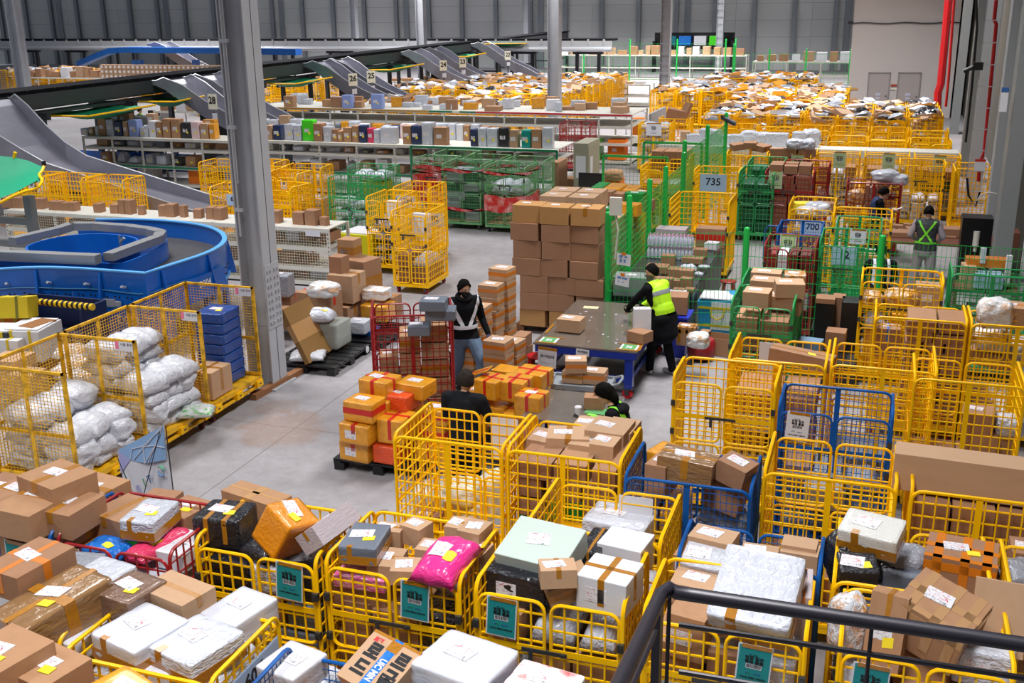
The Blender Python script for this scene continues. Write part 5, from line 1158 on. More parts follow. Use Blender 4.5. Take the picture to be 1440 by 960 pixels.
# cyan tote bag, open carton, fan-like machine near the fence
tg = empty('tote_bag', (at(1000, 470, 0).x+.1, at(1000, 470, 0).y+.25, 0)); tag(tg, 'large cyan and white tote bag with yellow straps by the thick green post', 'bag')
b = MB(); b.hexa([(-.3, -.28, 0), (.3, -.28, 0), (.3, .28, 0), (-.3, .28, 0)], [(-.36, -.3, .6), (.36, -.3, .66), (.36, .32, .7), (-.36, .32, .62)]); ob('body', b.mesh('body', CBAG), tg)
b = MB(); b.box((0, 0, .66), (.66, .56, .02)); ob('lining', b.mesh('lining', WPAPER), tg); b = MB(); b.box((.06, -.3, .36), (.34, .02, .5)); ob('front_panel', b.mesh('front_panel', WPAPER), tg)
for zz in (.18, .5): b = MB(); b.box((0, -.31, zz), (.68, .012, .04)); ob('strap', b.mesh('strap', YBAG), tg)
b = MB(); b.tube([(-.12, -.32, .5), (-.1, -.34, .36), (0, -.35, .3), (.1, -.34, .36), (.12, -.32, .5)], .014, 6); ob('handle', b.mesh('handle', YBAG, True), tg)
oc = empty('open_carton', (at(1013, 497, 0).x, at(1013, 497, 0).y, 0), R_(-8)); tag(oc, 'open empty carton behind the nearest yellow cage row by the fence', 'box')
b = MB()
for s in (-1, 1): b.box((s*.24, 0, .16), (.008, .34, .3)); b.box((0, s*.17, .16), (.48, .008, .3))
b.box((0, 0, .012), (.48, .34, .01)); ob('body', b.mesh('body', CART), oc)
for s in (-1, 1): b = MB(); b.box((s*.3, 0, .34), (.16, .34, .006), Matrix.Rotation(0, 4, 'Y')); ob('flap', b.mesh('flap', CART), oc)
P('sack', 982, 478, .6, (.34, .34, .24), 0, host='by the cyan tote bag', adj='=white sack with amber tape', m=mat('white_amber', 'e2e4e8')); P('carton', 966, 470, .5, (.3, .3, .3), 0, host='behind the lime vest man', adj='taped', tape='grid')
b = MB(); b.lathe([(.1, 0), (.22, .06), (.24, .3), (.2, .36)], (0, 0, 0), 14); c_ = at(985, 505, 0); tag(ob('steel_pail', b.mesh('steel_pail', RED, True), None, (c_.x, c_.y, 0)), 'red metal pail under the amber-taped sack', 'pail')
# ================================================================ white rack with wire front, left of the aisle
def wire_grid(b, o_, ux, uz, w, h, pu, pv, t=.005):
    ux = Vector(ux); uz = Vector(uz); o_ = Vector(o_)
    n = round(w/pu)
    for i in range(n+1): b.bar(o_+ux*(w*i/n), o_+ux*(w*i/n)+uz*h, t)
    n = round(h/pv)
    for i in range(n+1): b.bar(o_+uz*(h*i/n), o_+ux*w+uz*(h*i/n), t)
def rack(name, x0, x1, y, d, levels, bay, label, front_grid=False, green=(), topcol=WHP, edge=None, bays_wide=.06, lip=.08):
    o = empty(name, (x0, y, 0)); tag(o, label, 'rack'); L = x1-x0; n = max(1, round(L/bay))
    zt = levels[-1]
    for i in range(n+1):
        for yy in (0, d):
            key = ('upright', zt, yy == 0)
            if key not in _T:
                b = MB(); b.box((0, 0, zt/2), (bays_wide, .045, zt))
                if yy == 0:
                    for k_ in range(int(zt/.09)): b.mi = 1; b.box((0, -.024, .06+k_*.09), (.02, .004, .03)); b.mi = 0
                _T[key] = b.mesh('upright', [WHP, DARK])
            ob('upright', _T[key], o, (L*i/n, yy, 0))
    for k_, z in enumerate(levels):
        b = MB(); b.box((L/2, d/2, z-.012), (L, d, .024)); b.box((L/2, -.01, z-lip/2), (L, .03, lip))
        ob('shelf_board', b.mesh('shelf_board', WHP if k_ not in green else WHP), o)
        if k_ in green: b = MB(); b.box((L/2, -.03, z-.02), (L, .03, .06)); ob('green_edge', b.mesh('green_edge', mat('green_edge', '117a54', .5)), o)
    if edge:
        for (u0, u1, mm) in edge: b = MB(); b.box(((u0+u1)/2*L, -.03, zt-.02), ((u1-u0)*L, .02, .055)); ob('edge_tape', b.mesh('edge_tape', mm), o)
    if front_grid:
        b = MB()
        for i in range(n): wire_grid(b, (L*i/n+.03, -.02, .1), (1, 0, 0), (0, 0, 1), L/n-.06, zt-.2, .06, .06, .006)
        wire_grid(b, (L-.0, .02, .1), (0, 1, 0), (0, 0, 1), d-.04, zt*.5, .06, .06, .006); ob('wire_front', b.mesh('wire_front', mat('cream_wire', 'd8d2bd', .5)), o)
    return o
WTZ = 1.25; rack('wire_front_rack', -18.9, -10.62, 19.4, .88, (.12, .42, .85, WTZ), 1.38, 'long white wire-fronted rack with small cartons along its top', True)
b = MB(); b.box((0, 0, 0), (.34, .004, .12)); tag(ob('shelf_notice', b.mesh('shelf_notice', WPAPER), None, (-10.95, 19.35, 1.15)), 'white notice at the right end of the wire-fronted rack', 'notice')
H = 'on the wire-fronted rack'
for px, py, s in [(15, 281, (.3, .3, .24)), (27, 276, (.26, .26, .24)), (56, 277, (.24, .22, .24)), (75, 280, (.16, .2, .2)), (83, 281, (.2, .2, .2)), (93, 281, (.18, .2, .18)), (103, 281, (.18, .2, .2)), (139, 285, (.18, .2, .2)), (163, 289, (.2, .2, .2)), (174, 284, (.16, .2, .32)), (183, 285, (.16, .2, .32)), (199, 289, (.14, .14, .2)), (230, 292, (.18, .2, .24)), (242, 292, (.2, .24, .28)), (258, 291, (.14, .12, .26)), (279, 294, (.18, .2, .2)), (297, 294, (.18, .2, .26)), (310, 295, (.2, .24, .26)), (370, 292, (.2, .2, .3)), (377, 298, (.16, .2, .2)), (387, 298, (.24, .24, .26)), (422, 301, (.26, .22, .26)), (440, 300, (.26, .24, .32)), (456, 303, (.16, .14, .18))]:
    c_ = aty(px, py, 19.75); parcel('carton', (c_.x, 19.75, WTZ+s[2]/2), s, rnd.uniform(-14, 14), host=H, adj='=blue and white packet' if px == 258 else ('=small white packet' if px in (75, 199) else 'small'), lab='front' if px in (56, 83, 387) else False, m=BLUEINK if px == 258 else (WPAPER if px in (75, 199) else CARTL), tape=None)
H = 'inside the wire-fronted rack'
for px, py, z, s in [(330, 350, .45, (.4, .5, .4)), (395, 375, .3, (.3, .5, .5)), (412, 372, .34, (.4, .5, .6)), (432, 380, .3, (.35, .5, .44)), (395, 335, 1.0, (.3, .5, .22)), (420, 338, 1.0, (.3, .5, .24)), (440, 340, 1.0, (.3, .5, .2)), (465, 338, 1.0, (.24, .5, .2)), (70, 300, .95, (.4, .5, .24)), (20, 305, .9, (.4, .5, .24)), (120, 310, .95, (.5, .5, .2)), (455, 378, .25, (.4, .5, .3))]:
    c_ = aty(px, py, 19.85); parcel('wrapped_box' if px in (420, 455) else 'carton', (c_.x, 19.85, z+.02), s, 0, host=H, lab=False)
# ================================================================ curved blue conveyor
cv = empty('belt_conveyor', (-13.2, 15.9, 0)); tag(cv, 'large curved blue belt conveyor loop behind the caged pallets', 'conveyor')
OC = Vector((-13.2, 15.9, 0))
def sm(pts, it=2, closed=False):
    for _ in range(it):
        q_ = [pts[0]] if not closed else []
        for i in range(len(pts)-(0 if closed else 1)):
            a_, c_ = pts[i], pts[(i+1) % len(pts)]; q_ += [a_*.75+c_*.25, a_*.25+c_*.75]
        if not closed: q_.append(pts[-1])
        pts = q_
    return pts
outer = [Vector((-18.5, 12.6, 0)), Vector((-15.6, 13.2, 0)), Vector((-14.4, 13.7, 0)), Vector((-13.5, 14.3, 0)), Vector((-12.6, 14.42, 0)), Vector((-11.36, 14.44, 0)), Vector((-11.3, 15.1, 0)), Vector((-11.2, 16.1, 0)), Vector((-11.45, 17.0, 0)), Vector((-12.1, 17.8, 0)), Vector((-13.0, 18.3, 0)), Vector((-14.3, 18.42, 0)), Vector((-15.3, 18.1, 0))]
inner = [Vector((-18.5, 13.9, 0)), Vector((-15.6, 14.3, 0)), Vector((-14.2, 14.75, 0)), Vector((-13.2, 15.0, 0)), Vector((-12.35, 15.0, 0)), Vector((-12.3, 15.3, 0)), Vector((-12.4, 16.1, 0)), Vector((-12.6, 16.8, 0)), Vector((-13.0, 17.2, 0)), Vector((-13.6, 17.4, 0)), Vector((-14.4, 17.4, 0)), Vector((-15.0, 17.2, 0))]
def wall(path, z0, z1, th, m, nm):
    b = MB(); p = [v-OC for v in path]
    L_, R2 = [], []
    for i, v in enumerate(p):
        d = (p[min(i+1, len(p)-1)]-p[max(i-1, 0)]).normalized(); n = Vector((-d.y, d.x, 0))*th/2; L_.append(v+n); R2.append(v-n)
    up = Vector((0, 0, 1))
    b.sheet([[a_+up*z0 for a_ in L_], [a_+up*z1 for a_ in L_], [a_+up*z1 for a_ in R2], [a_+up*z0 for a_ in R2]])
    o = ob(nm, b.mesh(nm, m, True), cv); return o
so, si = sm(outer[:5], 2)+outer[5:6]+sm(outer[6:], 2), sm(inner, 2)
wall(so, .78, 1.45, .05, BCON, 'outer_wall'); wall(si, .8, 1.42, .04, BCON, 'inner_wall')
BC2 = mat('conveyor_rim', '5aa4e8', .35)
wall(so, 1.45, 1.475, .09, BC2, 'outer_rim')
wall([v+Vector((0, 0, 0)) for v in so], .82, .86, .12, BC2, 'foot_rim')
def resamp(p, n):
    ls = [0]
    for a_, c_ in zip(p, p[1:]): ls.append(ls[-1]+(c_-a_).length)
    out = []
    for i in range(n):
        t = ls[-1]*i/(n-1); k_ = max(j for j in range(len(ls)) if ls[j] <= t+1e-9); k_ = min(k_, len(p)-2); f_ = (t-ls[k_])/max(1e-6, ls[k_+1]-ls[k_]); out.append(p[k_].lerp(p[k_+1], f_))
    return out
ro, ri = resamp(so, 60), resamp(si, 60)
b = MB(); b.sheet([[v-OC+Vector((0, 0, 1.12)) for v in ro], [v-OC+Vector((0, 0, 1.12)) for v in ri]]); b.sheet([[v-OC+Vector((0, 0, .95)) for v in ro], [v-OC+Vector((0, 0, .95)) for v in ri]])
ob('belt', b.mesh('belt', mat('belt_grey', '3b3a3e', .6, noisecol='4c4a4c', nscale=12)), cv)
for i in range(2, 58, 5):
    d = (ro[i+1]-ro[i-1]).normalized(); n = Vector((d.y, -d.x, 0)); v = ro[i]-OC+n*.03
    b = MB(); b.hexa([v+n*.0-d*.02+Vector((0, 0, .8)), v+n*.14-d*.02+Vector((0, 0, .8)), v+n*.14+d*.02+Vector((0, 0, .8)), v+d*.02+Vector((0, 0, .8))], [v-d*.02+Vector((0, 0, 1.42)), v+n*.03-d*.02+Vector((0, 0, 1.42)), v+n*.03+d*.02+Vector((0, 0, 1.42)), v+d*.02+Vector((0, 0, 1.42))]); ob('rib', b.mesh('rib', BCON), cv)
    b = MB(); b.box(v-n*.1+Vector((0, 0, .4)), (.09, .09, .8)); ob('leg', b.mesh('leg', BCON), cv)
# bolts and sensor cable along the wall
b = MB()
for i in range(1, 59):
    d = (ro[i+1]-ro[i-1]).normalized() if i < 59 else d; n = Vector((d.y, -d.x, 0)); v = ro[i]-OC+n*.03
    for z, k_ in ((1.02, 1), (.9, 2)):
        if i % k_ == 0: b.box(v+Vector((0, 0, z)), (.025, .025, .025)); b.box(v+d*.08+Vector((0, 0, z-.01)), (.025, .025, .025))
ob('bolt', b.mesh('bolt', DARK), cv)
b = MB(); b.tube([ro[i]-OC+Vector((((ro[i+1]-ro[i-1]).normalized()).y, -((ro[i+1]-ro[i-1]).normalized()).x, 0))*.06+Vector((0, 0, 1.12+.012*math.sin(i))) for i in range(1, 40)], .012, 6); ob('sensor_cable', b.mesh('sensor_cable', mat('cable_blue', '2f6d9c', .4)), cv)
for i in (20, 23, 26, 29):
    d = (ro[i+1]-ro[i-1]).normalized(); n = Vector((d.y, -d.x, 0)); b = MB(); b.cyl(ro[i]-OC+n*.04+Vector((0, 0, 1.2)), ro[i]-OC+n*.16+Vector((0, 0, 1.24)), .022, 8); ob('sensor', b.mesh('sensor', LSTEEL, True), cv)
b = MB(); b.box((0, 0, 0), (.26, .06, .12)); b.box((.2, -.02, 0), (.1, .05, .08)); ob('motor_box', b.mesh('motor_box', LSTEEL), cv, (-12.1-OC.x, 14.36-OC.y, .92)); b = MB(); b.box((0, 0, 0), (.16, .01, .16)); ob('plate', b.mesh('plate', WPAPER), cv, (-12.9-OC.x, 14.37-OC.y, .98))
# grey guard rail on the inner side
gr_ = [Vector(v) for v in ((-15.05, 15.5, 0), (-14.9, 16.5, 0), (-14.95, 16.97, 0), (-14.5, 17.1, 0), (-13.7, 17.08, 0), (-13.1, 16.95, 0), (-12.72, 16.78, 0), (-12.52, 16.4, 0), (-12.5, 15.9, 0), (-12.44, 14.9, 0))]
b = MB()
for a_, c_ in zip(gr_, gr_[1:]):
    a2, c2 = a_-OC+Vector((0, 0, 1.56)), c_-OC+Vector((0, 0, 1.56)); b.strip(a2, c2, .2, .14, (0, 0, 1))
ob('guard_rail', b.mesh('guard_rail', mat('rail_grey', 'a3a4a8', .35, .5)), cv)
b = MB(); a2, c2 = Vector((-17.6, 14.15, 1.56))-OC, Vector((-12.5, 14.72, 1.56))-OC; b.strip(a2, c2, .2, .16, (0, 0, 1)); b.box(((a2.x+c2.x)/2, (a2.y+c2.y)/2, 1.3), (.08, .08, .4)); ob('guard_rail', b.mesh('guard_rail', mat('rail_grey', 'a3a4a8')), cv)
# inner pit of blue plates (second, lower loop)
pit = sm([Vector(v) for v in ((-14.8, 15.6, 0), (-14.7, 16.4, 0), (-14.2, 16.8, 0), (-13.4, 16.75, 0), (-12.9, 16.4, 0), (-12.8, 15.6, 0), (-12.9, 15.1, 0), (-13.6, 14.95, 0), (-14.4, 15.1, 0))], 2, True); pit.append(pit[0])
wall(pit, .55, 1.5, .04, BCON, 'pit_wall')
b = MB(); b.box((0, 0, 0), (.03, .03, .7)); b.cyl((0, 0, .2), (.1, 0, .3), .03, 8); ob('post', b.mesh('post', GRAY), cv, (-13.5-OC.x, 16.55-OC.y, 1.2))
for i, (u, s_) in enumerate(((ro[22], 'D203'), (ro[30], 'D204'))): pass
l = ob('lettering', text_mesh('D203', .2, WPAPER, .004), cv, (-11.75-OC.x, 14.375-OC.y, .62+.0), (R_(90), 0, 0)); l2 = ob('lettering', text_mesh('D204', .16, WPAPER, .004), cv, (-11.13-OC.x, 15.75-OC.y, .98), (R_(90), 0, R_(90)))
b = MB(); b.box((0, 0, 0), (2.3, .05, .5)); ob('side_plate', b.mesh('side_plate', BCON), cv, (-12.0-OC.x, 14.42-OC.y, .6))
b = MB(); b.box((0, 0, 0), (.05, 1.6, .42)); ob('side_plate', b.mesh('side_plate', BCON), cv, (-11.16-OC.x, 15.6-OC.y, .92))
# striped chute mouth and the things heaped round it
cm_ = empty('chute_mouth', (-12.75, 13.6, .16)); tag(cm_, 'blue chute mouth framed by yellow and black striped padded bars', 'chute')
def stripes(L_, r, seed=0):
    b = MB(); n = int(L_/.05)
    for i in range(n): b.mi = i % 2; b.cyl((-L_/2+L_*i/n, 0, 0), (-L_/2+L_*(i+1)/n, 0, 0), r, 10)
    return b.mesh('padded_bar', [mat('stripe_yellow', 'e0b818', .5), BLK])
ob('padded_bar', stripes(1.75, .055), cm_, (.2, -.1, .95), (0, 0, R_(-1))); ob('padded_bar', stripes(1.5, .055), cm_, (.1, -.45, .5), (0, 0, R_(-4)))
b = MB(); b.box((-.66, .1, .62), (.05, .6, .6)); b.box((.88, .1, .62), (.05, .6, .6)); b.box((.1, .4, .62), (1.5, .04, .6)); b.box((.1, .1, .36), (1.5, .7, .04)); ob('body', b.mesh('body', mat('dark_blue', '0a1f4a', .5)), cm_)
def bagbox(px, py, z, s, rz, m, label, nm='tote_bag', cat='bag', rx=0, straps=True, lid=None):
    c_ = at(px, py, z); o = empty(nm, (c_.x, c_.y, z-s[2]/2)); o.rotation_euler = (R_(rx), 0, R_(rz)); tag(o, label, cat)
    b = MB(); b.box((0, 0, s[2]/2), s); ob('body', unit_box('body', m, .03), o, (0, 0, s[2]/2), None, s)
    if straps:
        for u in (-.25, .25): b = MB(); b.box((s[0]*u, 0, s[2]/2), (.04, s[1]+.015, s[2]+.015)); ob('strap', b.mesh('strap', YBAG if m != YBAG else mat('olive_strap', '6e6a1c', .6)), o)
    if lid: b = MB(); b.box((0, 0, s[2]+.012), (s[0]*.9, s[1]*.9, .02)); ob('lid', b.mesh('lid', lid), o)
    return o
bagbox(14, 432, 1.15, (.7, .4, .34), 20, YBAG, 'yellow zipped fabric bag lying on top of the heap by the striped bars', rx=-12)
bagbox(24, 452, .85, (.44, .4, .34), 10, OBAG, 'orange fabric bag under the yellow one by the striped bars')
bagbox(6, 470, .85, (.4, .5, .2), 14, mat('dark_bag', '2d3034', .6), 'dark padded bag with white lining at the left edge', lid=WPAPER)
bagbox(10, 487, .7, (.7, .4, .34), 6, mat('pale_bag', 'c9c9cd', .6), 'pale grey bag with amber handles at the left edge')
bagbox(48, 478, .72, (.6, .7, .5), 12, mat('pale_bag', 'c9c9cd', .6), 'grey-white quilted bag with amber straps behind the nearest caged pallet', lid=WPAPER)
bagbox(58, 492, .55, (.3, .5, .9), -4, mat('brown_carton_tall', '8a5a2c', .7), 'tall brown carton with pale lettering behind the nearest caged pallet', 'tall_carton', 'box', straps=False)
H = 'behind the nearest caged pallet'
for px, py, z, s in [(18, 520, .5, (.5, .5, .44)), (40, 540, .4, (.4, .4, .4))]: P('carton', px, py, z, s, 5, host=H, m=CARTL)
for px, py, z in [(100, 492, .7), (110, 508, .6), (95, 520, .5), (118, 525, .5)]: P('mailer_bag', px, py, z, (.5, .44, .2), rnd.uniform(-40, 40), host=H, m=mat('white_amber', 'e2e4e8'))
# ================================================================ heap of parcels around the black pallets by the column
bpal = pallet(-8.5, 15.05, 1.15, 1.3, 'black plastic pallet right of the steel column holding the leaning carton slab', rz=0)
pallet(-8.35, 16.4, 1.2, 1.25, 'black plastic pallet with the bubble-wrapped bundle on it')
for o_, x_, y_ in ((bpal, -.0, -.66),):
    b = MB(); b.cyl((.58, -.2, .1), (.585, -.2, .1), .06, 14); ob('round_sticker', b.mesh('round_sticker', WPAPER), o_, (0, .72, 0))
H = 'on the black pallet by the column'
parcel('carton', (-8.6, 14.8, .6), (.09, .8, .96), -2, ry=-26, host=H, adj='large leaning slab-like', lab=False, tape='belt', tmat=mat('pale_tape', 'b98d5c'), m=mat('kraft_slab', '8f6a38', .7))
P('mailer_bag', 433, 497, .25, (.6, .5, .16), 20, host=H, adj='=crumpled white and grey bag', m=mat('sack_white', 'd3d5dc'), lab=False)
H = 'on the farther black pallet'
P('wrapped_box', 457, 466, .42, (.74, .5, .44), -2, host=H, adj='=large bubble-wrapped bundle', m=BUBBLE, lab=False)
P('mailer_bag', 450, 441, .78, (.5, .4, .24), 10, host=H, adj='=white padded bag on the bubble wrap', note=True)
b = MB(); b.box((0, 0, .045), (.12, 1.5, .09)); c_ = at(395, 540, 0); tag(ob('timber_beam', b.mesh('timber_beam', mat('pallet_wood', '8a5c38')), None, (c_.x, c_.y, 0), (0, 0, R_(-3))), 'short timber beam lying on the floor at the column foot', 'timber')
H = 'in the parcel heap beyond the black pallets'
for px, py, z, s, rz, ad, kd, m_ in [(400, 446, .35, (.62, .5, .3), 4, 'wide low', 'carton', CART), (400, 422, .5, (.5, .4, .3), 0, 'red-taped', 'carton', CART), (397, 400, .85, (.36, .3, .4), 4, '=grey wrapped cube', 'wrapped_box', POLYG), (450, 430, .62, (.62, .5, .56), -6, 'red-striped', 'carton', CART), (455, 407, 1.02, (.52, .4, .26), 4, '=white amber-taped sack', 'sack', mat('white_amber', 'e2e4e8')), (485, 445, .3, (.44, .5, .5), -4, 'lower tape-banded', 'carton', CART), (488, 402, .85, (.5, .5, .5), -2, 'square labelled', 'carton', CARTL), (477, 373, 1.22, (.26, .26, .36), -6, 'amber-taped upright', 'carton', AMB), (492, 352, 1.3, (.34, .3, .46), -4, 'topmost', 'carton', CART), (512, 400, .7, (.46, .5, 1.0), -14, 'tall face-on', 'carton', CART), (500, 378, .9, (.4, .7, .2), 0, 'rear red-taped', 'carton', CART), (532, 437, .42, (.5, .44, .3), 2, '=amber and white taped box', 'taped_carton', AMB), (530, 412, .72, (.44, .34, .18), 0, '=white-topped amber box', 'taped_carton', mat('white_amber', 'e2e4e8')), (548, 430, .4, (.3, .4, .4), -3, 'edge', 'carton', CART), (505, 458, .34, (.34, .3, .22), 4, '=white mailer with amber tape', 'wrapped_box', POLY), (372, 410, .7, (.3, .4, 1.2), 0, 'tall half-hidden', 'carton', CART), (373, 455, .4, (.26, .4, .6), 0, 'narrow half-hidden', 'carton', CARTL)]:
    P(kd, px, py, z, s, rz, host=H, adj=ad, m=m_, lab='front' if kd == 'carton' else True, tape={'carton': rnd.choice(('seamx', 'belt', None))}.get(kd), tmat=RTAPE if 'red' in ad else TAPE)
b = MB(); b.hexa([(-.2, -.16, 0), (.2, -.16, 0), (.2, .16, 0), (-.2, .16, 0)], [(-.24, -.2, .22), (.24, -.2, .22), (.24, .2, .22), (-.24, .2, .22)]); c_ = at(512, 478, 0); tag(ob('plastic_tub', b.mesh('plastic_tub', BLUP), None, (c_.x, c_.y, 0)), 'blue plastic tub under the white mailer by the maroon cage', 'tub')
# small cartons of white racks hardware: near the fence side end
# ================================================================ yellow and green cages by the rack end
G_L = 'roll cages on the open floor left of centre'
c1 = cage(-10.05, 21.35, 0, lod=0, W=.78, D=1.1, label='yellow roll cage with number plate 1224 on the open floor', group=G_L); sheet_sign(c1, 'plate', .1, .5, 1.42, w=.44, h=.24, text='1224')
c2 = cage(-8.82, 19.98, 0, lod=0, W=.78, D=1.1, label='yellow roll cage with plate ending in 02, nearest on the open floor', group=G_L); sheet_sign(c2, 'plate', .1, .5, 1.34, w=.44, h=.26, text='702')
c3 = cage(-9.95, 22.65, 0, W=.9, D=1.1, lod=1, label='yellow roll cage standing behind cage 1224', group=G_L)
fill(-10.05, 21.35, 0, 1.15, 'in cage 1224', pal=('mailer_bag', 'sack'), seed=91, nx=(2, 2), W=.76, D=1.0); fill(-8.82, 19.98, 0, .8, 'in the open floor cage with plate 02', pal=('mailer_bag', 'sack', 'carton'), seed=92, nx=(2, 2), W=.76, D=1.0)
for i_, (cx1, cy1, hs_) in enumerate(((-8.9, 20.3, 'high in the open floor cage with plate 02'), (-10.05, 21.5, 'high in cage 1224'))): parcel('foam_box', (cx1, cy1, 1.25), (.4, .14, .5), -10, host=hs_, adj='=white board', lab=False)
cg = cage(-12.3, 25.1, 0, style='green', lod=1, label='tall green roll cage with yellow panels inside, left of the cage 1224', group=G_L)
parcel('yellow_crate', (-12.2, 25.1, .95), (.6, .5, .75), 0, host='in the tall green cage', adj='=large yellow crate', m=YBAG, lab=False); fill(-12.3, 25.1, 0, .6, 'low in the tall green cage', pal=('mailer_bag',), seed=93); fill(-12.3, 25.1, 0, 1.6, 'high in the tall green cage', pal=('mailer_bag',), seed=94, z0=1.35)
cage(-11.95, 23.3, 0, style='green', lod=1, label='green roll cage in front of the one with the yellow crate', group=G_L, D=.7); fill(-11.95, 23.3, 0, 1.2, 'in the front green cage of white bags', pal=('mailer_bag', 'sack'), seed=95, D=.6)
ybin = bagbox(514, 343, .5, (.9, .8, .6), -6, mat('lime_yellow', 'd4d018', .5), 'lime yellow padded bin beside the white rack end', 'padded_bin', 'bin', lid=WPAPER, straps=False)
for i, (x, y, rz, pl) in enumerate(((-14.0, 23.6, 0, None), (-14.95, 24.0, 0, None), (-14.0, 24.7, 6, None), (-15.6, 25.2, 0, None), (-16.6, 24.9, 0, None), (-17.7, 21.8, 0, None), (-18.9, 21.8, 0, None), (-20.1, 21.8, 4, None), (-14.0, 21.5, 6, '657'), (-13.1, 21.9, -8, None))):
    o = cage(x, y, rz, lod=1, host=('yellow roll cage', 'among the empty cages behind the wire-fronted rack') if not pl else None, label='yellow roll cage with number plate 657 behind the wire-fronted rack' if pl else None, group='empty cages behind the wire-fronted rack')
    if pl: sheet_sign(o, 'plate', .1, -.46, 1.42, w=.4, h=.24, text=pl)
    elif i in (0, 1, 2, 7): s__ = sheet_sign(o, 'white', .2, -.46, 1.45, w=.15, h=.22)
    if i < 4: fill(x, y, rz, .9, 'in cage row behind the wire-fronted rack, %s' % ['front', 'front left', 'rear', 'far left'][i], pal=('carton', 'mailer_bag', 'wrapped_box'), seed=100+i, D=.7)
# ================================================================ pale green wrapped cages
RW = mat('red_film', 'c4202a', .25, coat=.5, bump=.8, bscale=9, noisecol='e9d6d6', nscale=5, namt=.55)
G_P = 'pale green cages wrapped with red film'
for i, (x, y, D_, lb) in enumerate(((-11.25, 26.9, 1.0, 'left pale green cage banded with broad red film'), (-10.15, 26.3, 1.1, 'middle pale green cage, tallest and least wrapped'), (-8.92, 26.2, 1.2, 'right pale green cage with red film round its lower half'))):
    o = cage(x, y, 0 if i < 2 else 0, style='pale', W=1.08, D=D_, lod=0, label=lb, group=G_P, wheels=BLK)
    nest = cage(x+.12, y+1.15, 0, style='pale', W=1.08, D=1.0, lod=1, label='pale green cage nested behind the %s' % ['left red-banded one', 'tallest pale green one', 'right half-wrapped one'][i], group=G_P, wheels=BLK)
    for (z0_, z1_, k_) in (((.96, 1.3, 1), (.55, .98, 1), (1.42, 1.52, 1), (1.34, 1.38, 1)), ((1.5, 1.56, 1), (.5, .56, 1)), ((.55, .95, 1), (1.5, 1.55, 1)))[i]:
        if not k_: continue
        b = MB(); w_, d_ = 1.08/2+.012, D_/2+.012; n = 10
        ring = [(-w_+2*w_*t/n, -d_) for t in range(n)]+[(w_, -d_+2*d_*t/n) for t in range(n)]+[(w_-2*w_*t/n, d_) for t in range(n)]+[(-w_, d_-2*d_*t/n) for t in range(n)]; ring.append(ring[0])
        b.sheet([[(u, v, z0_+(z1_-z0_)*k2/4+.03*math.sin(j*.7+k2*1.3+i)) for j, (u, v) in enumerate(ring)] for k2 in range(5)]); ob('film_band', b.mesh('film_band', RW, 'all'), o)
    b = MB(); b.box((0, 0, .23), (1.0, D_-.1, .03)); ob('deck_board', b.mesh('deck_board', CART), o)
fill(-8.92, 26.2, 0, 1.3, 'in the right pale green cage', W=1.04, D=1.0, pal=('carton', 'sack'), seed=110, nx=(2, 2), z0=.9)
fill(-11.25, 26.9, 0, 1.2, 'in the left pale green cage', W=1.04, D=.8, pal=('sack', 'mailer_bag'), seed=111, nx=(2, 2))
fill(-10.15, 26.3, 0, 1.5, 'in the middle pale green cage', W=1.04, D=1.0, pal=('wrapped_box',), mats={'wrapped_box': [mat('dark_green_film', '145238', .4), POLYG]}, seed=112, nx=(2, 2))
# ================================================================ grey cabinet, desk and monitor
cb = empty('electric_cabinet', (-7.95, 29.3, 0)); tag(cb, 'tall grey-beige cabinet with notices at the end of the parcel rack', 'cabinet')
b = MB(); b.box((.2, 0, .97), (.4, 1.3, 1.94)); ob('body', b.mesh('body', mat('cabinet_beige', '9b9886', .5)), cb)
b = MB(); b.box((.41, -.3, 1.3), (.01, .25, .5)); b.box((.2, -.655, 1.3), (.28, .01, .6)); ob('notice', b.mesh('notice', WPAPER), cb); b = MB(); b.box((.405, 0, 1.0), (.01, 1.2, 1.7)); ob('door', b.mesh('door', mat('cabinet_beige', '9b9886')), cb)
dk = empty('desk', (-7.35, 27.9, 0)); tag(dk, 'dark desk with a computer monitor beyond the wrapped cages', 'desk')
b = MB(); b.box((0, 0, .72), (1.5, .8, .04)); ob('desk_top', b.mesh('desk_top', mat('desk_white', 'c9c4be', .5)), dk); b = MB(); b.box((.73, 0, .35), (.04, .78, .7)); b.box((-.73, 0, .35), (.04, .78, .7)); ob('side', b.mesh('side', BLK), dk)
mo = empty('monitor', (-7.3, 28.0, .74)); tag(mo, 'black computer monitor on the dark desk', 'monitor'); b = MB(); b.box((0, 0, .32), (.66, .04, .38)); ob('screen', b.mesh('screen', BLK), mo); b = MB(); b.box((0, 0, .07), (.05, .05, .14)); b.box((0, 0, .005), (.25, .2, .01)); ob('foot', b.mesh('foot', BLK), mo)
for i in range(5): 
    b = MB(); b.lathe([(.04, 0), (.045, .12)], (0, 0, 0), 8); reg(ob('cup', b.mesh('cup', [WPAPER, DARK, PINK, AMB, WPAPER][i])), 'small cup or jar', 'on the dark desk by the monitor', 'cup'); COL.objects[-1] if 0 else None; REG[-1][0].location = (-7.9+i*.3, 27.65, .742)
P('carton', 812, 262, .5, (.7, .6, .5), -4, host='by the dark desk', adj='worn cube', lab='big', m=CART); P('carton', 787, 255, .8, (.2, .9, 1.2), 0, host='by the dark desk', adj='tall flat', lab=False)
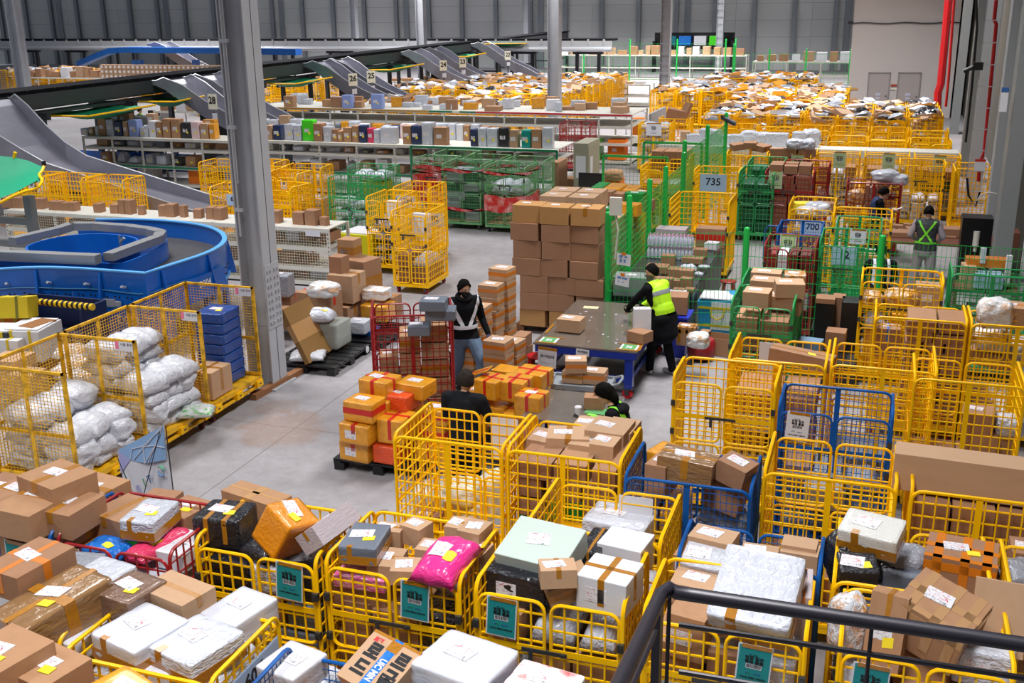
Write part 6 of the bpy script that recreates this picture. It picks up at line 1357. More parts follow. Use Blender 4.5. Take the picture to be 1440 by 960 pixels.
b = MB(); b.hexa([(-.18, -.18, 0), (.18, -.18, 0), (.18, .18, 0), (-.18, .18, 0)], [(-.24, -.24, .62), (.24, -.24, .62), (.24, .24, .62), (-.24, .24, .62)]); c_ = at(834, 275, 0); tag(ob('waste_bin', b.mesh('waste_bin', mat('bin_blue', '1a2fb0')), None, (c_.x, c_.y, 0)), 'blue waste bin in front of the dark desk', 'bin')
bagbox(861, 262, .45, (.6, .5, .5), -4, OBAG, 'orange and black tote with a brown sack on top, near the desk', 'tote_bag', 'bag'); P('sack', 862, 246, .85, (.6, .5, .3), 0, host='on the orange and black tote', adj='=brown paper sack', m=CART, lab=False)
# ================================================================ long parcel racks
RK1 = (-24.9, -19.2, 29.35); 
r1 = rack('parcel_rack', -24.9, -19.2, 29.35, 1.2, (.15, .7, 1.27, 1.6), 1.18, 'white parcel rack left of the steel column, parcels along its top', False, (1,))
r2 = rack('parcel_rack', -18.9, -8.75, 29.7, 1.9, (.15, .7, 1.27, 1.6), 1.3, 'white parcel rack right of the steel column with rows of bright parcels', False, (1,))
b = MB(); b.box((0, -.05, 1.57), (4.55, .05, .06)); b.box((-2.27, -.05, .8), (.06, .05, 1.55)); b.box((2.27, -.05, .8), (.06, .05, 1.55)); ob('green_frame', b.mesh('green_frame', mat('green_edge', '117a54', .5)), r2, (18.9-11.0, 0, 0))
kinds = {'b': ('carton', CART, ''), 'B': ('carton', CARTL, ''), 'w': ('wrapped_box', POLY, ''), 'n': ('wrapped_box', NAVY, '=navy parcel'), 'k': ('wrapped_box', BPOLY, '=black parcel'), 'g': ('wrapped_box', NEON, '=bright green parcel'), 'p': ('wrapped_box', ROSE, '=pink parcel'), 'a': ('taped_carton', AMB, ''), 'f': ('foam_box', FOAM, ''), 't': ('wrapped_box', mat('teal_poly', '0f8f86', .3), '=teal parcel'), 'm': ('mailer_bag', POLY, ''), 's': ('wrapped_box', GRYB, '=slate parcel'), 'l': ('wrapped_box', mat('lilac', '8ea0d8', .4), '=lilac and navy parcel'), 'r': ('wrapped_box', mat('pale_rose', 'e0c4c8', .4), '=pale rose bag')}
def row(seq, y, zb, host, q, tilt=0):
    "seq: (photo x0, x1, height, kind letter)"
    for (x0, x1, h_, k_) in seq:
        a_ = aty(x0, 195, y).x; c_ = aty(x1, 195, y).x; kd, m_, ad = kinds[k_]; w_ = max(.08, c_-a_-.015)
        if kd == 'mailer_bag': kd = 'wrapped_box'
        if kd == 'carton': kd = 'upright_carton'; ad = ad or '=upright brown carton'
        o = parcel(kd, ((a_+c_)/2, y+q.uniform(-.03, .03), zb+h_/2), (w_, q.uniform(.24, .34), h_), q.uniform(-3, 3), host=host, adj=ad or None, m=m_, lab='front', note='front' if q.random() < .75 else False, seed=q.randrange(6))
q = random.Random(17)
row([(119, 129, .22, 'w'), (130, 137, .26, 'B'), (138, 143, .3, 'f'), (144, 155, .56, 'b'), (156, 166, .54, 'w'), (167, 177, .5, 'n'), (178, 185, .48, 'B'), (186, 199, .54, 'l'), (200, 207, .3, 'f'), (208, 214, .38, 'w'), (215, 224, .52, 'f'), (225, 233, .5, 'b'), (234, 245, .6, 'b'), (246, 258, .6, 'b'), (259, 273, .5, 'k'), (274, 285, .54, 'r'), (286, 297, .48, 'B'), (298, 306, .48, 'a')], 29.7, 1.6, 'on the rack left of the column', q)
row([(171, 188, .34, 'B'), (213, 224, .34, 'B'), (290, 306, .2, 'a')], 30.2, 1.95, 'in the rear row left of the column', q)
row([(354, 371, .42, 'w'), (377, 387, .44, 'B'), (388, 399, .46, 'n'), (403, 415, .5, 'w'), (416, 427, .48, 'w'), (428, 444, .64, 'g'), (445, 457, .54, 'b'), (458, 469, .46, 'w'), (470, 478, .38, 'b'), (479, 485, .34, 'b'), (486, 497, .44, 'b'), (498, 507, .5, 'b'), (508, 518, .52, 'n'), (519, 528, .44, 'p'), (529, 537, .42, 'w'), (538, 559, .5, 'w'), (569, 581, .54, 'b'), (582, 595, .56, 'n'), (596, 611, .66, 'w'), (612, 630, .52, 'b'), (664, 673, .5, 'n'), (674, 686, .54, 'w'), (687, 702, .54, 'w'), (703, 717, .56, 'k'), (718, 730, .5, 'B'), (735, 748, .52, 't'), (749, 763, .54, 'b'), (764, 779, .6, 'w')], 30.0, 1.6, 'in the front row of the long rack', q)
row([(350, 361, .7, 'b'), (359, 380, .5, 'w'), (381, 396, .48, 'w'), (397, 410, .62, 'B'), (411, 427, .52, 'w'), (443, 465, .42, 'w'), (475, 482, .4, 's'), (483, 492, .48, 'a'), (493, 506, .5, 'w'), (507, 519, .42, 'f'), (526, 540, .44, 'a'), (541, 551, .4, 'w'), (552, 564, .4, 'n'), (566, 573, .46, 'r'), (574, 585, .46, 'f'), (586, 597, .44, 'b'), (610, 631, .5, 'w'), (632, 643, .5, 'w'), (644, 654, .48, 'f'), (655, 663, .46, 'b'), (664, 677, .5, 'w'), (678, 690, .44, 'b'), (691, 703, .4, 'B')], 31.2, 1.6, 'in the rear row of the long rack', q)
# lower shelves: flat mixed parcels
for hi, (xa, xb, y, hn, n) in enumerate(((-24.6, -19.6, 29.8, 'of the rack left of the column', 9), (-18.6, -9.0, 30.1, 'of the long rack', 17))):
    for zi, (z, hh) in enumerate(((.72, .4), (1.29, .2))):
        for i in range(n):
            w_ = (xb-xa)/n; k_ = q.choice('bwkwsfBm')
            kd, m_, ad = kinds[k_]; h_ = q.uniform(.4, 1)*hh
            if kd == 'carton': kd = 'upright_carton'; ad = '=upright brown carton'
            parcel(kd, (xa+w_*(i+.5), y+q.uniform(-.05, .1), z+h_/2+.0), (w_*q.uniform(.5, .85), q.uniform(.3, .5), h_), q.uniform(-8, 8), host='on the %s shelf %s' % (['lower', 'upper inner'][zi], hn), adj=ad or None, m=m_, lab='front' if q.random() < .4 else False, note='front' if q.random() < .5 else False)
# floor level under rack 1
H = 'under the rack left of the column'
for x, w_, h_, m_, ad in ((-22.8, .6, .5, mat('pale_grey_case', 'b8b9bb', .5), '=large pale grey carton'), (-20.9, .5, .55, OBAG, '=orange delivery tote'), (-20.2, .4, .6, mat('brown_carton_tall', '8a5a2c'), '=amber brown tote side'), (-19.5, .6, .5, CBAG, '=cyan delivery tote')): parcel('delivery_tote', (x, 29.85, .15+h_/2), (w_, .5, h_), 0, host=H, adj=ad, m=m_, lab=False)
for x in (-24.4, -23.9): parcel('carton', (x, 29.2, .45), (.46, .5, .5), 0, host='at the rack foot left of the column', lab=False)
S2Y = 37.9
r3 = rack('parcel_rack', -23.9, -8.4, S2Y, 2.6, (.12, .75, 1.35, 1.78), 1.15, 'second parcel rack with tape-coloured edge far beyond the first', False, (), edge=((0, .5, mat('amber_edge', 'b88a3c', .5)), (.5, .56, mat('green_edge', '117a54')), (.58, .62, mat('green_edge', '117a54')), (.62, 1, mat('red_edge', 'c02838', .5))))
q = random.Random(23)
row([(405, 418, .42, 'b'), (486, 500, .5, 'l'), (526, 542, .55, 'l')], S2Y+.3, 1.78, 'on the second rack near its edge', q)
H = 'on the second rack'
for i in range(46):
    px = q.uniform(410, 880); k_ = q.choice('bbbwwfaB'); kd, m_, ad = kinds[k_]; s = (q.uniform(.25, .6), q.uniform(.25, .5), q.uniform(.12, .4)); y_ = q.uniform(S2Y+.4, S2Y+2.4); a_ = aty(px, 152, y_)
    if kd == 'carton': kd = 'small_carton'; ad = '=small brown carton'
    parcel(kd, (min(a_.x, -8.9), y_, 1.78+s[2]/2), s, q.uniform(-20, 20), host=H, adj=ad or None, m=m_, parts=False)
# open carton on right end of rack 2, black totes below
for x, m_, ad in ((-9.9, NEON, '=bright green crate'), (-9.0, OBAG, '=orange tote with black rim')): parcel('delivery_tote', (x, S2Y+.5, .5), (.62, .6, .72), 0, host='under the right end of the second rack', adj=ad, m=m_, lab='front')
# ================================================================ overhead sorting line and its chutes
CXD = -25.2
dk_ = empty('sorting_conveyor', (CXD, 55, 0)); tag(dk_, 'long overhead grey sorting conveyor running back to the far wall', 'conveyor')
DST = mat('deck_steel', '3c3e43', .6); DBK = mat('deck_black', '1a1a1f', .9, spec=.1)
b = MB(); b.box((0, -2, 3.2), (1.5, 66, .1)); b.mi = 0
for i in range(110): b.box((.74, -34+i*.6, 3.26), (.06, .5, .04))
ob('track', b.mesh('track', DBK), dk_)
b = MB(); b.box((.78, -2, 2.95), (.05, 66, .42)); b.box((-.78, -2, 2.95), (.05, 66, .42)); b.box((0, -2, 2.72), (1.5, 66, .06)); b.box((.5, -2, 2.55), (.25, 66, .12)); ob('side_channel', b.mesh('side_channel', DST), dk_)
for i in range(16):
    y = -32+i*4.2
    b = MB()
    for s in (-1, 1): b.box((s*.7, y, 1.25), (.16, .16, 2.5))
    b.box((0, y, 2.45), (1.9, .18, .2)); b.box((0, y, 1.2), (1.4, .08, .1)); ob('leg', b.mesh('leg', DARK), dk_)
fc = empty('sorting_conveyor', (-45, 67, 0)); tag(fc, 'overhead sorting conveyor crossing in front of the back wall', 'conveyor')
b = MB(); b.box((4, 0, 3.3), (50, 1.5, .12)); ob('track', b.mesh('track', DBK), fc); b = MB(); b.box((4, -.78, 3.0), (50, .05, .5)); b.cyl((-21, -.9, 2.75), (29, -.9, 2.75), .14, 8)
for i in range(50): b.box((-20.5+i, -.8, 3.2), (.12, .06, .3))
ob('side_channel', b.mesh('side_channel', LSTEEL), fc)
for i in range(12):
    b = MB()
    for s in (-.7, .7): b.box((-20+i*4.3+s, 0, 1.3), (.2, .2, 2.6))
    b.box((-20+i*4.3, 0, 2.5), (1.9, .3, .16)); ob('leg', b.mesh('leg', DARK), fc)
CHM = mat('chute_steel', '8b8b98', .38, .45, noisecol='9c9cab', nscale=2)
def chute(y, label, num=None, reach=4.6, drop=None, w=1.2, x0=CXD+.7, z0=3.12, zend=1.0, skew=0, dirx=1):
    o = empty('parcel_chute', (x0, y, 0)); tag(o, label, 'chute', 'sheet metal chutes of the overhead line')
    prof = [(0, z0), (.25, z0-.02), (.55, z0-.16), (1.2, z0-.62), (2.0, z0-1.15), (2.8, z0-1.55), (3.6, z0-1.82), (reach, zend)]
    W = [w*1.5, w*1.45, w*1.35, w*1.15, w, w*.85, w*.8, w*.78]
    b = MB(); b.sheet([[(dirx*u, skew*u/reach-ww/2, z) for (u, z), ww in zip(prof, W)], [(dirx*u, skew*u/reach+ww/2, z) for (u, z), ww in zip(prof, W)]]); b.sheet([[(dirx*u, skew*u/reach-ww/2, z-.03) for (u, z), ww in zip(prof, W)], [(dirx*u, skew*u/reach+ww/2, z-.03) for (u, z), ww in zip(prof, W)]])
    ob('slide', b.mesh('slide', CHM), o)
    hs_ = [.03, .05, .3, .5, .5, .48, .42, .2]
    for s in (-1, 1):
        b = MB()
        for off in (0, .025): b.sheet([[(dirx*u, skew*u/reach+s*(ww/2+off), z-.12) for (u, z), ww in zip(prof, W)], [(dirx*u, skew*u/reach+s*(ww/2+off), z+h_) for (u, z), ww, h_ in zip(prof, W, hs_)]])
        ob('side_wall', b.mesh('side_wall', CHM), o); b = MB(); b.tube([(dirx*u, skew*u/reach+s*(ww/2+.012), z+h_) for (u, z), ww, h_ in zip(prof, W, hs_)], .02, 5); ob('rim', b.mesh('rim', LSTEEL, True), o)
    for u, z in ((1.6, z0-.95), (3.6, z0-1.85)):
        b = MB(); b.box((dirx*u, skew*u/reach, z/2), (.09, w*.6, z-.1)); ob('leg', b.mesh('leg', DARK), o)
    if num:
        b = MB(); b.box((0, 0, 0), (.4, .03, .52)); sg = ob('number_sign', b.mesh('number_sign', mat('sign_cream', 'e6e2cf', .5)), o, (dirx*2.5, -w*.75, z0-.65), (0, 0, R_(-12 if num == '28' else 50)))
        ob('lettering', text_mesh(num, .33, INK, .01), sg, (0, -.02, .04), (R_(90), 0, 0)); b = MB(); b.bar((dirx*2.5, -w*.72, z0-1.0), (dirx*2.5, -w*.72, .3), .05); ob('sign_post', b.mesh('sign_post', DARK), o)
        b = MB(); b.box((0, 0, 0), (.22, .02, .22)); ob('small_sign', b.mesh('small_sign', WPAPER), sg, (.05, 0, -.5))
    return o
chute(24.4, 'big sheet metal chute at the far left, nearest of the line', None, reach=8.6, w=1.9, zend=.6, skew=-1.2)
chute(33.5, 'left chute of the nearer pair, with sign 28', '28', reach=4.4); chute(35.4, 'right chute of the nearer pair beside sign 28', None, reach=4.4)
chute(44.2, 'left chute of the second pair with sign 26', '26', skew=-.2); chute(46.0, 'right chute of the second pair with sign 25', '25', skew=-.2)
chute(54.6, 'left chute of the third pair with sign 24', '24'); chute(57.4, 'right chute of the third pair with sign 23', '23'); chute(65.0, 'last chute by the back wall with sign 22', '22')
chute(63, 'pair of pale chutes coming off the cross conveyor', None, reach=5, x0=-46.5, z0=3.2); 
# green nets with yellow rims
def net(x, y, z, w, d, label, rz=0, sag=.25):
    o = empty('safety_net', (x, y, z), R_(rz)); tag(o, label, 'net', 'green catch nets of the sorting line')
    b = MB(); b.sheet([[(-w/2+w*i/10, -d/2+d*j/8, -sag*math.sin(math.pi*i/10)*math.sin(math.pi*j/8)+.02*math.sin(i*2+j)) for i in range(11)] for j in range(9)]); ob('netting', b.mesh('netting', MESHG, 'all'), o)
    b = MB(); b.tube([(-w/2, -d/2-.02, -.02), (w/2, -d/2-.02, .0)], .03, 8); b.tube([(w/2, -d/2, 0), (w/2+.1, d/2, .06)], .03, 8); ob('yellow_rim', b.mesh('yellow_rim', YEL, True), o)
    return o
net(-24.0, 29.2, 2.45, 1.8, 3.2, 'green net slung under the line, nearest to the camera side'); net(-23.9, 32.8, 2.5, 1.6, 1.6, 'green net just left of the chute pair with sign 28')
net(-24.0, 41.8, 2.5, 1.8, 3.0, 'green net between the sign 28 chutes and the sign 26 chutes'); net(-24.0, 51.5, 2.5, 1.8, 4.0, 'green net between the second and third chute pairs'); net(-24.0, 61.5, 2.6, 1.8, 3.0, 'green net before the last chute'); net(-22.8, 66.5, 3.1, 2.6, 1.4, 'green net at the corner of the two lines')
# the green net and grey frame close at the left edge
cn = empty('net_tray', (-17.9, 17.0, 0)); tag(cn, 'green net tray with bent yellow rim on a grey frame at left edge', 'net tray')
nw = [aty(px, py, yy)-Vector((-17.9, 17.0, 0)) for px, py, yy in ((-60, 215, 18.4), (0, 220, 18.2), (20, 222, 18.0), (40, 226, 17.9), (60, 234, 17.8))]; nl = [aty(px, py, yy)-Vector((-17.9, 17.0, 0)) for px, py, yy in ((-60, 290, 16.8), (0, 278, 16.9), (20, 270, 17.0), (36, 262, 17.1), (52, 254, 17.2))]
b = MB(); b.sheet([[a_.lerp(c_, t)+Vector((0, 0, -.12*math.sin(math.pi*t)+.015*math.sin(9*t+i))) for i, (a_, c_) in enumerate(zip(nw, nl))] for t in [k_/8 for k_ in range(9)]]); ob('netting', b.mesh('netting', mat('net_bright', '0c9a72', .5), 'all'), cn)
yp = [aty(px, py, yy)-Vector((-17.9, 17.0, 0)) for px, py, yy in ((62, 232, 17.7), (60, 240, 17.6), (54, 246, 17.5), (60, 252, 17.4), (57, 261, 17.3), (48, 266, 17.2), (32, 269, 17.0), (0, 285, 16.8), (-20, 295, 16.7))]
b = MB(); b.tube(sm(yp, 2), .03, 8); b.tube([nw[2], nw[2]+Vector((.05, 0, .12))], .035, 8); ob('yellow_rim', b.mesh('yellow_rim', YEL, True), cn); b = MB(); b.tube([yp[0], yp[0]+Vector((0, 0, .08))], .045, 8); ob('cap', b.mesh('cap', BLK), cn)
fr = empty('support_stand', (-16.4, 17.8, 0)); tag(fr, 'grey painted steel support frame at the left edge', 'frame'); p1_ = aty(40, 275, 17.8)-Vector((-16.4, 17.8, 0)); b = MB(); b.box((p1_.x, 0, p1_.z/2-.0), (.17, .17, p1_.z)); 
for zz in (p1_.z-.55, .9): b.box((p1_.x-1.6, 0, zz), (3.2, .1, .14))
ob('post', b.mesh('post', mat('side_column_paint', '868a8c')), fr)
# dark switch cabinet and things below the line
sc_ = empty('switch_cabinet', (-26.2, 36.5, 0)); tag(sc_, 'dark cabinet below the sign 28 chutes', 'cabinet'); b = MB(); b.box((2.3, 0, .8), (1.0, .8, 1.6)); ob('body', b.mesh('body', mat('cabinet_dark', '4a4c4c', .5)), sc_)
sc2 = empty('steel_locker', (-24.6, 31.8, 0)); tag(sc2, 'pale grey two-door locker below the line, left of the seated clerk', 'locker'); b = MB(); b.box((0, 0, 1.55), (1.7, .6, .9)); ob('body', b.mesh('body', mat('locker_grey', 'a9aca4', .5)), sc2)
for s in (-.1, .1): b = MB(); b.box((s, -.32, 1.5), (.05, .03, .3)); ob('handle', b.mesh('handle', DARK), sc2)
b = MB(); b.box((0, 0, .55), (1.6, .5, 1.1)); ob('stand', b.mesh('stand', BLK), sc2)
bb_ = empty('blue_trough', (-24.5, 30.6, 0)); tag(bb_, 'blue conveyor trough passing behind the rack left of the column', 'conveyor'); b = MB(); b.box((0, .2, .55), (6, .5, .4)); b.box((0, -.1, .85), (6, .05, .2)); ob('body', b.mesh('body', BCON), bb_)
# blue incline conveyor in the far left
bi = empty('incline_conveyor', (-42, 64, 0)); tag(bi, 'blue inclined belt conveyor rising towards the back wall, far left', 'conveyor')
pts = [aty(113, 90, 62), aty(140, 78, 62), aty(158, 71, 62), aty(180, 70, 62), aty(300, 71, 62), aty(420, 73, 62)]
b = MB(); 
for a_, c_ in zip(pts, pts[1:]): b.strip(a_-Vector((-42, 64, 0)), c_-Vector((-42, 64, 0)), .8, .36, (0, 0, 1))
ob('trough', b.mesh('trough', BCON), bi)
for px in (190, 197, 275): p = aty(px, 84, 62); b = MB(); b.box((p.x+42, -2, p.z/2), (.35, .35, p.z)); ob('leg', b.mesh('leg', BCON), bi)
# ================================================================ far cages, one object each
def block(xs, ys, host, kind='yellow roll cage', style='yellow', skip=(), rot=0, q=random.Random(2)):
    for j, y in enumerate(ys):
        for i, x in enumerate(xs):
            if (i, j) in skip: continue
            o = cage(x+q.uniform(-.02, .02), y+q.uniform(-.06, .06), q.choice((0, 180))+q.uniform(-2, 2), style, lod=2, host=(kind, host % ['nearest', 'second', 'third', 'fourth', 'fifth', 'sixth', 'seventh', 'eighth', 'ninth', 'tenth', 'eleventh', 'twelfth', 'thirteenth'][j]))
            TOPS.append((o.location.x, o.location.y))
TOPS = []
q = random.Random(31)
block([-.95, .22, 1.38], [33.9], 'in the %s empty row under the partition wall')
block([-5.6+i*1.17 for i in range(7)], [36.6], 'in the %s row right behind the white bench'); 
TOPS.clear()
RB = [40.2+i*1.32 for i in range(11)]
block([-5.6+i*1.17 for i in range(4)], RB, 'in the %s row of the block at the aisle side'); block([-.92+i*1.17 for i in range(3)], RB[:5], 'in the %s row of the block by the partition wall')
block([-9.6+i*1.15 for i in range(4)], [50+i*1.3 for i in range(5)], 'in the %s row of the block at the far aisle')
block([-8.6+i*1.15 for i in range(5)], [58.5+i*1.4 for i in range(3)], 'in the %s row left of the partition wall')
# far centre block
block([-17.6+i*1.15 for i in range(4)], [47.6+i*1.35 for i in range(10)], 'in the %s row of the bright centre block')
block([-22.6+i*1.15 for i in range(4)], [50+i*1.6 for i in range(6)], 'in the %s row of the centre block near the chutes')
block([-20.5+i*1.15 for i in range(6)], [42.2, 43.9], 'in the %s row behind the second rack')
block([-34, -32.8, -31.6, -30.4, -29.2], [50, 52.5, 55], 'in the %s row left of the overhead line', q=random.Random(5))
block([-44, -42.8, -41.6, -40.4, -39.2, -38, -36.8], [60, 62.5], 'in the %s row at the far left')
block([-34.2, -33, -31.8], [32.3, 33.8], 'in the %s row under the overhead line'); block([-55+1.16*i for i in range(12)], [58.8, 60.6], 'in the %s row behind the rack left of the overhead line'); block([-54.5, -53.3, -52.1, -50.9], [50.5, 52.2], 'in the %s row at the far left edge')
for n_, (x, y, pt, lb) in enumerate(((-17.0, 45.6, '826', 'far yellow roll cage with plate 826, left of its numbered twin'), (-15.2, 46.2, '823', 'far yellow roll cage with plate 823, right of cage 826'))):
    o = cage(x, y, 0, lod=1, label=lb); sheet_sign(o, 'plate', .1, -.47, 1.3, w=.75, h=.5, text=pt)
# heaped parcels over those cages: past counting
def heap_mesh(spots, per, seed, kinds_, zr=(1.55, 1.74), sz=(.25, .6)):
    b = MB(); q = random.Random(seed)
    for (x, y) in spots:
        for i in range(per):
            w_, d_, h_ = q.uniform(*sz), q.uniform(*sz), q.uniform(.06, .2); M = Matrix.Translation((x+q.uniform(-.38, .38), y+q.uniform(-.3, .3), q.uniform(*zr))) @ Euler((q.uniform(-.3, .3), q.uniform(-.3, .3), q.uniform(0, 3.1))).to_matrix().to_4x4()
            b.mi = q.choice(kinds_); 
            if b.mi in (1, 3, 4): # soft bag
                n = 4; g = [[M @ Vector((w_*(u/n-.5), d_*(v/n-.5), h_*.8*(math.sin(math.pi*u/n)*math.sin(math.pi*v/n))**.5+q.uniform(-.01, .01))) for u in range(n+1)] for v in range(n+1)]; b.sheet(g)
                b.sheet([[M @ Vector((w_*(u/n-.5), d_*(v/n-.5), -.02)) for u in range(n+1)] for v in range(n+1)])
            else: b.box((0, 0, 0), (w_, d_, h_), M)
    return b
FM = [CARTL, POLY, FOAM, POLYG, BPOLY, AMB]
hm1 = heap_mesh(TOPS, 8, 3, (0, 0, 0, 1, 1, 2, 3, 5, 4))
lowspots = [(x, y) for x, y in TOPS if y < 46 or y > 55]
hm2 = heap_mesh(TOPS, 6, 4, (0, 1, 2, 1, 3), (.4, 1.5), (.3, .5)); o_ = len(hm1.v); hm1.v += hm2.v; hm1.f += [tuple(i+o_ for i in f) for f in hm2.f]; hm1.m += hm2.m
tag(ob('distant_parcels', hm1.mesh('distant_parcels', FM)), 'mixed parcels heaped in and over the distant yellow cages', 'parcels', kind='stuff')
# white bench with wire front on the right, mailers along it
rack('wire_front_bench', -6.3, 2.1, 32.3, .8, (.12, 1.5), 1.5, 'long white bench with wire front under the far right cages', True, lip=.22)
H = 'on the white bench at the far right'; q = random.Random(40)
for px, w_, h_ in [(964, .3, .42), (976, .5, .34), (993, .4, .52), (1006, .4, .5), (1024, .5, .34), (1036, .4, .36), (1055, .7, .5), (1071, .6, .46), (1086, .46, .44), (1100, .4, .44), (1124, .4, .5), (1140, .6, .6)]:
    c_ = aty(px, 195, 32.7); parcel('foam_box' if px == 964 else ('sack' if w_ > .55 else 'wrapped_box'), (c_.x, 32.7, 1.503+h_*.44), (w_*.9, .3, h_*.88), q.uniform(-10, 10), host=H, adj='=pale brown carton' if px == 964 else '=white upright mailer' if w_ < .56 else '=white bulging mailer', m=CARTL if px == 964 else POLY, parts=False)
# more racks far away
q = random.Random(50)
for n_, (x0, x1, y, zt, lb) in enumerate(((-28, -12.2, 59.4, 1.2, 'long white bench crossing the centre, far beyond the second rack'), (-52, -36.5, 56.6, 1.4, 'white rack with small cartons left of the overhead line'), (-23.5, -9.5, 79.8, 1.75, 'white rack full of cartons along the back wall'), (-8.2, -1.9, 72.5, 1.75, 'white rack of mixed parcels left of the partition wall'), (-30, -26.8, 40, 1.3, 'rack below the overhead line'))):
    rack('far_rack', x0, x1, y, 1.2, (.12, zt*.5, zt), 2.0, lb)
    spots = []; b = MB(); x = x0+.2
    while x < x1-.2:
        w_ = q.uniform(.3, .7)
        parcel('rack_carton', (x+w_/2, y+.4, zt+.001+(h_ := q.uniform(.3, .7))/2 if n_ != 0 else zt+.001+(h_ := q.uniform(.1, .3))/2), (w_*.92, .5, h_), q.uniform(-4, 4), host='on the %s' % ['long bench across the centre', 'rack left of the overhead line', 'rack along the back wall', 'rack left of the partition wall', 'rack below the overhead line'][n_], adj='=%s' % (nm_ := q.choice(('brown box', 'brown box', 'white box', 'pale box'))), m={'brown box': CART, 'white box': FOAM, 'pale box': CARTL}[nm_], parts=False)
        x += w_+q.uniform(.0, .25)
# shelf carton wall (many small cartons end-on) left
b = MB(); 
for i in range(90):
    x = -46+i % 30*.33; z = 1.5+(i//30)*.28; b.mi = 0; b.box((x, 56.9, z), (.3, .4, .26)); b.mi = 1; b.box((x, 56.69, z), (.14, .01, .12))
tag(ob('small_cartons', b.mesh('small_cartons', [CARTL, WPAPER])), 'wall of small end-on cartons on the rack left of the overhead line', 'cartons', kind='stuff')
# green fences and totes at the back
fence_run((-24.5, 78.6), (-10.8, 78.4), .1, 2.6, .4, .5, 'green fence with posts in front of the back wall rack', (.25, .5, .75, 1), 2.9, FGRN, .012)
fence_run((-10.2, 79), (-9.2, 70.5), .1, 2.6, .25, .3, 'green fence turning the corner near the back wall', (0, 1), 2.9, FGRN, .02)
fence_run((-9.2, 70.4), (-1.8, 70.2), .1, 2.3, .6, .5, 'green fence in front of the rack left of the partition wall', (.3, .6, .95), 2.6, FGRN, .012)
for i, (x, m_) in enumerate(((-16.6, mat('tote_teal', '0f6a78', .5)), (-15.4, BLUP), (-14.2, WPAPER), (-13.0, NEON))): parcel('tote_crate', (x, 88.6, 2.45), (.95, .8, .7), 0, host='on the dark shelf at the back wall', adj='=%s tote' % ['teal', 'blue', 'white', 'green'][i], m=m_, parts=False)
b = MB(); b.box((0, 0, 2.03), (6.4, 1, .12)); b.box((0, .5, 2.4), (6.4, .06, 1.3)); b.box((-3.1, 0, 1.2), (.15, 1, 2.4)); b.box((3.1, 0, 1.2), (.15, 1, 2.4)); tag(ob('dark_shelf', b.mesh('dark_shelf', BLK), None, (-14.8, 88.6, 0)), 'dark shelf with coloured totes high at the back wall', 'shelf')
# small cart with grey board in the far centre
ct = empty('hand_cart', (-9.4, 43.2, 0)); tag(ct, 'small hand cart with white rail and orange tote near the second rack', 'cart'); b = MB(); b.tube([(-.4, 0, .2), (-.4, 0, 1.3), (-.3, 0, 1.4), (.3, 0, 1.4), (.4, 0, 1.3), (.4, 0, .2)], .03, 8); ob('handle', b.mesh('handle', WPAPER, True), ct); b = MB(); b.box((0, .4, .2), (.8, 1.1, .06)); ob('deck', b.mesh('deck', GREENP), ct)
for sx in (-1, 1):
    for yy in (0, .8): ob('caster', caster_mesh(BLK), ct, (sx*.32, yy, 0), None, (1, 1, 1.2))
parcel('delivery_tote', (-9.3, 43.4, .7), (.5, .5, .8), 0, host='on the small hand cart', adj='=orange tote', m=OBAG, lab=False)
b = MB(); b.box((0, 0, .95), (.08, 3.0, 1.1)); b.box((0, -1.3, .25), (.5, .08, .5)); tag(ob('grey_screen', b.mesh('grey_screen', mat('screen_grey', '8d929c', .5)), None, (-8.4, 42.6, 0)), 'grey partition screen beside the small hand cart', 'screen')
# maroon cage and amber cage at the right end of the second rack
o = cage(-9.9, 36.2, 0, style='red', lod=1, label='maroon roll cage in front of the right end of the second rack')
o = cage(-7.25, 36.6, 180, lod=0, label='yellow roll cage of white mailers with white sign at the second rack corner'); sheet_sign(o, 'white', -.0, .47, 1.5, w=.5, h=.4, rz=180)
fill(-7.25, 36.6, 0, 1.75, 'in the mailer cage at the second rack corner', pal=('mailer_bag',), seed=120, nx=(2, 3), hs=(.28, .34))
cage(-6.9, 38.4, 180, lod=1, label='yellow roll cage with a sagging brown carton behind the mailer cage'); parcel('carton', (-6.9, 38.4, 1.75), (.7, .6, .4), 10, ry=12, host='on the cage behind the mailer cage', adj='sagging', lab=False); parcel('carton', (-6.6, 38.5, 1.9), (.1, .6, .6), 30, ry=24, host='on the cage behind the mailer cage', adj='torn flap', lab=False)
# ================================================================ right-hand group behind the fence
G_R = 'roll cages behind the long green fence'
def CR(x, y, rz, lb, **k): return cage(x, y, rz, label=lb, group=k.pop('group', G_R), **k)
o = CR(-3.72, 26.75, 0, 'yellow roll cage with number plate 735', W=1.1); sheet_sign(o, 'plate', -.2+.15, -.5, 1.4, w=.62, h=.4, text='735')
CR(-3.45, 22.75, 0, 'low-fronted yellow cage with two plain cartons in front of cage 735', W=1.25, D=1.2, doors=False)
H = 'in the low-fronted cage before cage 735'
parcel('carton', (-3.95, 21.9, 1.0), (.62, .4, .3), 0, host=H, adj='upper open', lab=False, m=LAVB); parcel('carton', (-4.1, 21.75, .68), (.7, .4, .3), 0, host=H, adj='lower open', lab=False, m=LAVB); parcel('carton', (-3.2, 22.4, .9), (.6, .4, .4), 0, host=H, adj='red-striped', lab=False, tape='belt', tmat=RTAPE); parcel('carton', (-3.2, 22.4, .48), (.62, .44, .4), 0, host=H, adj='lowest', lab=False)
CR(-2.72, 28.6, 0, 'dark green tall roll cage right of cage 735', style='green', W=.9, D=1.2, wheels=REDW); CR(-2.75, 26.9, 0, 'dark green tall roll cage nearer the camera, right of cage 735', style='green', W=.85, D=1.2)
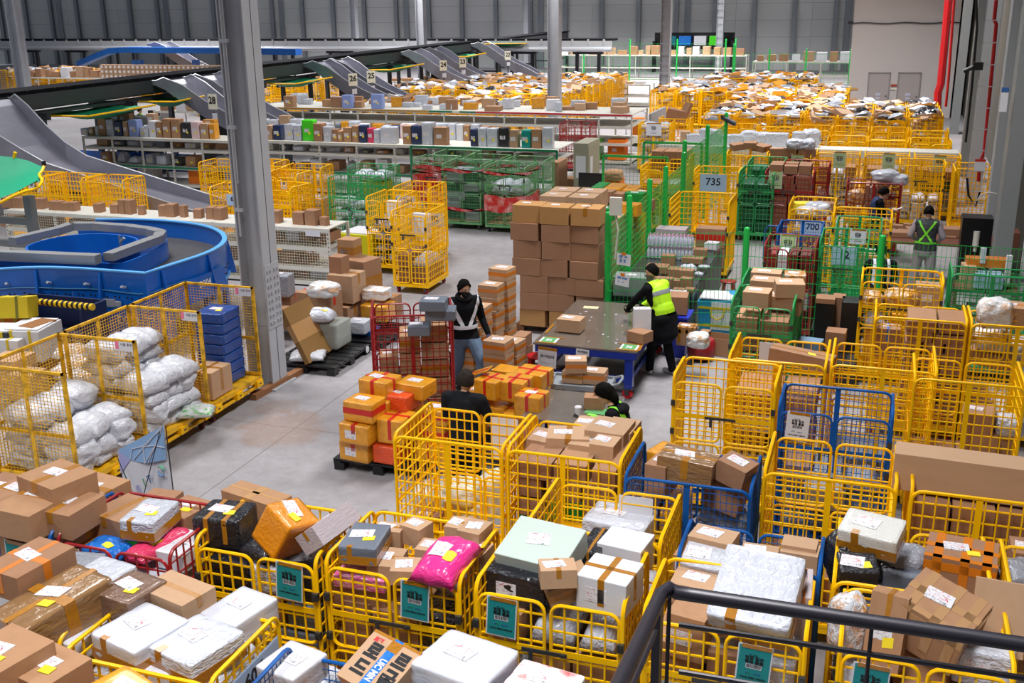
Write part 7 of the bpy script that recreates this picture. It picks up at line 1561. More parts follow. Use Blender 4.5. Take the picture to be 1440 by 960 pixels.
fill(-2.72, 28.6, 0, 1.5, 'in the dark green cage right of 735', W=.85, D=1.1, pal=('wrapped_box',), mats={'wrapped_box': [mat('dark_green_film', '145238', .4)]}, seed=130, nx=(1, 2)); fill(-2.75, 26.9, 0, 1.4, 'in the nearer dark green cage right of 735', W=.8, D=1.1, pal=('wrapped_box',), mats={'wrapped_box': [mat('dark_green_film', '145238')]}, seed=131, nx=(1, 2))
CR(-3.4, 30.2, 0, 'yellow roll cage heaped with red-striped cartons behind the dark green cages', lod=1)
for i, (dx, z, m_, ad) in enumerate(((-.3, 1.8, CART, 'red-striped'), (.05, 1.85, CARTL, 'tilted'), (.35, 1.78, AMB, 'amber'))): parcel('carton', (-3.4+dx, 30.1, z), (.34, .5, .16), 20-i*20, ry=-8+i*8, host='on the cage behind the dark green cages', adj=ad, m=m_, tape='belt' if i == 0 else None, tmat=RTAPE)
o = CR(-5.1, 27.0, 0, 'yellow roll cage with cartons behind the fence gate, left of cage 735', lod=1); fill(-5.1, 27.0, 0, 1.3, 'in the cage behind the fence gate', pal=('carton', 'wrapped_box'), seed=132)
CR(-5.3, 29.0, 0, 'yellow roll cage with three labelled cartons near the fence gate', lod=1); fill(-5.3, 29.0, 0, 1.8, 'in the farther cage near the fence gate', pal=('carton',), seed=133, nx=(3, 3))
b = MB()
for k_, (xa, xb, y_, zt) in enumerate(((-6.9, -5.2, 27.8, 1.75), (-6.2, -4.6, 29.6, 1.9))):
    o = empty('gate_frame', (xa, y_, 0)); tag(o, ['nearer green gate frame with wire mesh beside the fence', 'farther green gate frame beside the fence'][k_], 'gate'); b = MB(); w_ = xb-xa
    for u in (0, w_): b.box((u, 0, zt/2), (.06, .06, zt))
    b.box((w_/2, 0, zt), (w_, .06, .06)); ob('frame', b.mesh('frame', FGRN), o); b = MB(); wire_grid(b, (0, 0, .1), (1, 0, 0), (0, 0, 1), w_*.6, zt-.1, .1, .1, .006); ob('wire_mesh', b.mesh('wire_mesh', GW), o)
CR(-2.0, 26.95, 0, 'tall maroon roll cage packed with cartons, lime sign on its door', style='red', W=1.15, wheels=BLK); sheet_sign(REG and COL.objects.get('roll_cage') and [o for o in COL.objects if o.get('label', '') == 'tall maroon roll cage packed with cartons, lime sign on its door'][0], 'lime', -.32, -.46, 1.5, w=.3, h=.42)
fill(-2.0, 26.95, 0, 1.6, 'in the tall maroon cage', W=1.1, D=.8, pal=('carton',), seed=134, nx=(2, 3), hs=(.2, .26)); fill(-2.0, 26.95, 0, 1.84, 'on top of the tall maroon cage', W=1.1, D=.8, pal=('carton',), seed=135, nx=(3, 3), z0=1.62, ny=2, parts=True, labf=False)
CR(-1.7, 28.4, 0, 'maroon roll cage behind the tall maroon cage', style='red', lod=1); CR(-2.25, 30.0, 0, 'yellow roll cage with white sack and cartons on top and lime sign', lod=1)
sheet_sign([o for o in COL.objects if o.get('label', '') == 'yellow roll cage with white sack and cartons on top and lime sign'][0], 'lime', .2, -.46, 1.5, w=.3, h=.42); fill(-2.25, 30.0, 0, 1.6, 'in the lime-signed yellow cage', pal=('carton',), seed=136)
for dx, s, kd, rz in ((-.35, (.4, .3, .2), 'carton', 12), (0, (.4, .3, .2), 'carton', 0), (.4, (.5, .3, .2), 'carton', 0), (.1, (.5, .4, .3), 'sack', 0), (.45, (.3, .4, .3), 'sack', 20)): parcel(kd, (-2.25+dx, 29.8, 1.72+(.22 if kd == 'sack' else 0)), s, rz, host='heaped on the lime-signed yellow cage', parts=False)
q = random.Random(60)
for i, (x, y, sg, lb) in enumerate(((-1.05, 30.7, 1, 'yellow roll cage with an open leaf, left of three under the bench'), (.2, 30.7, 1, 'yellow roll cage with an open leaf, middle of three under the bench'), (1.45, 30.6, 1, 'yellow roll cage with an open leaf, right of three under the bench'))):
    o = CR(x, y, 180, lb, W=1.15, open_door=None); sheet_sign(o, 'lime', -.05, .46, 1.5, w=.3, h=.42, rz=180); fill(x, y, 0, 1.3, 'in the %s of three cages under the bench' % ['left', 'middle', 'right'][i], pal=('wrapped_box', 'mailer_bag', 'carton'), seed=140+i, mats={'wrapped_box': [mat('dark_green_film', '145238'), POLYG]})
CR(1.05, 29.3, 0, 'tall yellow roll cage beyond the worker with crossed green straps'); fill(1.05, 29.3, 0, .9, 'in the tall yellow cage beyond the counter', pal=('mailer_bag', 'wrapped_box'), seed=144)
CR(2.2, 28.6, 90, 'yellow roll cage seen from its side next to the right wall', lod=1)
CR(-.05, 25.9, 180, 'maroon roll cage with amber parcels behind the worker with the phone', style='red', W=1.2, D=.9, doors=True)
H = 'in the maroon cage behind the worker with the phone'
parcel('sack', (-.42, 25.7, 1.3), (.42, .4, .34), 0, host=H, adj='=glossy amber bag', m=mat('amber_white', 'd08f30')); parcel('taped_carton', (-.35, 25.6, .9), (.6, .4, .3), 0, host=H); parcel('foam_box', (-.08, 25.7, 1.35), (.2, .2, .4), 5, host=H); parcel('carton', (.15, 25.8, 1.4), (.25, .3, .3), 0, host=H)
parcel('sack', (.18, 25.9, 1.78), (.6, .5, .26), 20, host=H, adj='=large white sack'); parcel('sack', (.42, 25.9, 1.7), (.5, .4, .24), -20, host=H, adj='=small white sack')
fill(-.05, 25.9, 0, .7, H, pal=('carton', 'taped_carton'), seed=145); fill(-.05, 25.9, 0, 1.6, 'high in the maroon cage behind the phone', pal=('carton',), seed=146, W=.5, z0=.75)
o = CR(-1.2, 22.75, 0, 'yellow roll cage with number plate 700', W=.9, D=1.2); sheet_sign(o, 'plate', .05, -.63, 1.25, w=.46, h=.28, text='700')
for dx, dy, s, kd, m_ in ((-.2, .3, (.4, .3, .2), 'taped_carton', YLAB), (.1, .1, (.5, .5, .3), 'sack', POLY), (-.1, -.2, (.4, .4, .2), 'sack', mat('white_amber', 'e2e4e8')), (.25, .4, (.3, .3, .2), 'carton', CARTL)): parcel(kd, (-1.2+dx, 22.75+dy, 1.5), s, 15, host='in cage 700', m=m_, parts=False)
fill(-1.2, 22.75, 0, 1.3, 'low in cage 700', W=.85, D=1.1, pal=('carton', 'taped_carton', 'mailer_bag'), seed=147)
CR(-.2, 21.9, 0, 'yellow roll cage with an inner open leaf right of cage 700'); fill(-.2, 21.9, 0, .9, 'in the cage right of 700', pal=('carton', 'foam_box'), seed=148)
for i, (x, y) in enumerate(((-1.95, 23.6), (-1.35, 21.0))): 
    o = empty('push_trolley', (x, y, 0)); tag(o, ['blue-railed flat trolley beside the tall maroon cage', 'blue-railed flat trolley in front of cage 700'][i], 'trolley'); b = MB(); b.box((0, .5, .2), (.55, 1.0, .05)); ob('deck', b.mesh('deck', DARK), o)
    b = MB(); b.tube([(-.27, 0, .2), (-.27, 0, .85), (-.2, 0, .95), (.2, 0, .95), (.27, 0, .85), (.27, 0, .2)], .02, 8); b.box((0, 0, .6), (.06, .02, .7)); ob('handle', b.mesh('handle', BLU, True), o)
    for sx in (-1, 1):
        for yy in (.1, .9): ob('caster', caster_mesh(BLK), o, (sx*.22, yy, 0), None, (1, 1, 1.2))
CR(-1.35, 18.75, 0, 'blue roll cage with red files just behind the long green fence', style='blue', W=.8, D=1.0, lod=1)
o = CR(-1.0, 18.75+.0, 0, 'maroon roll cage filled with red folders just behind the long green fence', style='red', W=.86, D=1.0); o.location = (-1.3, 18.85, 0); o2 = [x for x in COL.objects if x.get('label', '').startswith('blue roll cage with red files')][0]; o2.location = (-1.25, 20.2, 0)
fill(-1.3, 18.85, 0, 1.5, 'in the maroon cage of red folders', W=.8, D=.8, pal=('folder_box',), mats={'folder_box': [mat('folder_red', '8e1c20', .5), mat('folder_dark', '5c1a1c', .5), WPAPER]}, seed=150, nx=(4, 5), hs=(.3, .4))
sheet_sign(o, 'lime', -.1, .4, 1.5, w=.26, h=.36)
o = CR(-.44, 19.5, 0, 'tall bright green roll cage with number plate 12 behind the fence', style='green', W=.82, D=1.3); sheet_sign(o, 'plate', .0, .0, 1.3, w=.4, h=.3, text='12'); sheet_sign(o, 'white', .2, .55, 1.55, w=.26, h=.26)
CR(-.24, 21.0-.1, 0, 'green roll cage behind the one with plate 12', style='green', W=.82, D=1.0, lod=1)
# dark crates, blue bin and clutter between the green cages
H = 'in the dark clutter behind the green cages'
for x, y, z, s, m_, ad in ((-.62, 17.6, .55, (.3, .4, .9), BLK, '=tall black crate stack, left'), (-.2, 17.7, .55, (.34, .4, .9), BLK, '=tall black crate stack, right'), (-.62, 17.5, 1.03, (.3, .3, .08), WPAPER, '=white paper stack'), (-.42, 17.9, .6, (.2, .3, .8), CART, 'slim'), (-.75, 16.1, .5, (.36, .3, .5), mat('steel_blue', '6d8fb0', .4), '=steel blue basin on edge'), (-.75, 16.3, .15, (.4, .4, .26), mat('grey_crate', '808890', .5), '=grey crate'), (-.4, 16.9, .55, (.3, .3, .3), POLY, '=white crumpled bag'), (-.3, 16.5, .2, (.5, .5, .36), BLK, '=black crate')): parcel('clutter_box' if ad[1] in 'ts' else 'carton', (x, y, z), s, rnd.uniform(-8, 8), host=H, adj=ad, m=m_, lab=False)
# counter with tape rolls, black cabinet, desk of the workers
pk = empty('work_counter', (1.0, 23.6, 0)); tag(pk, 'wood-topped counter in front of the worker with crossed green straps', 'table')
b = MB(); b.box((0, 0, .86), (3.2, 1.2, .05)); ob('counter_top', b.mesh('counter_top', mat('counter_wood', '6e4030', .4)), pk)
for sx in (-1, 1):
    for sy in (-1, 1): b = MB(); b.box((sx*1.5, sy*.5, .42), (.07, .07, .84)); ob('leg', b.mesh('leg', DARK), pk)
H = 'on the wood-topped counter'
for px, py, s, m_, ad in ((1266, 318, (.3, .2, .06), RED, '=red packet'), (1276, 318, (.16, .16, .12), CART, 'tiny'), (1274, 328, (.8, .4, .1), CARTL, '=flattened brown paper'), (1288, 323, (.4, .3, .1), POLY, '=white envelope'), (1335, 325, (.4, .4, .16), NEON, '=green-banded paper stack'), (1336, 333, (.24, .12, .03), WPAPER, '=paper slip')): P('carton', px, py, .89+s[2]/2, s, rnd.uniform(-10, 10), host=H, adj=ad, m=m_, lab=False)
kc = empty('black_cabinet', (1.95, 22.9, 0)); tag(kc, 'black cabinet with a white dispenser on its front near the right wall', 'cabinet'); b = MB(); b.box((0, 0, .75), (.56, .5, 1.5)); ob('body', b.mesh('body', mat('satin_black', '0d0d10', .3)), kc)
b = MB(); b.tube([(-.0, -.27, 1.25), (-.0, -.27, .95)], [.06, .06], 12); b.cyl((0, -.27, .95), (0, -.27, .85), .035, 10); ob('dispenser', b.mesh('dispenser', WHP, True), kc)
parcel('box_file', (2.6, 23.4, 1.0), (.4, .5, .3), 0, host='beside the black cabinet', adj='=dark red-brown box', m=mat('counter_wood', '6e4030'), lab=False)
sc3 = empty('side_counter', (1.9, 19.3, 0)); tag(sc3, 'cluttered shelf unit behind the fence with tape rolls and trays', 'shelf'); b = MB(); b.box((0, 0, .95), (1.0, .7, .04)); b.box((0, 0, .5), (1.0, .7, .04)); b.box((-.48, 0, .48), (.04, .7, .95)); b.box((.48, 0, .48), (.04, .7, .95)); ob('shelving', b.mesh('shelving', mat('counter_wood', '6e4030')), sc3)
H = 'on the shelf unit behind the fence'
for dx, dy, z, s, m_, ad in ((-.3, 0, 1.15, (.2, .4, .36), CARTL, 'upright'), (.0, -.1, 1.12, (.44, .4, .24), mat('tray_blue', '9db8d6', .4), '=pale blue tray'), (.0, .15, 1.36, (.7, .3, .14), OTAPE, '=orange tape roll stack'), (.0, -.1, .6, (.5, .4, .12), WPAPER, '=paper tray'), (.3, -.1, 1.3, (.08, .08, .5), WPAPER, '=white cardboard tube'), (.25, .1, 1.1, (.3, .3, .24), BROWNP, '=brown bundle'), (-.1, 0, 1.5, (.08, .08, .26), mat('clear_bottle', 'cfd6e0', .2), '=clear bottle')): parcel('desk_item', (1.9+dx, 19.3+dy, z), s, 5, host=H, adj=ad, m=m_, lab=False)
cv2 = MB(); cv2.tube([(0, 0, 0), (.06, 0, .12), (.2, 0, .18), (.36, 0, .16)], .015, 6); tag(ob('hose', cv2.mesh('hose', WHP, True), None, aty(1374, 282, 24.0)), 'white hose arching by the right wall', 'hose', kind='structure')
# ================================================================ people
SKIN = mat('skin', 'd8ab8e', .5); HAIR = mat('hair_black', '0a0807', .75, spec=.12, bump=.5, bscale=60)
JKT = mat('jacket_black', '101116', .85, spec=.15, bump=.25, bscale=14); JNS = mat('jeans', '5f7590', .8, noisecol='45566e', nscale=9, namt=.6); PNT = mat('trousers_black', '121318', .85, spec=.15)
SHOE = mat('shoe_grey', 'a2a4a8', .5, noisecol='5c5e64', nscale=14, namt=.8); SHOED = mat('shoe_dark', '222226', .5); GLOVE = mat('glove_purple', '4b4560', .7); MASKB = mat('mask_black', '121214', .7); MASKG = mat('mask_grey', '5d5b5e', .7)
LIME = mat('lime_vest', 'b6ee1c', .6, bump=.15); REFL = mat('reflective_tape', 'd6d9e4', .35); REFG = mat('reflective_grey', '9498a0', .35)
GRYS = mat('sleeve_grey', 'b3aab4', .8); GRYP = mat('trousers_grey', '9f97a0', .85, bump=.15); PUFF = mat('vest_charcoal', '3a3e42', .75, bump=.3, bscale=20); NEOG = mat('neon_strap', '86e83a', .5); NAVV = mat('vest_navy', '1a2c5c', .7)
def ico(b, c, r, M=None, n=10):
    c = Vector(c)
    for i in range(0): pass
    pts = []
    o = len(b.v)
    for j in range(n+1):
        t = math.pi*j/n
        for k in range(2*n):
            p = 2*math.pi*k/(2*n); v = Vector((r[0]*math.sin(t)*math.cos(p), r[1]*math.sin(t)*math.sin(p), r[2]*math.cos(t)))
            if M: v = M @ v
            b.v.append(tuple(c+v))
    for j in range(n):
        for k in range(2*n):
            k2 = (k+1) % (2*n); b.f.append((o+j*2*n+k, o+j*2*n+k2, o+(j+1)*2*n+k2, o+(j+1)*2*n+k)); b.m.append(0)
def capsule(b, p, q, r1, r2, flat=1, fd=None, n=12):
    "tapered, round-ended; flat scales it across direction fd"
    p, q = Vector(p), Vector(q); d = q-p; L_ = d.length; d.normalize()
    a = (Vector(fd)-d*Vector(fd).dot(d)).normalized() if fd else d.orthogonal().normalized(); c = d.cross(a)
    rings = []
    for t in (-1, -.85, -.5, 0): rings.append((p+d*(t*r1), r1*math.sqrt(max(0, 1-t*t))+1e-4))
    for t in (.33, .66): rings.append((p.lerp(q, t), r1+(r2-r1)*t))
    for t in (0, .5, .85, 1): rings.append((q+d*(t*r2), r2*math.sqrt(max(0, 1-t*t))+1e-4))
    o = len(b.v)
    for (ce, r) in rings:
        for k in range(n): an = 2*math.pi*k/n; b.v.append(tuple(ce+a*math.cos(an)*r*flat+c*math.sin(an)*r))
    for i in range(len(rings)-1):
        for k in range(n): k2 = (k+1) % n; b.f.append((o+i*n+k, o+i*n+k2, o+(i+1)*n+k2, o+(i+1)*n+k)); b.m.append(0)
    b.f.append(tuple(o+k for k in range(n))[::-1]); b.f.append(tuple(o+(len(rings)-1)*n+k for k in range(n))); b.m += [0, 0]
def remesh(b, voxel, name, smooth=4):
    me = bpy.data.meshes.new('raw'); me.from_pydata(b.v, [], b.f); bm = bmesh.new(); bm.from_mesh(me); bmesh.ops.recalc_face_normals(bm, faces=bm.faces); bm.to_mesh(me); bm.free()
    o = bpy.data.objects.new('raw', me); COL.objects.link(o); m = o.modifiers.new('r', 'REMESH'); m.mode = 'VOXEL'; m.voxel_size = voxel; s = o.modifiers.new('s', 'SMOOTH'); s.factor = .5; s.iterations = smooth
    dg = bpy.context.evaluated_depsgraph_get(); dg.update(); r = bpy.data.meshes.new_from_object(o.evaluated_get(dg)); r.name = name; bpy.data.objects.remove(o); bpy.data.meshes.remove(me); return r
def seg_dist(v, p, q, r1, r2):
    d = q-p; t = max(0, min(1, (v-p).dot(d)/max(1e-9, d.length_squared))); return (v-(p+d*t)).length-(r1+(r2-r1)*t)
def person(loc, face, J, look, label, voxel=.012, fingers=True):
    """J: joints in the person's frame (x to their right, y ahead, z up); face: heading in degrees anticlockwise from +y"""
    root = empty('person', loc, R_(face)); tag(root, label, 'person')
    V = {k: Vector(v) for k, v in J.items()}
    b = MB(); segs = []
    def seg(tag_, p, q, r1, r2, flat=1, fd=None): capsule(b, V.get(p, p) if isinstance(p, str) else p, V.get(q, q) if isinstance(q, str) else q, r1, r2, flat, fd); P_ = V[p] if isinstance(p, str) else Vector(p); Q_ = V[q] if isinstance(q, str) else Vector(q); segs.append((tag_, P_, Q_, r1, r2))
    k = look.get('bulk', 1); X = (V['sr']-V['sl']).normalized()
    mid = (V['hl']+V['hr'])/2; ch = (V['sl']+V['sr'])/2
    seg('top', mid+(ch-mid)*.12, mid+(ch-mid)*.5, .125*k, .13*k, 1.22, X); seg('top', mid+(ch-mid)*.5, ch-(ch-mid)*.16, .13*k, .14*k, 1.3, X)
    seg('top', V['sl']*.96+V['sr']*.04, V['sr']*.96+V['sl']*.04, .078*k, .078*k)
    if look.get('hem'): seg('top', mid+Vector((0, -.01, -look['hem'])), mid+(ch-mid)*.3, .15*k, .145*k, 1.2, X)
    pw = look.get('pw', 1)
    seg('pants', V['hl'], V['hr'], .115, .115); seg('skin', ch+Vector((0, 0, .0)), V['neck'], .058, .052); seg('top', ch, ch.lerp(V['neck'], .6), .075, .068)
    for s in 'lr':
        seg('top', 's'+s, 'e'+s, .066*k, .054*k); seg('sleeve' if look.get('sleeve') else 'top', 'e'+s, 'w'+s, .052*k, .04*k)
        seg('pants', 'h'+s, 'k'+s, .098*pw, .075*pw); seg('pants', 'k'+s, 'a'+s, .072*pw, .06*pw)
        ft = V['a'+s]+Vector(look.get('toe', (0, .16, -.05))); seg('shoe', V['a'+s]+Vector((0, -.03, -.045)), ft, .045, .042)
        w = V['w'+s]; fd = (w-V['e'+s]).normalized(); tgt = V.get('g'+s); fd = (tgt-w).normalized() if tgt is not None else fd
        side = fd.cross(Vector((0, 0, 1))); side = side.normalized() if side.length > .2 else X; up = side.cross(fd); ht = 'glove' if look.get('glove') else 'skin'
        seg(ht, w, w+fd*.05, .03, .036, .6, up); pb = w+fd*.07; seg(ht, w+fd*.03, pb, .034, .036, .6, up)
        if fingers:
            for i, (off, ln) in enumerate(((-.028, .062), (-.009, .072), (.010, .068), (.028, .052))):
                p0_ = pb+side*off+fd*.01; p1_ = p0_+fd*ln*.5-up*.012; p2_ = p1_+fd*ln*.32-up*.03; seg(ht, p0_, p1_, .0095, .009); seg(ht, p1_, p2_, .009, .0075)
            sg = 1 if s == 'l' else -1
            t0 = w+fd*.03+side*sg*.03; t1 = t0+fd*.03+side*sg*.022-up*.01; seg(ht, t0, t1, .012, .011); seg(ht, t1, t1+fd*.028-up*.008, .011, .009)
    # head
    H_ = V['head']; HR_ = Euler((R_(look.get('nod', 0)), R_(look.get('tilt', 0)), R_(look.get('turn', 0)))).to_matrix()
    def hp(x, y, z): return H_+HR_ @ Vector((x, y, z))
    HM = HR_.to_4x4()
    ico(b, hp(0, 0, .015), (.074, .092, .1), HM); ico(b, hp(0, .022, -.055), (.056, .066, .065), HM); ico(b, hp(0, .095, -.025), (.013, .02, .022), HM, 6); ico(b, hp(0, .078, -.07), (.024, .014, .012), HM, 6); ico(b, hp(0, .066, -.1), (.026, .022, .02), HM, 6)
    for s in (-1, 1): ico(b, hp(s*.076, -.005, -.015), (.012, .024, .034), HM, 6); ico(b, hp(s*.03, .078, .0), (.017, .012, .012), HM, 6)
    segs.append(('skin', H_+Vector((0, 0, -.05)), H_+Vector((0, 0, .06)), .08, .08)); segs.append(('skin', V['neck'], H_, .05, .06))
    me = remesh(b, voxel, 'body')
    names = ['skin', 'top', 'pants', 'shoe', 'sleeve', 'glove']; ms = [look.get('skin', SKIN), look['top'], look['pants'], look.get('shoe', SHOED), look.get('sleeve') or look['top'], look.get('glove') or SKIN]
    for m_ in ms: me.materials.append(m_)
    idx = []; cen = []
    for p in me.polygons:
        c = p.center; best = min(segs, key=lambda s_: seg_dist(c, s_[1], s_[2], s_[3], s_[4])); bt_ = best[0]
        if look.get('hem') and bt_ == 'pants' and c.z > mid.z-look['hem']*.75: bt_ = 'top'
        if look.get('hem') and bt_ == 'top' and c.z < mid.z-look['hem']*.75: bt_ = 'pants'
        idx.append(names.index(bt_)); cen.append(c.copy())
    me.polygons.foreach_set('material_index', idx); me.polygons.foreach_set('use_smooth', [True]*len(idx))
    ob('body', me, root)
    def shell(nm, pred, off, m_):
        vs = {}; fs = []; nb = MB()
        for p, i_, c in zip(me.polygons, idx, cen):
            if pred(names[i_], c): fs.append(p)
        if not fs: return None
        for p in fs:
            for v in p.vertices:
                if v not in vs: vs[v] = len(nb.v); w_ = me.vertices[v]; nb.v.append(tuple(w_.co+w_.normal*off))
        nb.f = [tuple(vs[v] for v in p.vertices) for p in fs]; nb.m = [0]*len(nb.f)
        q_ = bpy.data.meshes.new(nm); q_.from_pydata(nb.v, [], nb.f); q_.materials.append(m_); q_.polygons.foreach_set('use_smooth', [True]*len(fs)); return ob(nm, q_, root)
    # hair
    hb = MB(); n = 14; rows_ = []
    long_ = look.get('long', 0)
    hr_ = lambda t, p: 1+.16*noise.noise(Vector((math.cos(p)*3.5, math.sin(p)*3.5, t*4+loc[0])))
    for j in range(n+1):
        t = math.pi*(j/n)*(.60 if not long_ else .66); rows_.append([])
        for k_ in range(25):
            p = 2*math.pi*k_/24; f_ = math.cos(p-math.pi/2)  # 1 at the face
            lim = .60 if not long_ else .66
            tt = t*(1-.47*max(0, f_)**.9) if f_ > 0 else t*(1.08+(.18 if long_ else .0)*(-f_))
            r_ = 1.17*hr_(t, p)
            rows_[-1].append(hp(.079*r_*math.sin(tt)*math.cos(p), -.006+.098*r_*math.sin(tt)*math.sin(p), .012+.108*r_*math.cos(tt)))
    hb.sheet(rows_); 
    if long_: ico(hb, hp(0, -.075, -.07), (.07, .05, .1), HM, 8)
    hm_ = hb.mesh('hair', look.get('hair', HAIR), 'all'); ho_ = ob('hair', hm_, root); sm_ = ho_.modifiers.new('thickness', 'SOLIDIFY'); sm_.thickness = .012; sm_.offset = 0
    if look.get('bun'): q_ = MB(); ico(q_, hp(0, -.11, .02), (.04, .04, .04), HM, 8); ob('bun', q_.mesh('bun', HAIR, 'all'), root)
    if look.get('mask'):
        shell('mask', lambda t_, c: t_ == 'skin' and (HR_.transposed() @ (c-H_)).y > .0 and -.115 < (HR_.transposed() @ (c-H_)).z < (-.02-max(0, .05-(HR_.transposed() @ (c-H_)).y)*.5), .006, look['mask'])
    eb = MB()
    for s in (-1, 1):
        ico(eb, hp(s*.03, .087, .001), (.011, .005, .005), HM, 5); eb.box(hp(s*.031, .09, .022), (.028, .006, .005), None)
    ob('eyes', eb.mesh('eyes', HAIR), root)
    if look.get('glasses'):
        gb = MB()
        for s in (-1, 1): gb.tube([hp(s*.033+.022*math.cos(t), .098, .0+.017*math.sin(t)) for t in [i*math.pi/5 for i in range(11)]], .002, 5); gb.bar(hp(s*.056, .097, .005), hp(s*.078, .0, .005), .004)
        gb.bar(hp(-.011, .1, .002), hp(.011, .1, .002), .004); ob('glasses', gb.mesh('glasses', DARK), root)
    root['_'] = 0; del root['_']
    return root, V, shell, hp, (mid, ch, X)
def std(**k):
    J = dict(hl=(-.095, 0, .92), hr=(.095, 0, .92), kl=(-.1, .02, .5), kr=(.1, .02, .5), al=(-.1, 0, .1), ar=(.1, 0, .1), sl=(-.19, 0, 1.4), sr=(.19, 0, 1.4), el=(-.25, -.02, 1.12), er=(.25, -.02, 1.12), wl=(-.26, .08, .88), wr=(.26, .08, .88), neck=(0, .01, 1.48), head=(0, .03, 1.6)); J.update(k); return J
def straps(root, shell, mid, ch, X, m_, kind):
    U = (ch-mid).normalized(); F = X.cross(U)*-1 if (X.cross(U)*-1).dot(Vector((0, 1, 0))) > 0 else X.cross(U); L_ = (ch-mid).length
    def uv(c): d = c-mid; return d.dot(X), d.dot(U)/L_, d.dot(F)
    def pred(t_, c):
        if t_ != 'top': return False
        x, u, f = uv(c)
        if abs(x) > .215 or u < .1: return False
        if kind == 'vest':   # V over the chest and a belt
            if .2 < u < .32: return True
            w_ = .05+.17*max(0, (u-.3))/.8; return u > .3 and abs(abs(x)-w_) < .03
        if kind == 'cross':
            if .18 < u < .26: return True
            return .26 < u < 1.1 and (abs(abs(x)-abs(.16*(u-.62)/.5)) < .022)
        if kind == 'two': return u > .2 and abs(abs(x)-.11) < .03
    return shell('reflective_strap', pred, .012, m_)
# man in jeans behind the maroon cage
p1 = at(657, 548, 0)
r_, V, sh, hp, (mid, ch, X) = person((p1.x, p1.y-.05, 0), 220, std(hl=(-.09, 0, .93), hr=(.09, 0, .93), kl=(-.16, .3, .56), al=(-.14, .34, .12), kr=(.1, -.02, .5), ar=(.12, -.2, .12), wr=(.56, .3, 1.14), er=(.42, .08, 1.16), el=(-.3, -.06, 1.12), wl=(-.34, .1, .92), sl=(-.2, .02, 1.42), sr=(.2, -.02, 1.42), neck=(0, .02, 1.5), head=(0, .05, 1.63)), dict(top=JKT, pants=JNS, shoe=SHOED, glove=GLOVE, mask=MASKB, glasses=True, turn=12, nod=-4, bulk=1.14, hem=.07, pw=1.25), 'person in black jacket with white reflective straps and jeans pushing the maroon cage', .011)
straps(r_, sh, mid, ch, X, REFL, 'vest'); hb = MB(); hb.tube([(.1*math.cos(t), .02+.1*math.sin(t), 1.5-.03*math.sin(t)) for t in [i*math.pi/6 for i in range(12)]], .035, 8, closed=True); ob('collar', hb.mesh('collar', JKT, 'all'), r_)
# man in the lime vest
r_, V, sh, hp, (mid, ch, X) = person((-2.97, 16.0, 0), 62, std(hl=(-.09, -.02, .94), hr=(.09, -.02, .94), al=(-.12, .16, .1), kl=(-.11, .14, .52), ar=(.11, -.12, .1), kr=(.1, .0, .52), sl=(-.19, .2, 1.4), sr=(.19, .16, 1.4), el=(-.22, .42, 1.18), wl=(-.12, .62, 1.0), er=(.25, .36, 1.14), wr=(.18, .56, .98), neck=(0, .22, 1.5), head=(0, .27, 1.62)), dict(top=JKT, pants=PNT, shoe=SHOE, mask=MASKG, turn=62, nod=-6, bulk=1.1, hem=.26, pw=1.08), 'person in a lime yellow vest, grey mask and black coat at the work table', .011)
def vp_(t_, c):
    if t_ != 'top': return False
    d = c-mid; L_ = (ch-mid).length; u = d.dot((ch-mid)/L_)/L_; return u > .12 and abs(d.dot(X)) < .185
sh('vest', vp_, .02, LIME); sh('reflective_strip', lambda t_, c: vp_(t_, c) and .74 < ((c-mid).dot((ch-mid).normalized())/(ch-mid).length) < .86, .024, REFG)
sh('coat_hem', lambda t_, c: (t_ in ('pants', 'top')) and .66 < c.z < 1.02 and abs(c.x) < .22, .035, JKT)
# man seen from behind at the packing table
person((-4.22, 10.62, 0), 0, std(sl=(-.21, 0, 1.4), sr=(.21, 0, 1.4), el=(-.27, .1, 1.14), wl=(-.18, .34, 1.02), er=(.27, .1, 1.14), wr=(.18, .34, 1.02), neck=(0, .02, 1.47), head=(0, .06, 1.585)), dict(top=mat('jacket_dark_grey', '1a1c22', .85, spec=.15, bump=.2), pants=PNT, shoe=SHOED, nod=-14, bulk=1.06, hem=.1, pw=1.15, hair=mat('hair_grey', '2a2520', .75, spec=.15)), 'person in dark jacket seen from behind, standing among the amber parcels', .012)
# woman bending over the packing table with a phone
r_, V, sh, hp, (mid, ch, X) = person((-2.62, 11.85, 0), 92, std(hl=(-.1, -.02, .5), hr=(.1, -.02, .5), kl=(-.14, .38, .5), kr=(.14, .38, .5), al=(-.14, .3, .1), ar=(.14, .3, .1), sl=(-.18, .14, .96), sr=(.18, .14, .96), el=(-.23, .26, .76), wl=(-.1, .46, .84), er=(.23, .26, .74), wr=(.1, .48, .8), neck=(0, .17, 1.04), head=(0, .26, 1.17)), dict(top=JKT, pants=PNT, shoe=SHOED, nod=-30, long=1, bulk=1.05), 'person with black bobbed hair and hooded jacket seated at the packing table with a phone', .011)
straps(r_, sh, mid, ch, X, NEOG, 'two'); hb = MB(); ico(hb, (0, .05, 1.0), (.14, .09, .06)); ob('hood', hb.mesh('hood', JKT, 'all'), r_); stool(-2.62, 11.85, BLK, .38, 'black stool under the seated woman with the phone')
ph = V['wl']+Vector((0, .1, .03)); b = MB(); b.box((0, 0, 0), (.07, .14, .009)); M_ = Matrix.Translation((-2.62, 11.85, 0)) @ Matrix.Rotation(R_(92), 4, 'Z') @ Matrix.Translation(ph); o = ob('mobile_phone', b.mesh('mobile_phone', BLK)); o.matrix_world = M_ @ Matrix.Rotation(R_(30), 4, 'X'); tag(o, 'dark phone held by the person seated at the packing table', 'phone')
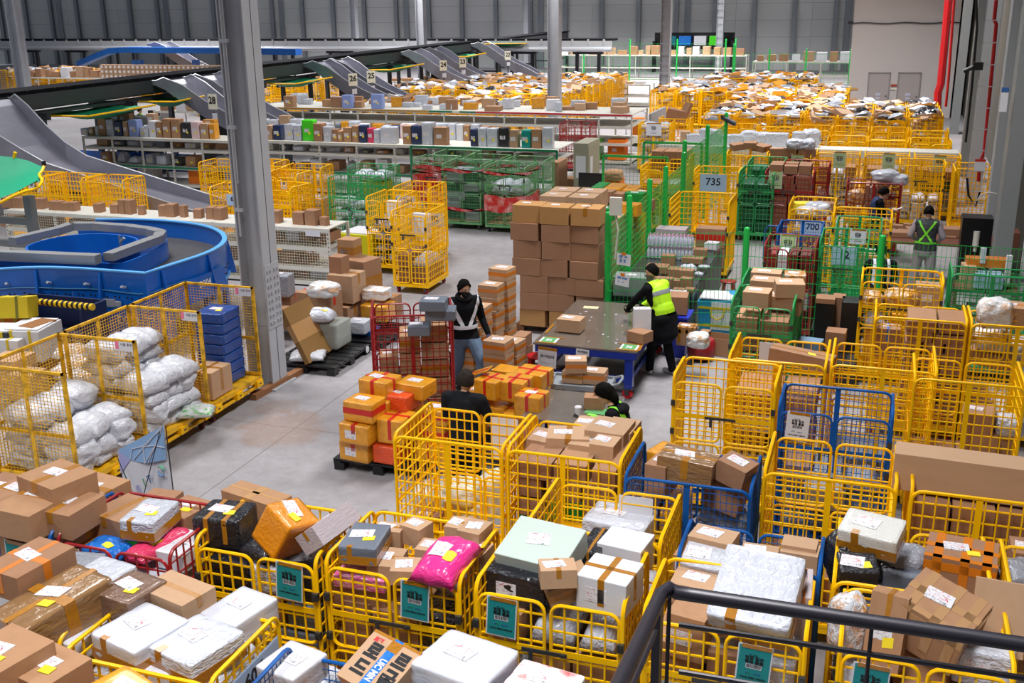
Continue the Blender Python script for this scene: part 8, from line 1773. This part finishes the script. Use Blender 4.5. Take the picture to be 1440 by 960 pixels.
# worker with crossed green straps
r_, V, sh, hp, (mid, ch, X) = person((1.02, 22.45, 0), -6, std(el=(-.3, .06, 1.14), wl=(-.24, .3, 1.02), er=(.3, .06, 1.14), wr=(.24, .3, 1.02), kl=(-.14, .03, .5), al=(-.2, -.04, .1), kr=(.13, .0, .5), ar=(.12, .02, .1)), dict(top=PUFF, sleeve=GRYS, pants=GRYP, shoe=SHOED, bun=True, nod=-20, bulk=1.12, hem=.08, pw=1.3), 'person in charcoal vest with crossed neon green straps seen from behind at the counter', .013)
straps(r_, sh, mid, ch, X, NEOG, 'cross'); sh('sleeves', lambda t_, c: t_ == 'top' and abs(c.x) > .22, .006, GRYS)
# worker with the phone
r_, V, sh, hp, (mid, ch, X) = person((.02, 24.75, 0), -78, std(el=(-.2, .16, 1.12), wl=(-.08, .36, 1.2), er=(.2, .16, 1.12), wr=(.05, .38, 1.18), sl=(-.18, .04, 1.38), sr=(.18, .04, 1.38), neck=(0, .08, 1.46), head=(0, .14, 1.56)), dict(top=JKT, pants=PNT, sleeve=mat('sleeve_slate', '5b6270', .8), glasses=True, nod=-30, long=0), 'person in navy vest looking down at a white phone beyond the counter', .013)
sh('vest', lambda t_, c: t_ == 'top' and abs(c.x) < .16 and c.z > .98, .014, NAVV)
b = MB(); b.box((0, 0, 0), (.07, .15, .01)); o = ob('mobile_phone', b.mesh('mobile_phone', WPAPER)); o.matrix_world = Matrix.Translation((.02, 24.75, 0)) @ Matrix.Rotation(R_(-78), 4, 'Z') @ Matrix.Translation((0, .5, 1.23)) @ Matrix.Rotation(R_(25), 4, 'X'); tag(o, 'white phone held by the person in the navy vest', 'phone')
# worker half hidden behind the fence post
r_, V, sh, hp, (mid, ch, X) = person((.2, 18.72, 0), 8, std(sl=(-.2, .1, 1.36), sr=(.2, .1, 1.36), el=(-.26, .22, 1.1), wl=(-.2, .42, .98), er=(.26, .22, 1.1), wr=(.2, .42, .98), neck=(0, .14, 1.44), head=(0, .2, 1.54)), dict(top=JKT, pants=PNT, nod=-30, glove=MASKB), 'person with white reflective straps half hidden behind the middle green fence post', .013)
straps(r_, sh, mid, ch, X, REFL, 'two')
# clerk seated far away under the line
r_, V, sh, hp, (mid, ch, X) = person((-31.2, 40.5, 0), -70, std(hl=(-.1, 0, .55), hr=(.1, 0, .55), kl=(-.12, .42, .52), kr=(.12, .42, .52), al=(-.12, .42, .1), ar=(.12, .42, .1), sl=(-.2, .04, 1.02), sr=(.2, .04, 1.02), el=(-.24, .16, .82), wl=(-.14, .42, .8), er=(.24, .16, .82), wr=(.14, .42, .8), neck=(0, .05, 1.1), head=(0, .08, 1.23)), dict(top=JKT, pants=PNT, nod=-12), 'person in black with green straps seated at a computer under the sorting line', .016, fingers=True)
straps(r_, sh, mid, ch, X, NEOG, 'two')
st2 = stool(-31.2, 40.5, BLK, .43, 'black stool under the seated clerk')
d8 = empty('desk', (-29.9, 40.2, 0)); tag(d8, 'pale desk with a monitor in front of the seated clerk', 'desk'); b = MB(); b.box((0, 0, .72), (1.9, .8, .05)); ob('desk_top', b.mesh('desk_top', mat('desk_wood', 'b58d68', .5)), d8); b = MB(); b.box((-.9, 0, .35), (.05, .7, .7)); b.box((.9, 0, .35), (.05, .7, .7)); ob('side', b.mesh('side', DARK), d8)
for i, x in enumerate((-30.2, -29.6)):
    mo = empty('monitor', (x, 40.3, .745), R_(20)); tag(mo, ['black monitor nearer the seated clerk', 'pale monitor farther from the seated clerk'][i], 'monitor'); b = MB(); b.box((0, 0, .34), (.56, .04, .4)); ob('screen', b.mesh('screen', [BLK, WPAPER][i]), mo); b = MB(); b.box((0, 0, .08), (.05, .05, .16)); b.box((0, 0, .005), (.25, .2, .01)); ob('foot', b.mesh('foot', BLK), mo)
# ================================================================ past about 300 cartons: the ones that show least become one heap
def merge_rest(kind, keep, name, label):
    from mathutils import Vector as V_
    bpy.context.view_layer.update()
    L_ = [r for r in REG if r[0].name.split('.')[0] == kind]
    sc = []
    for r in L_:
        o = r[0]; s = o.scale; d = (o.matrix_world.translation-Vector((0, 0, CAMH))).length
        a = (s[0]*s[1]*.5+s[0]*s[2])/d**2
        if 'layer' in r[1] and 'top layer' not in r[1]: a *= .35
        if len(o.children) == 0: a *= .6
        sc.append((a, r))
    sc.sort(key=lambda t: -t[0]); b = MB()
    for a, r in sc[keep:]:
        o = r[0]; M = o.matrix_world
        b.add([M @ v.co for v in o.data.vertices], [tuple(p.vertices) for p in o.data.polygons])
        for c in list(o.children): bpy.data.objects.remove(c)
        REG.remove(r); bpy.data.objects.remove(o)
    if sc[keep:]: tag(ob(name, b.mesh(name, CART)), label, 'cartons', kind='stuff')
merge_rest('carton', 290, 'packed_cartons', 'brown cartons packed deep inside the cages, seen only through the wires')
# ================================================================ light
def area(name, loc, size, power, col=(1, .98, .95), rot=(0, 0, 0)):
    l = bpy.data.lights.new(name, 'AREA'); l.shape = 'RECTANGLE'; l.size, l.size_y = size; l.energy = power; l.color = col; l.spread = R_(125)
    o = bpy.data.objects.new(name, l); COL.objects.link(o); o.location = loc; o.rotation_euler = rot; return o
for ix, x in enumerate((-46, -28, -14, -2)):
    for iy, y in enumerate((3, 16, 30, 46, 62, 77)):
        if x > -40 or y > 40: area('high_bay_light', (x, y, 11.5), (1.6, 5.0), 880 if y < 40 else (1700 if y < 70 else 3000 if x < -10 else 1250))
w = bpy.data.worlds.new('world'); S.world = w; w.use_nodes = True
w.node_tree.nodes['Background'].inputs[0].default_value = (.84, .9, 1, 1); w.node_tree.nodes['Background'].inputs[1].default_value = .22
S.view_settings.view_transform = 'Standard'; S.view_settings.look = 'None'; S.view_settings.exposure = -0.16; S.view_settings.gamma = 1; S.view_settings.use_curve_mapping = False
finish_labels()
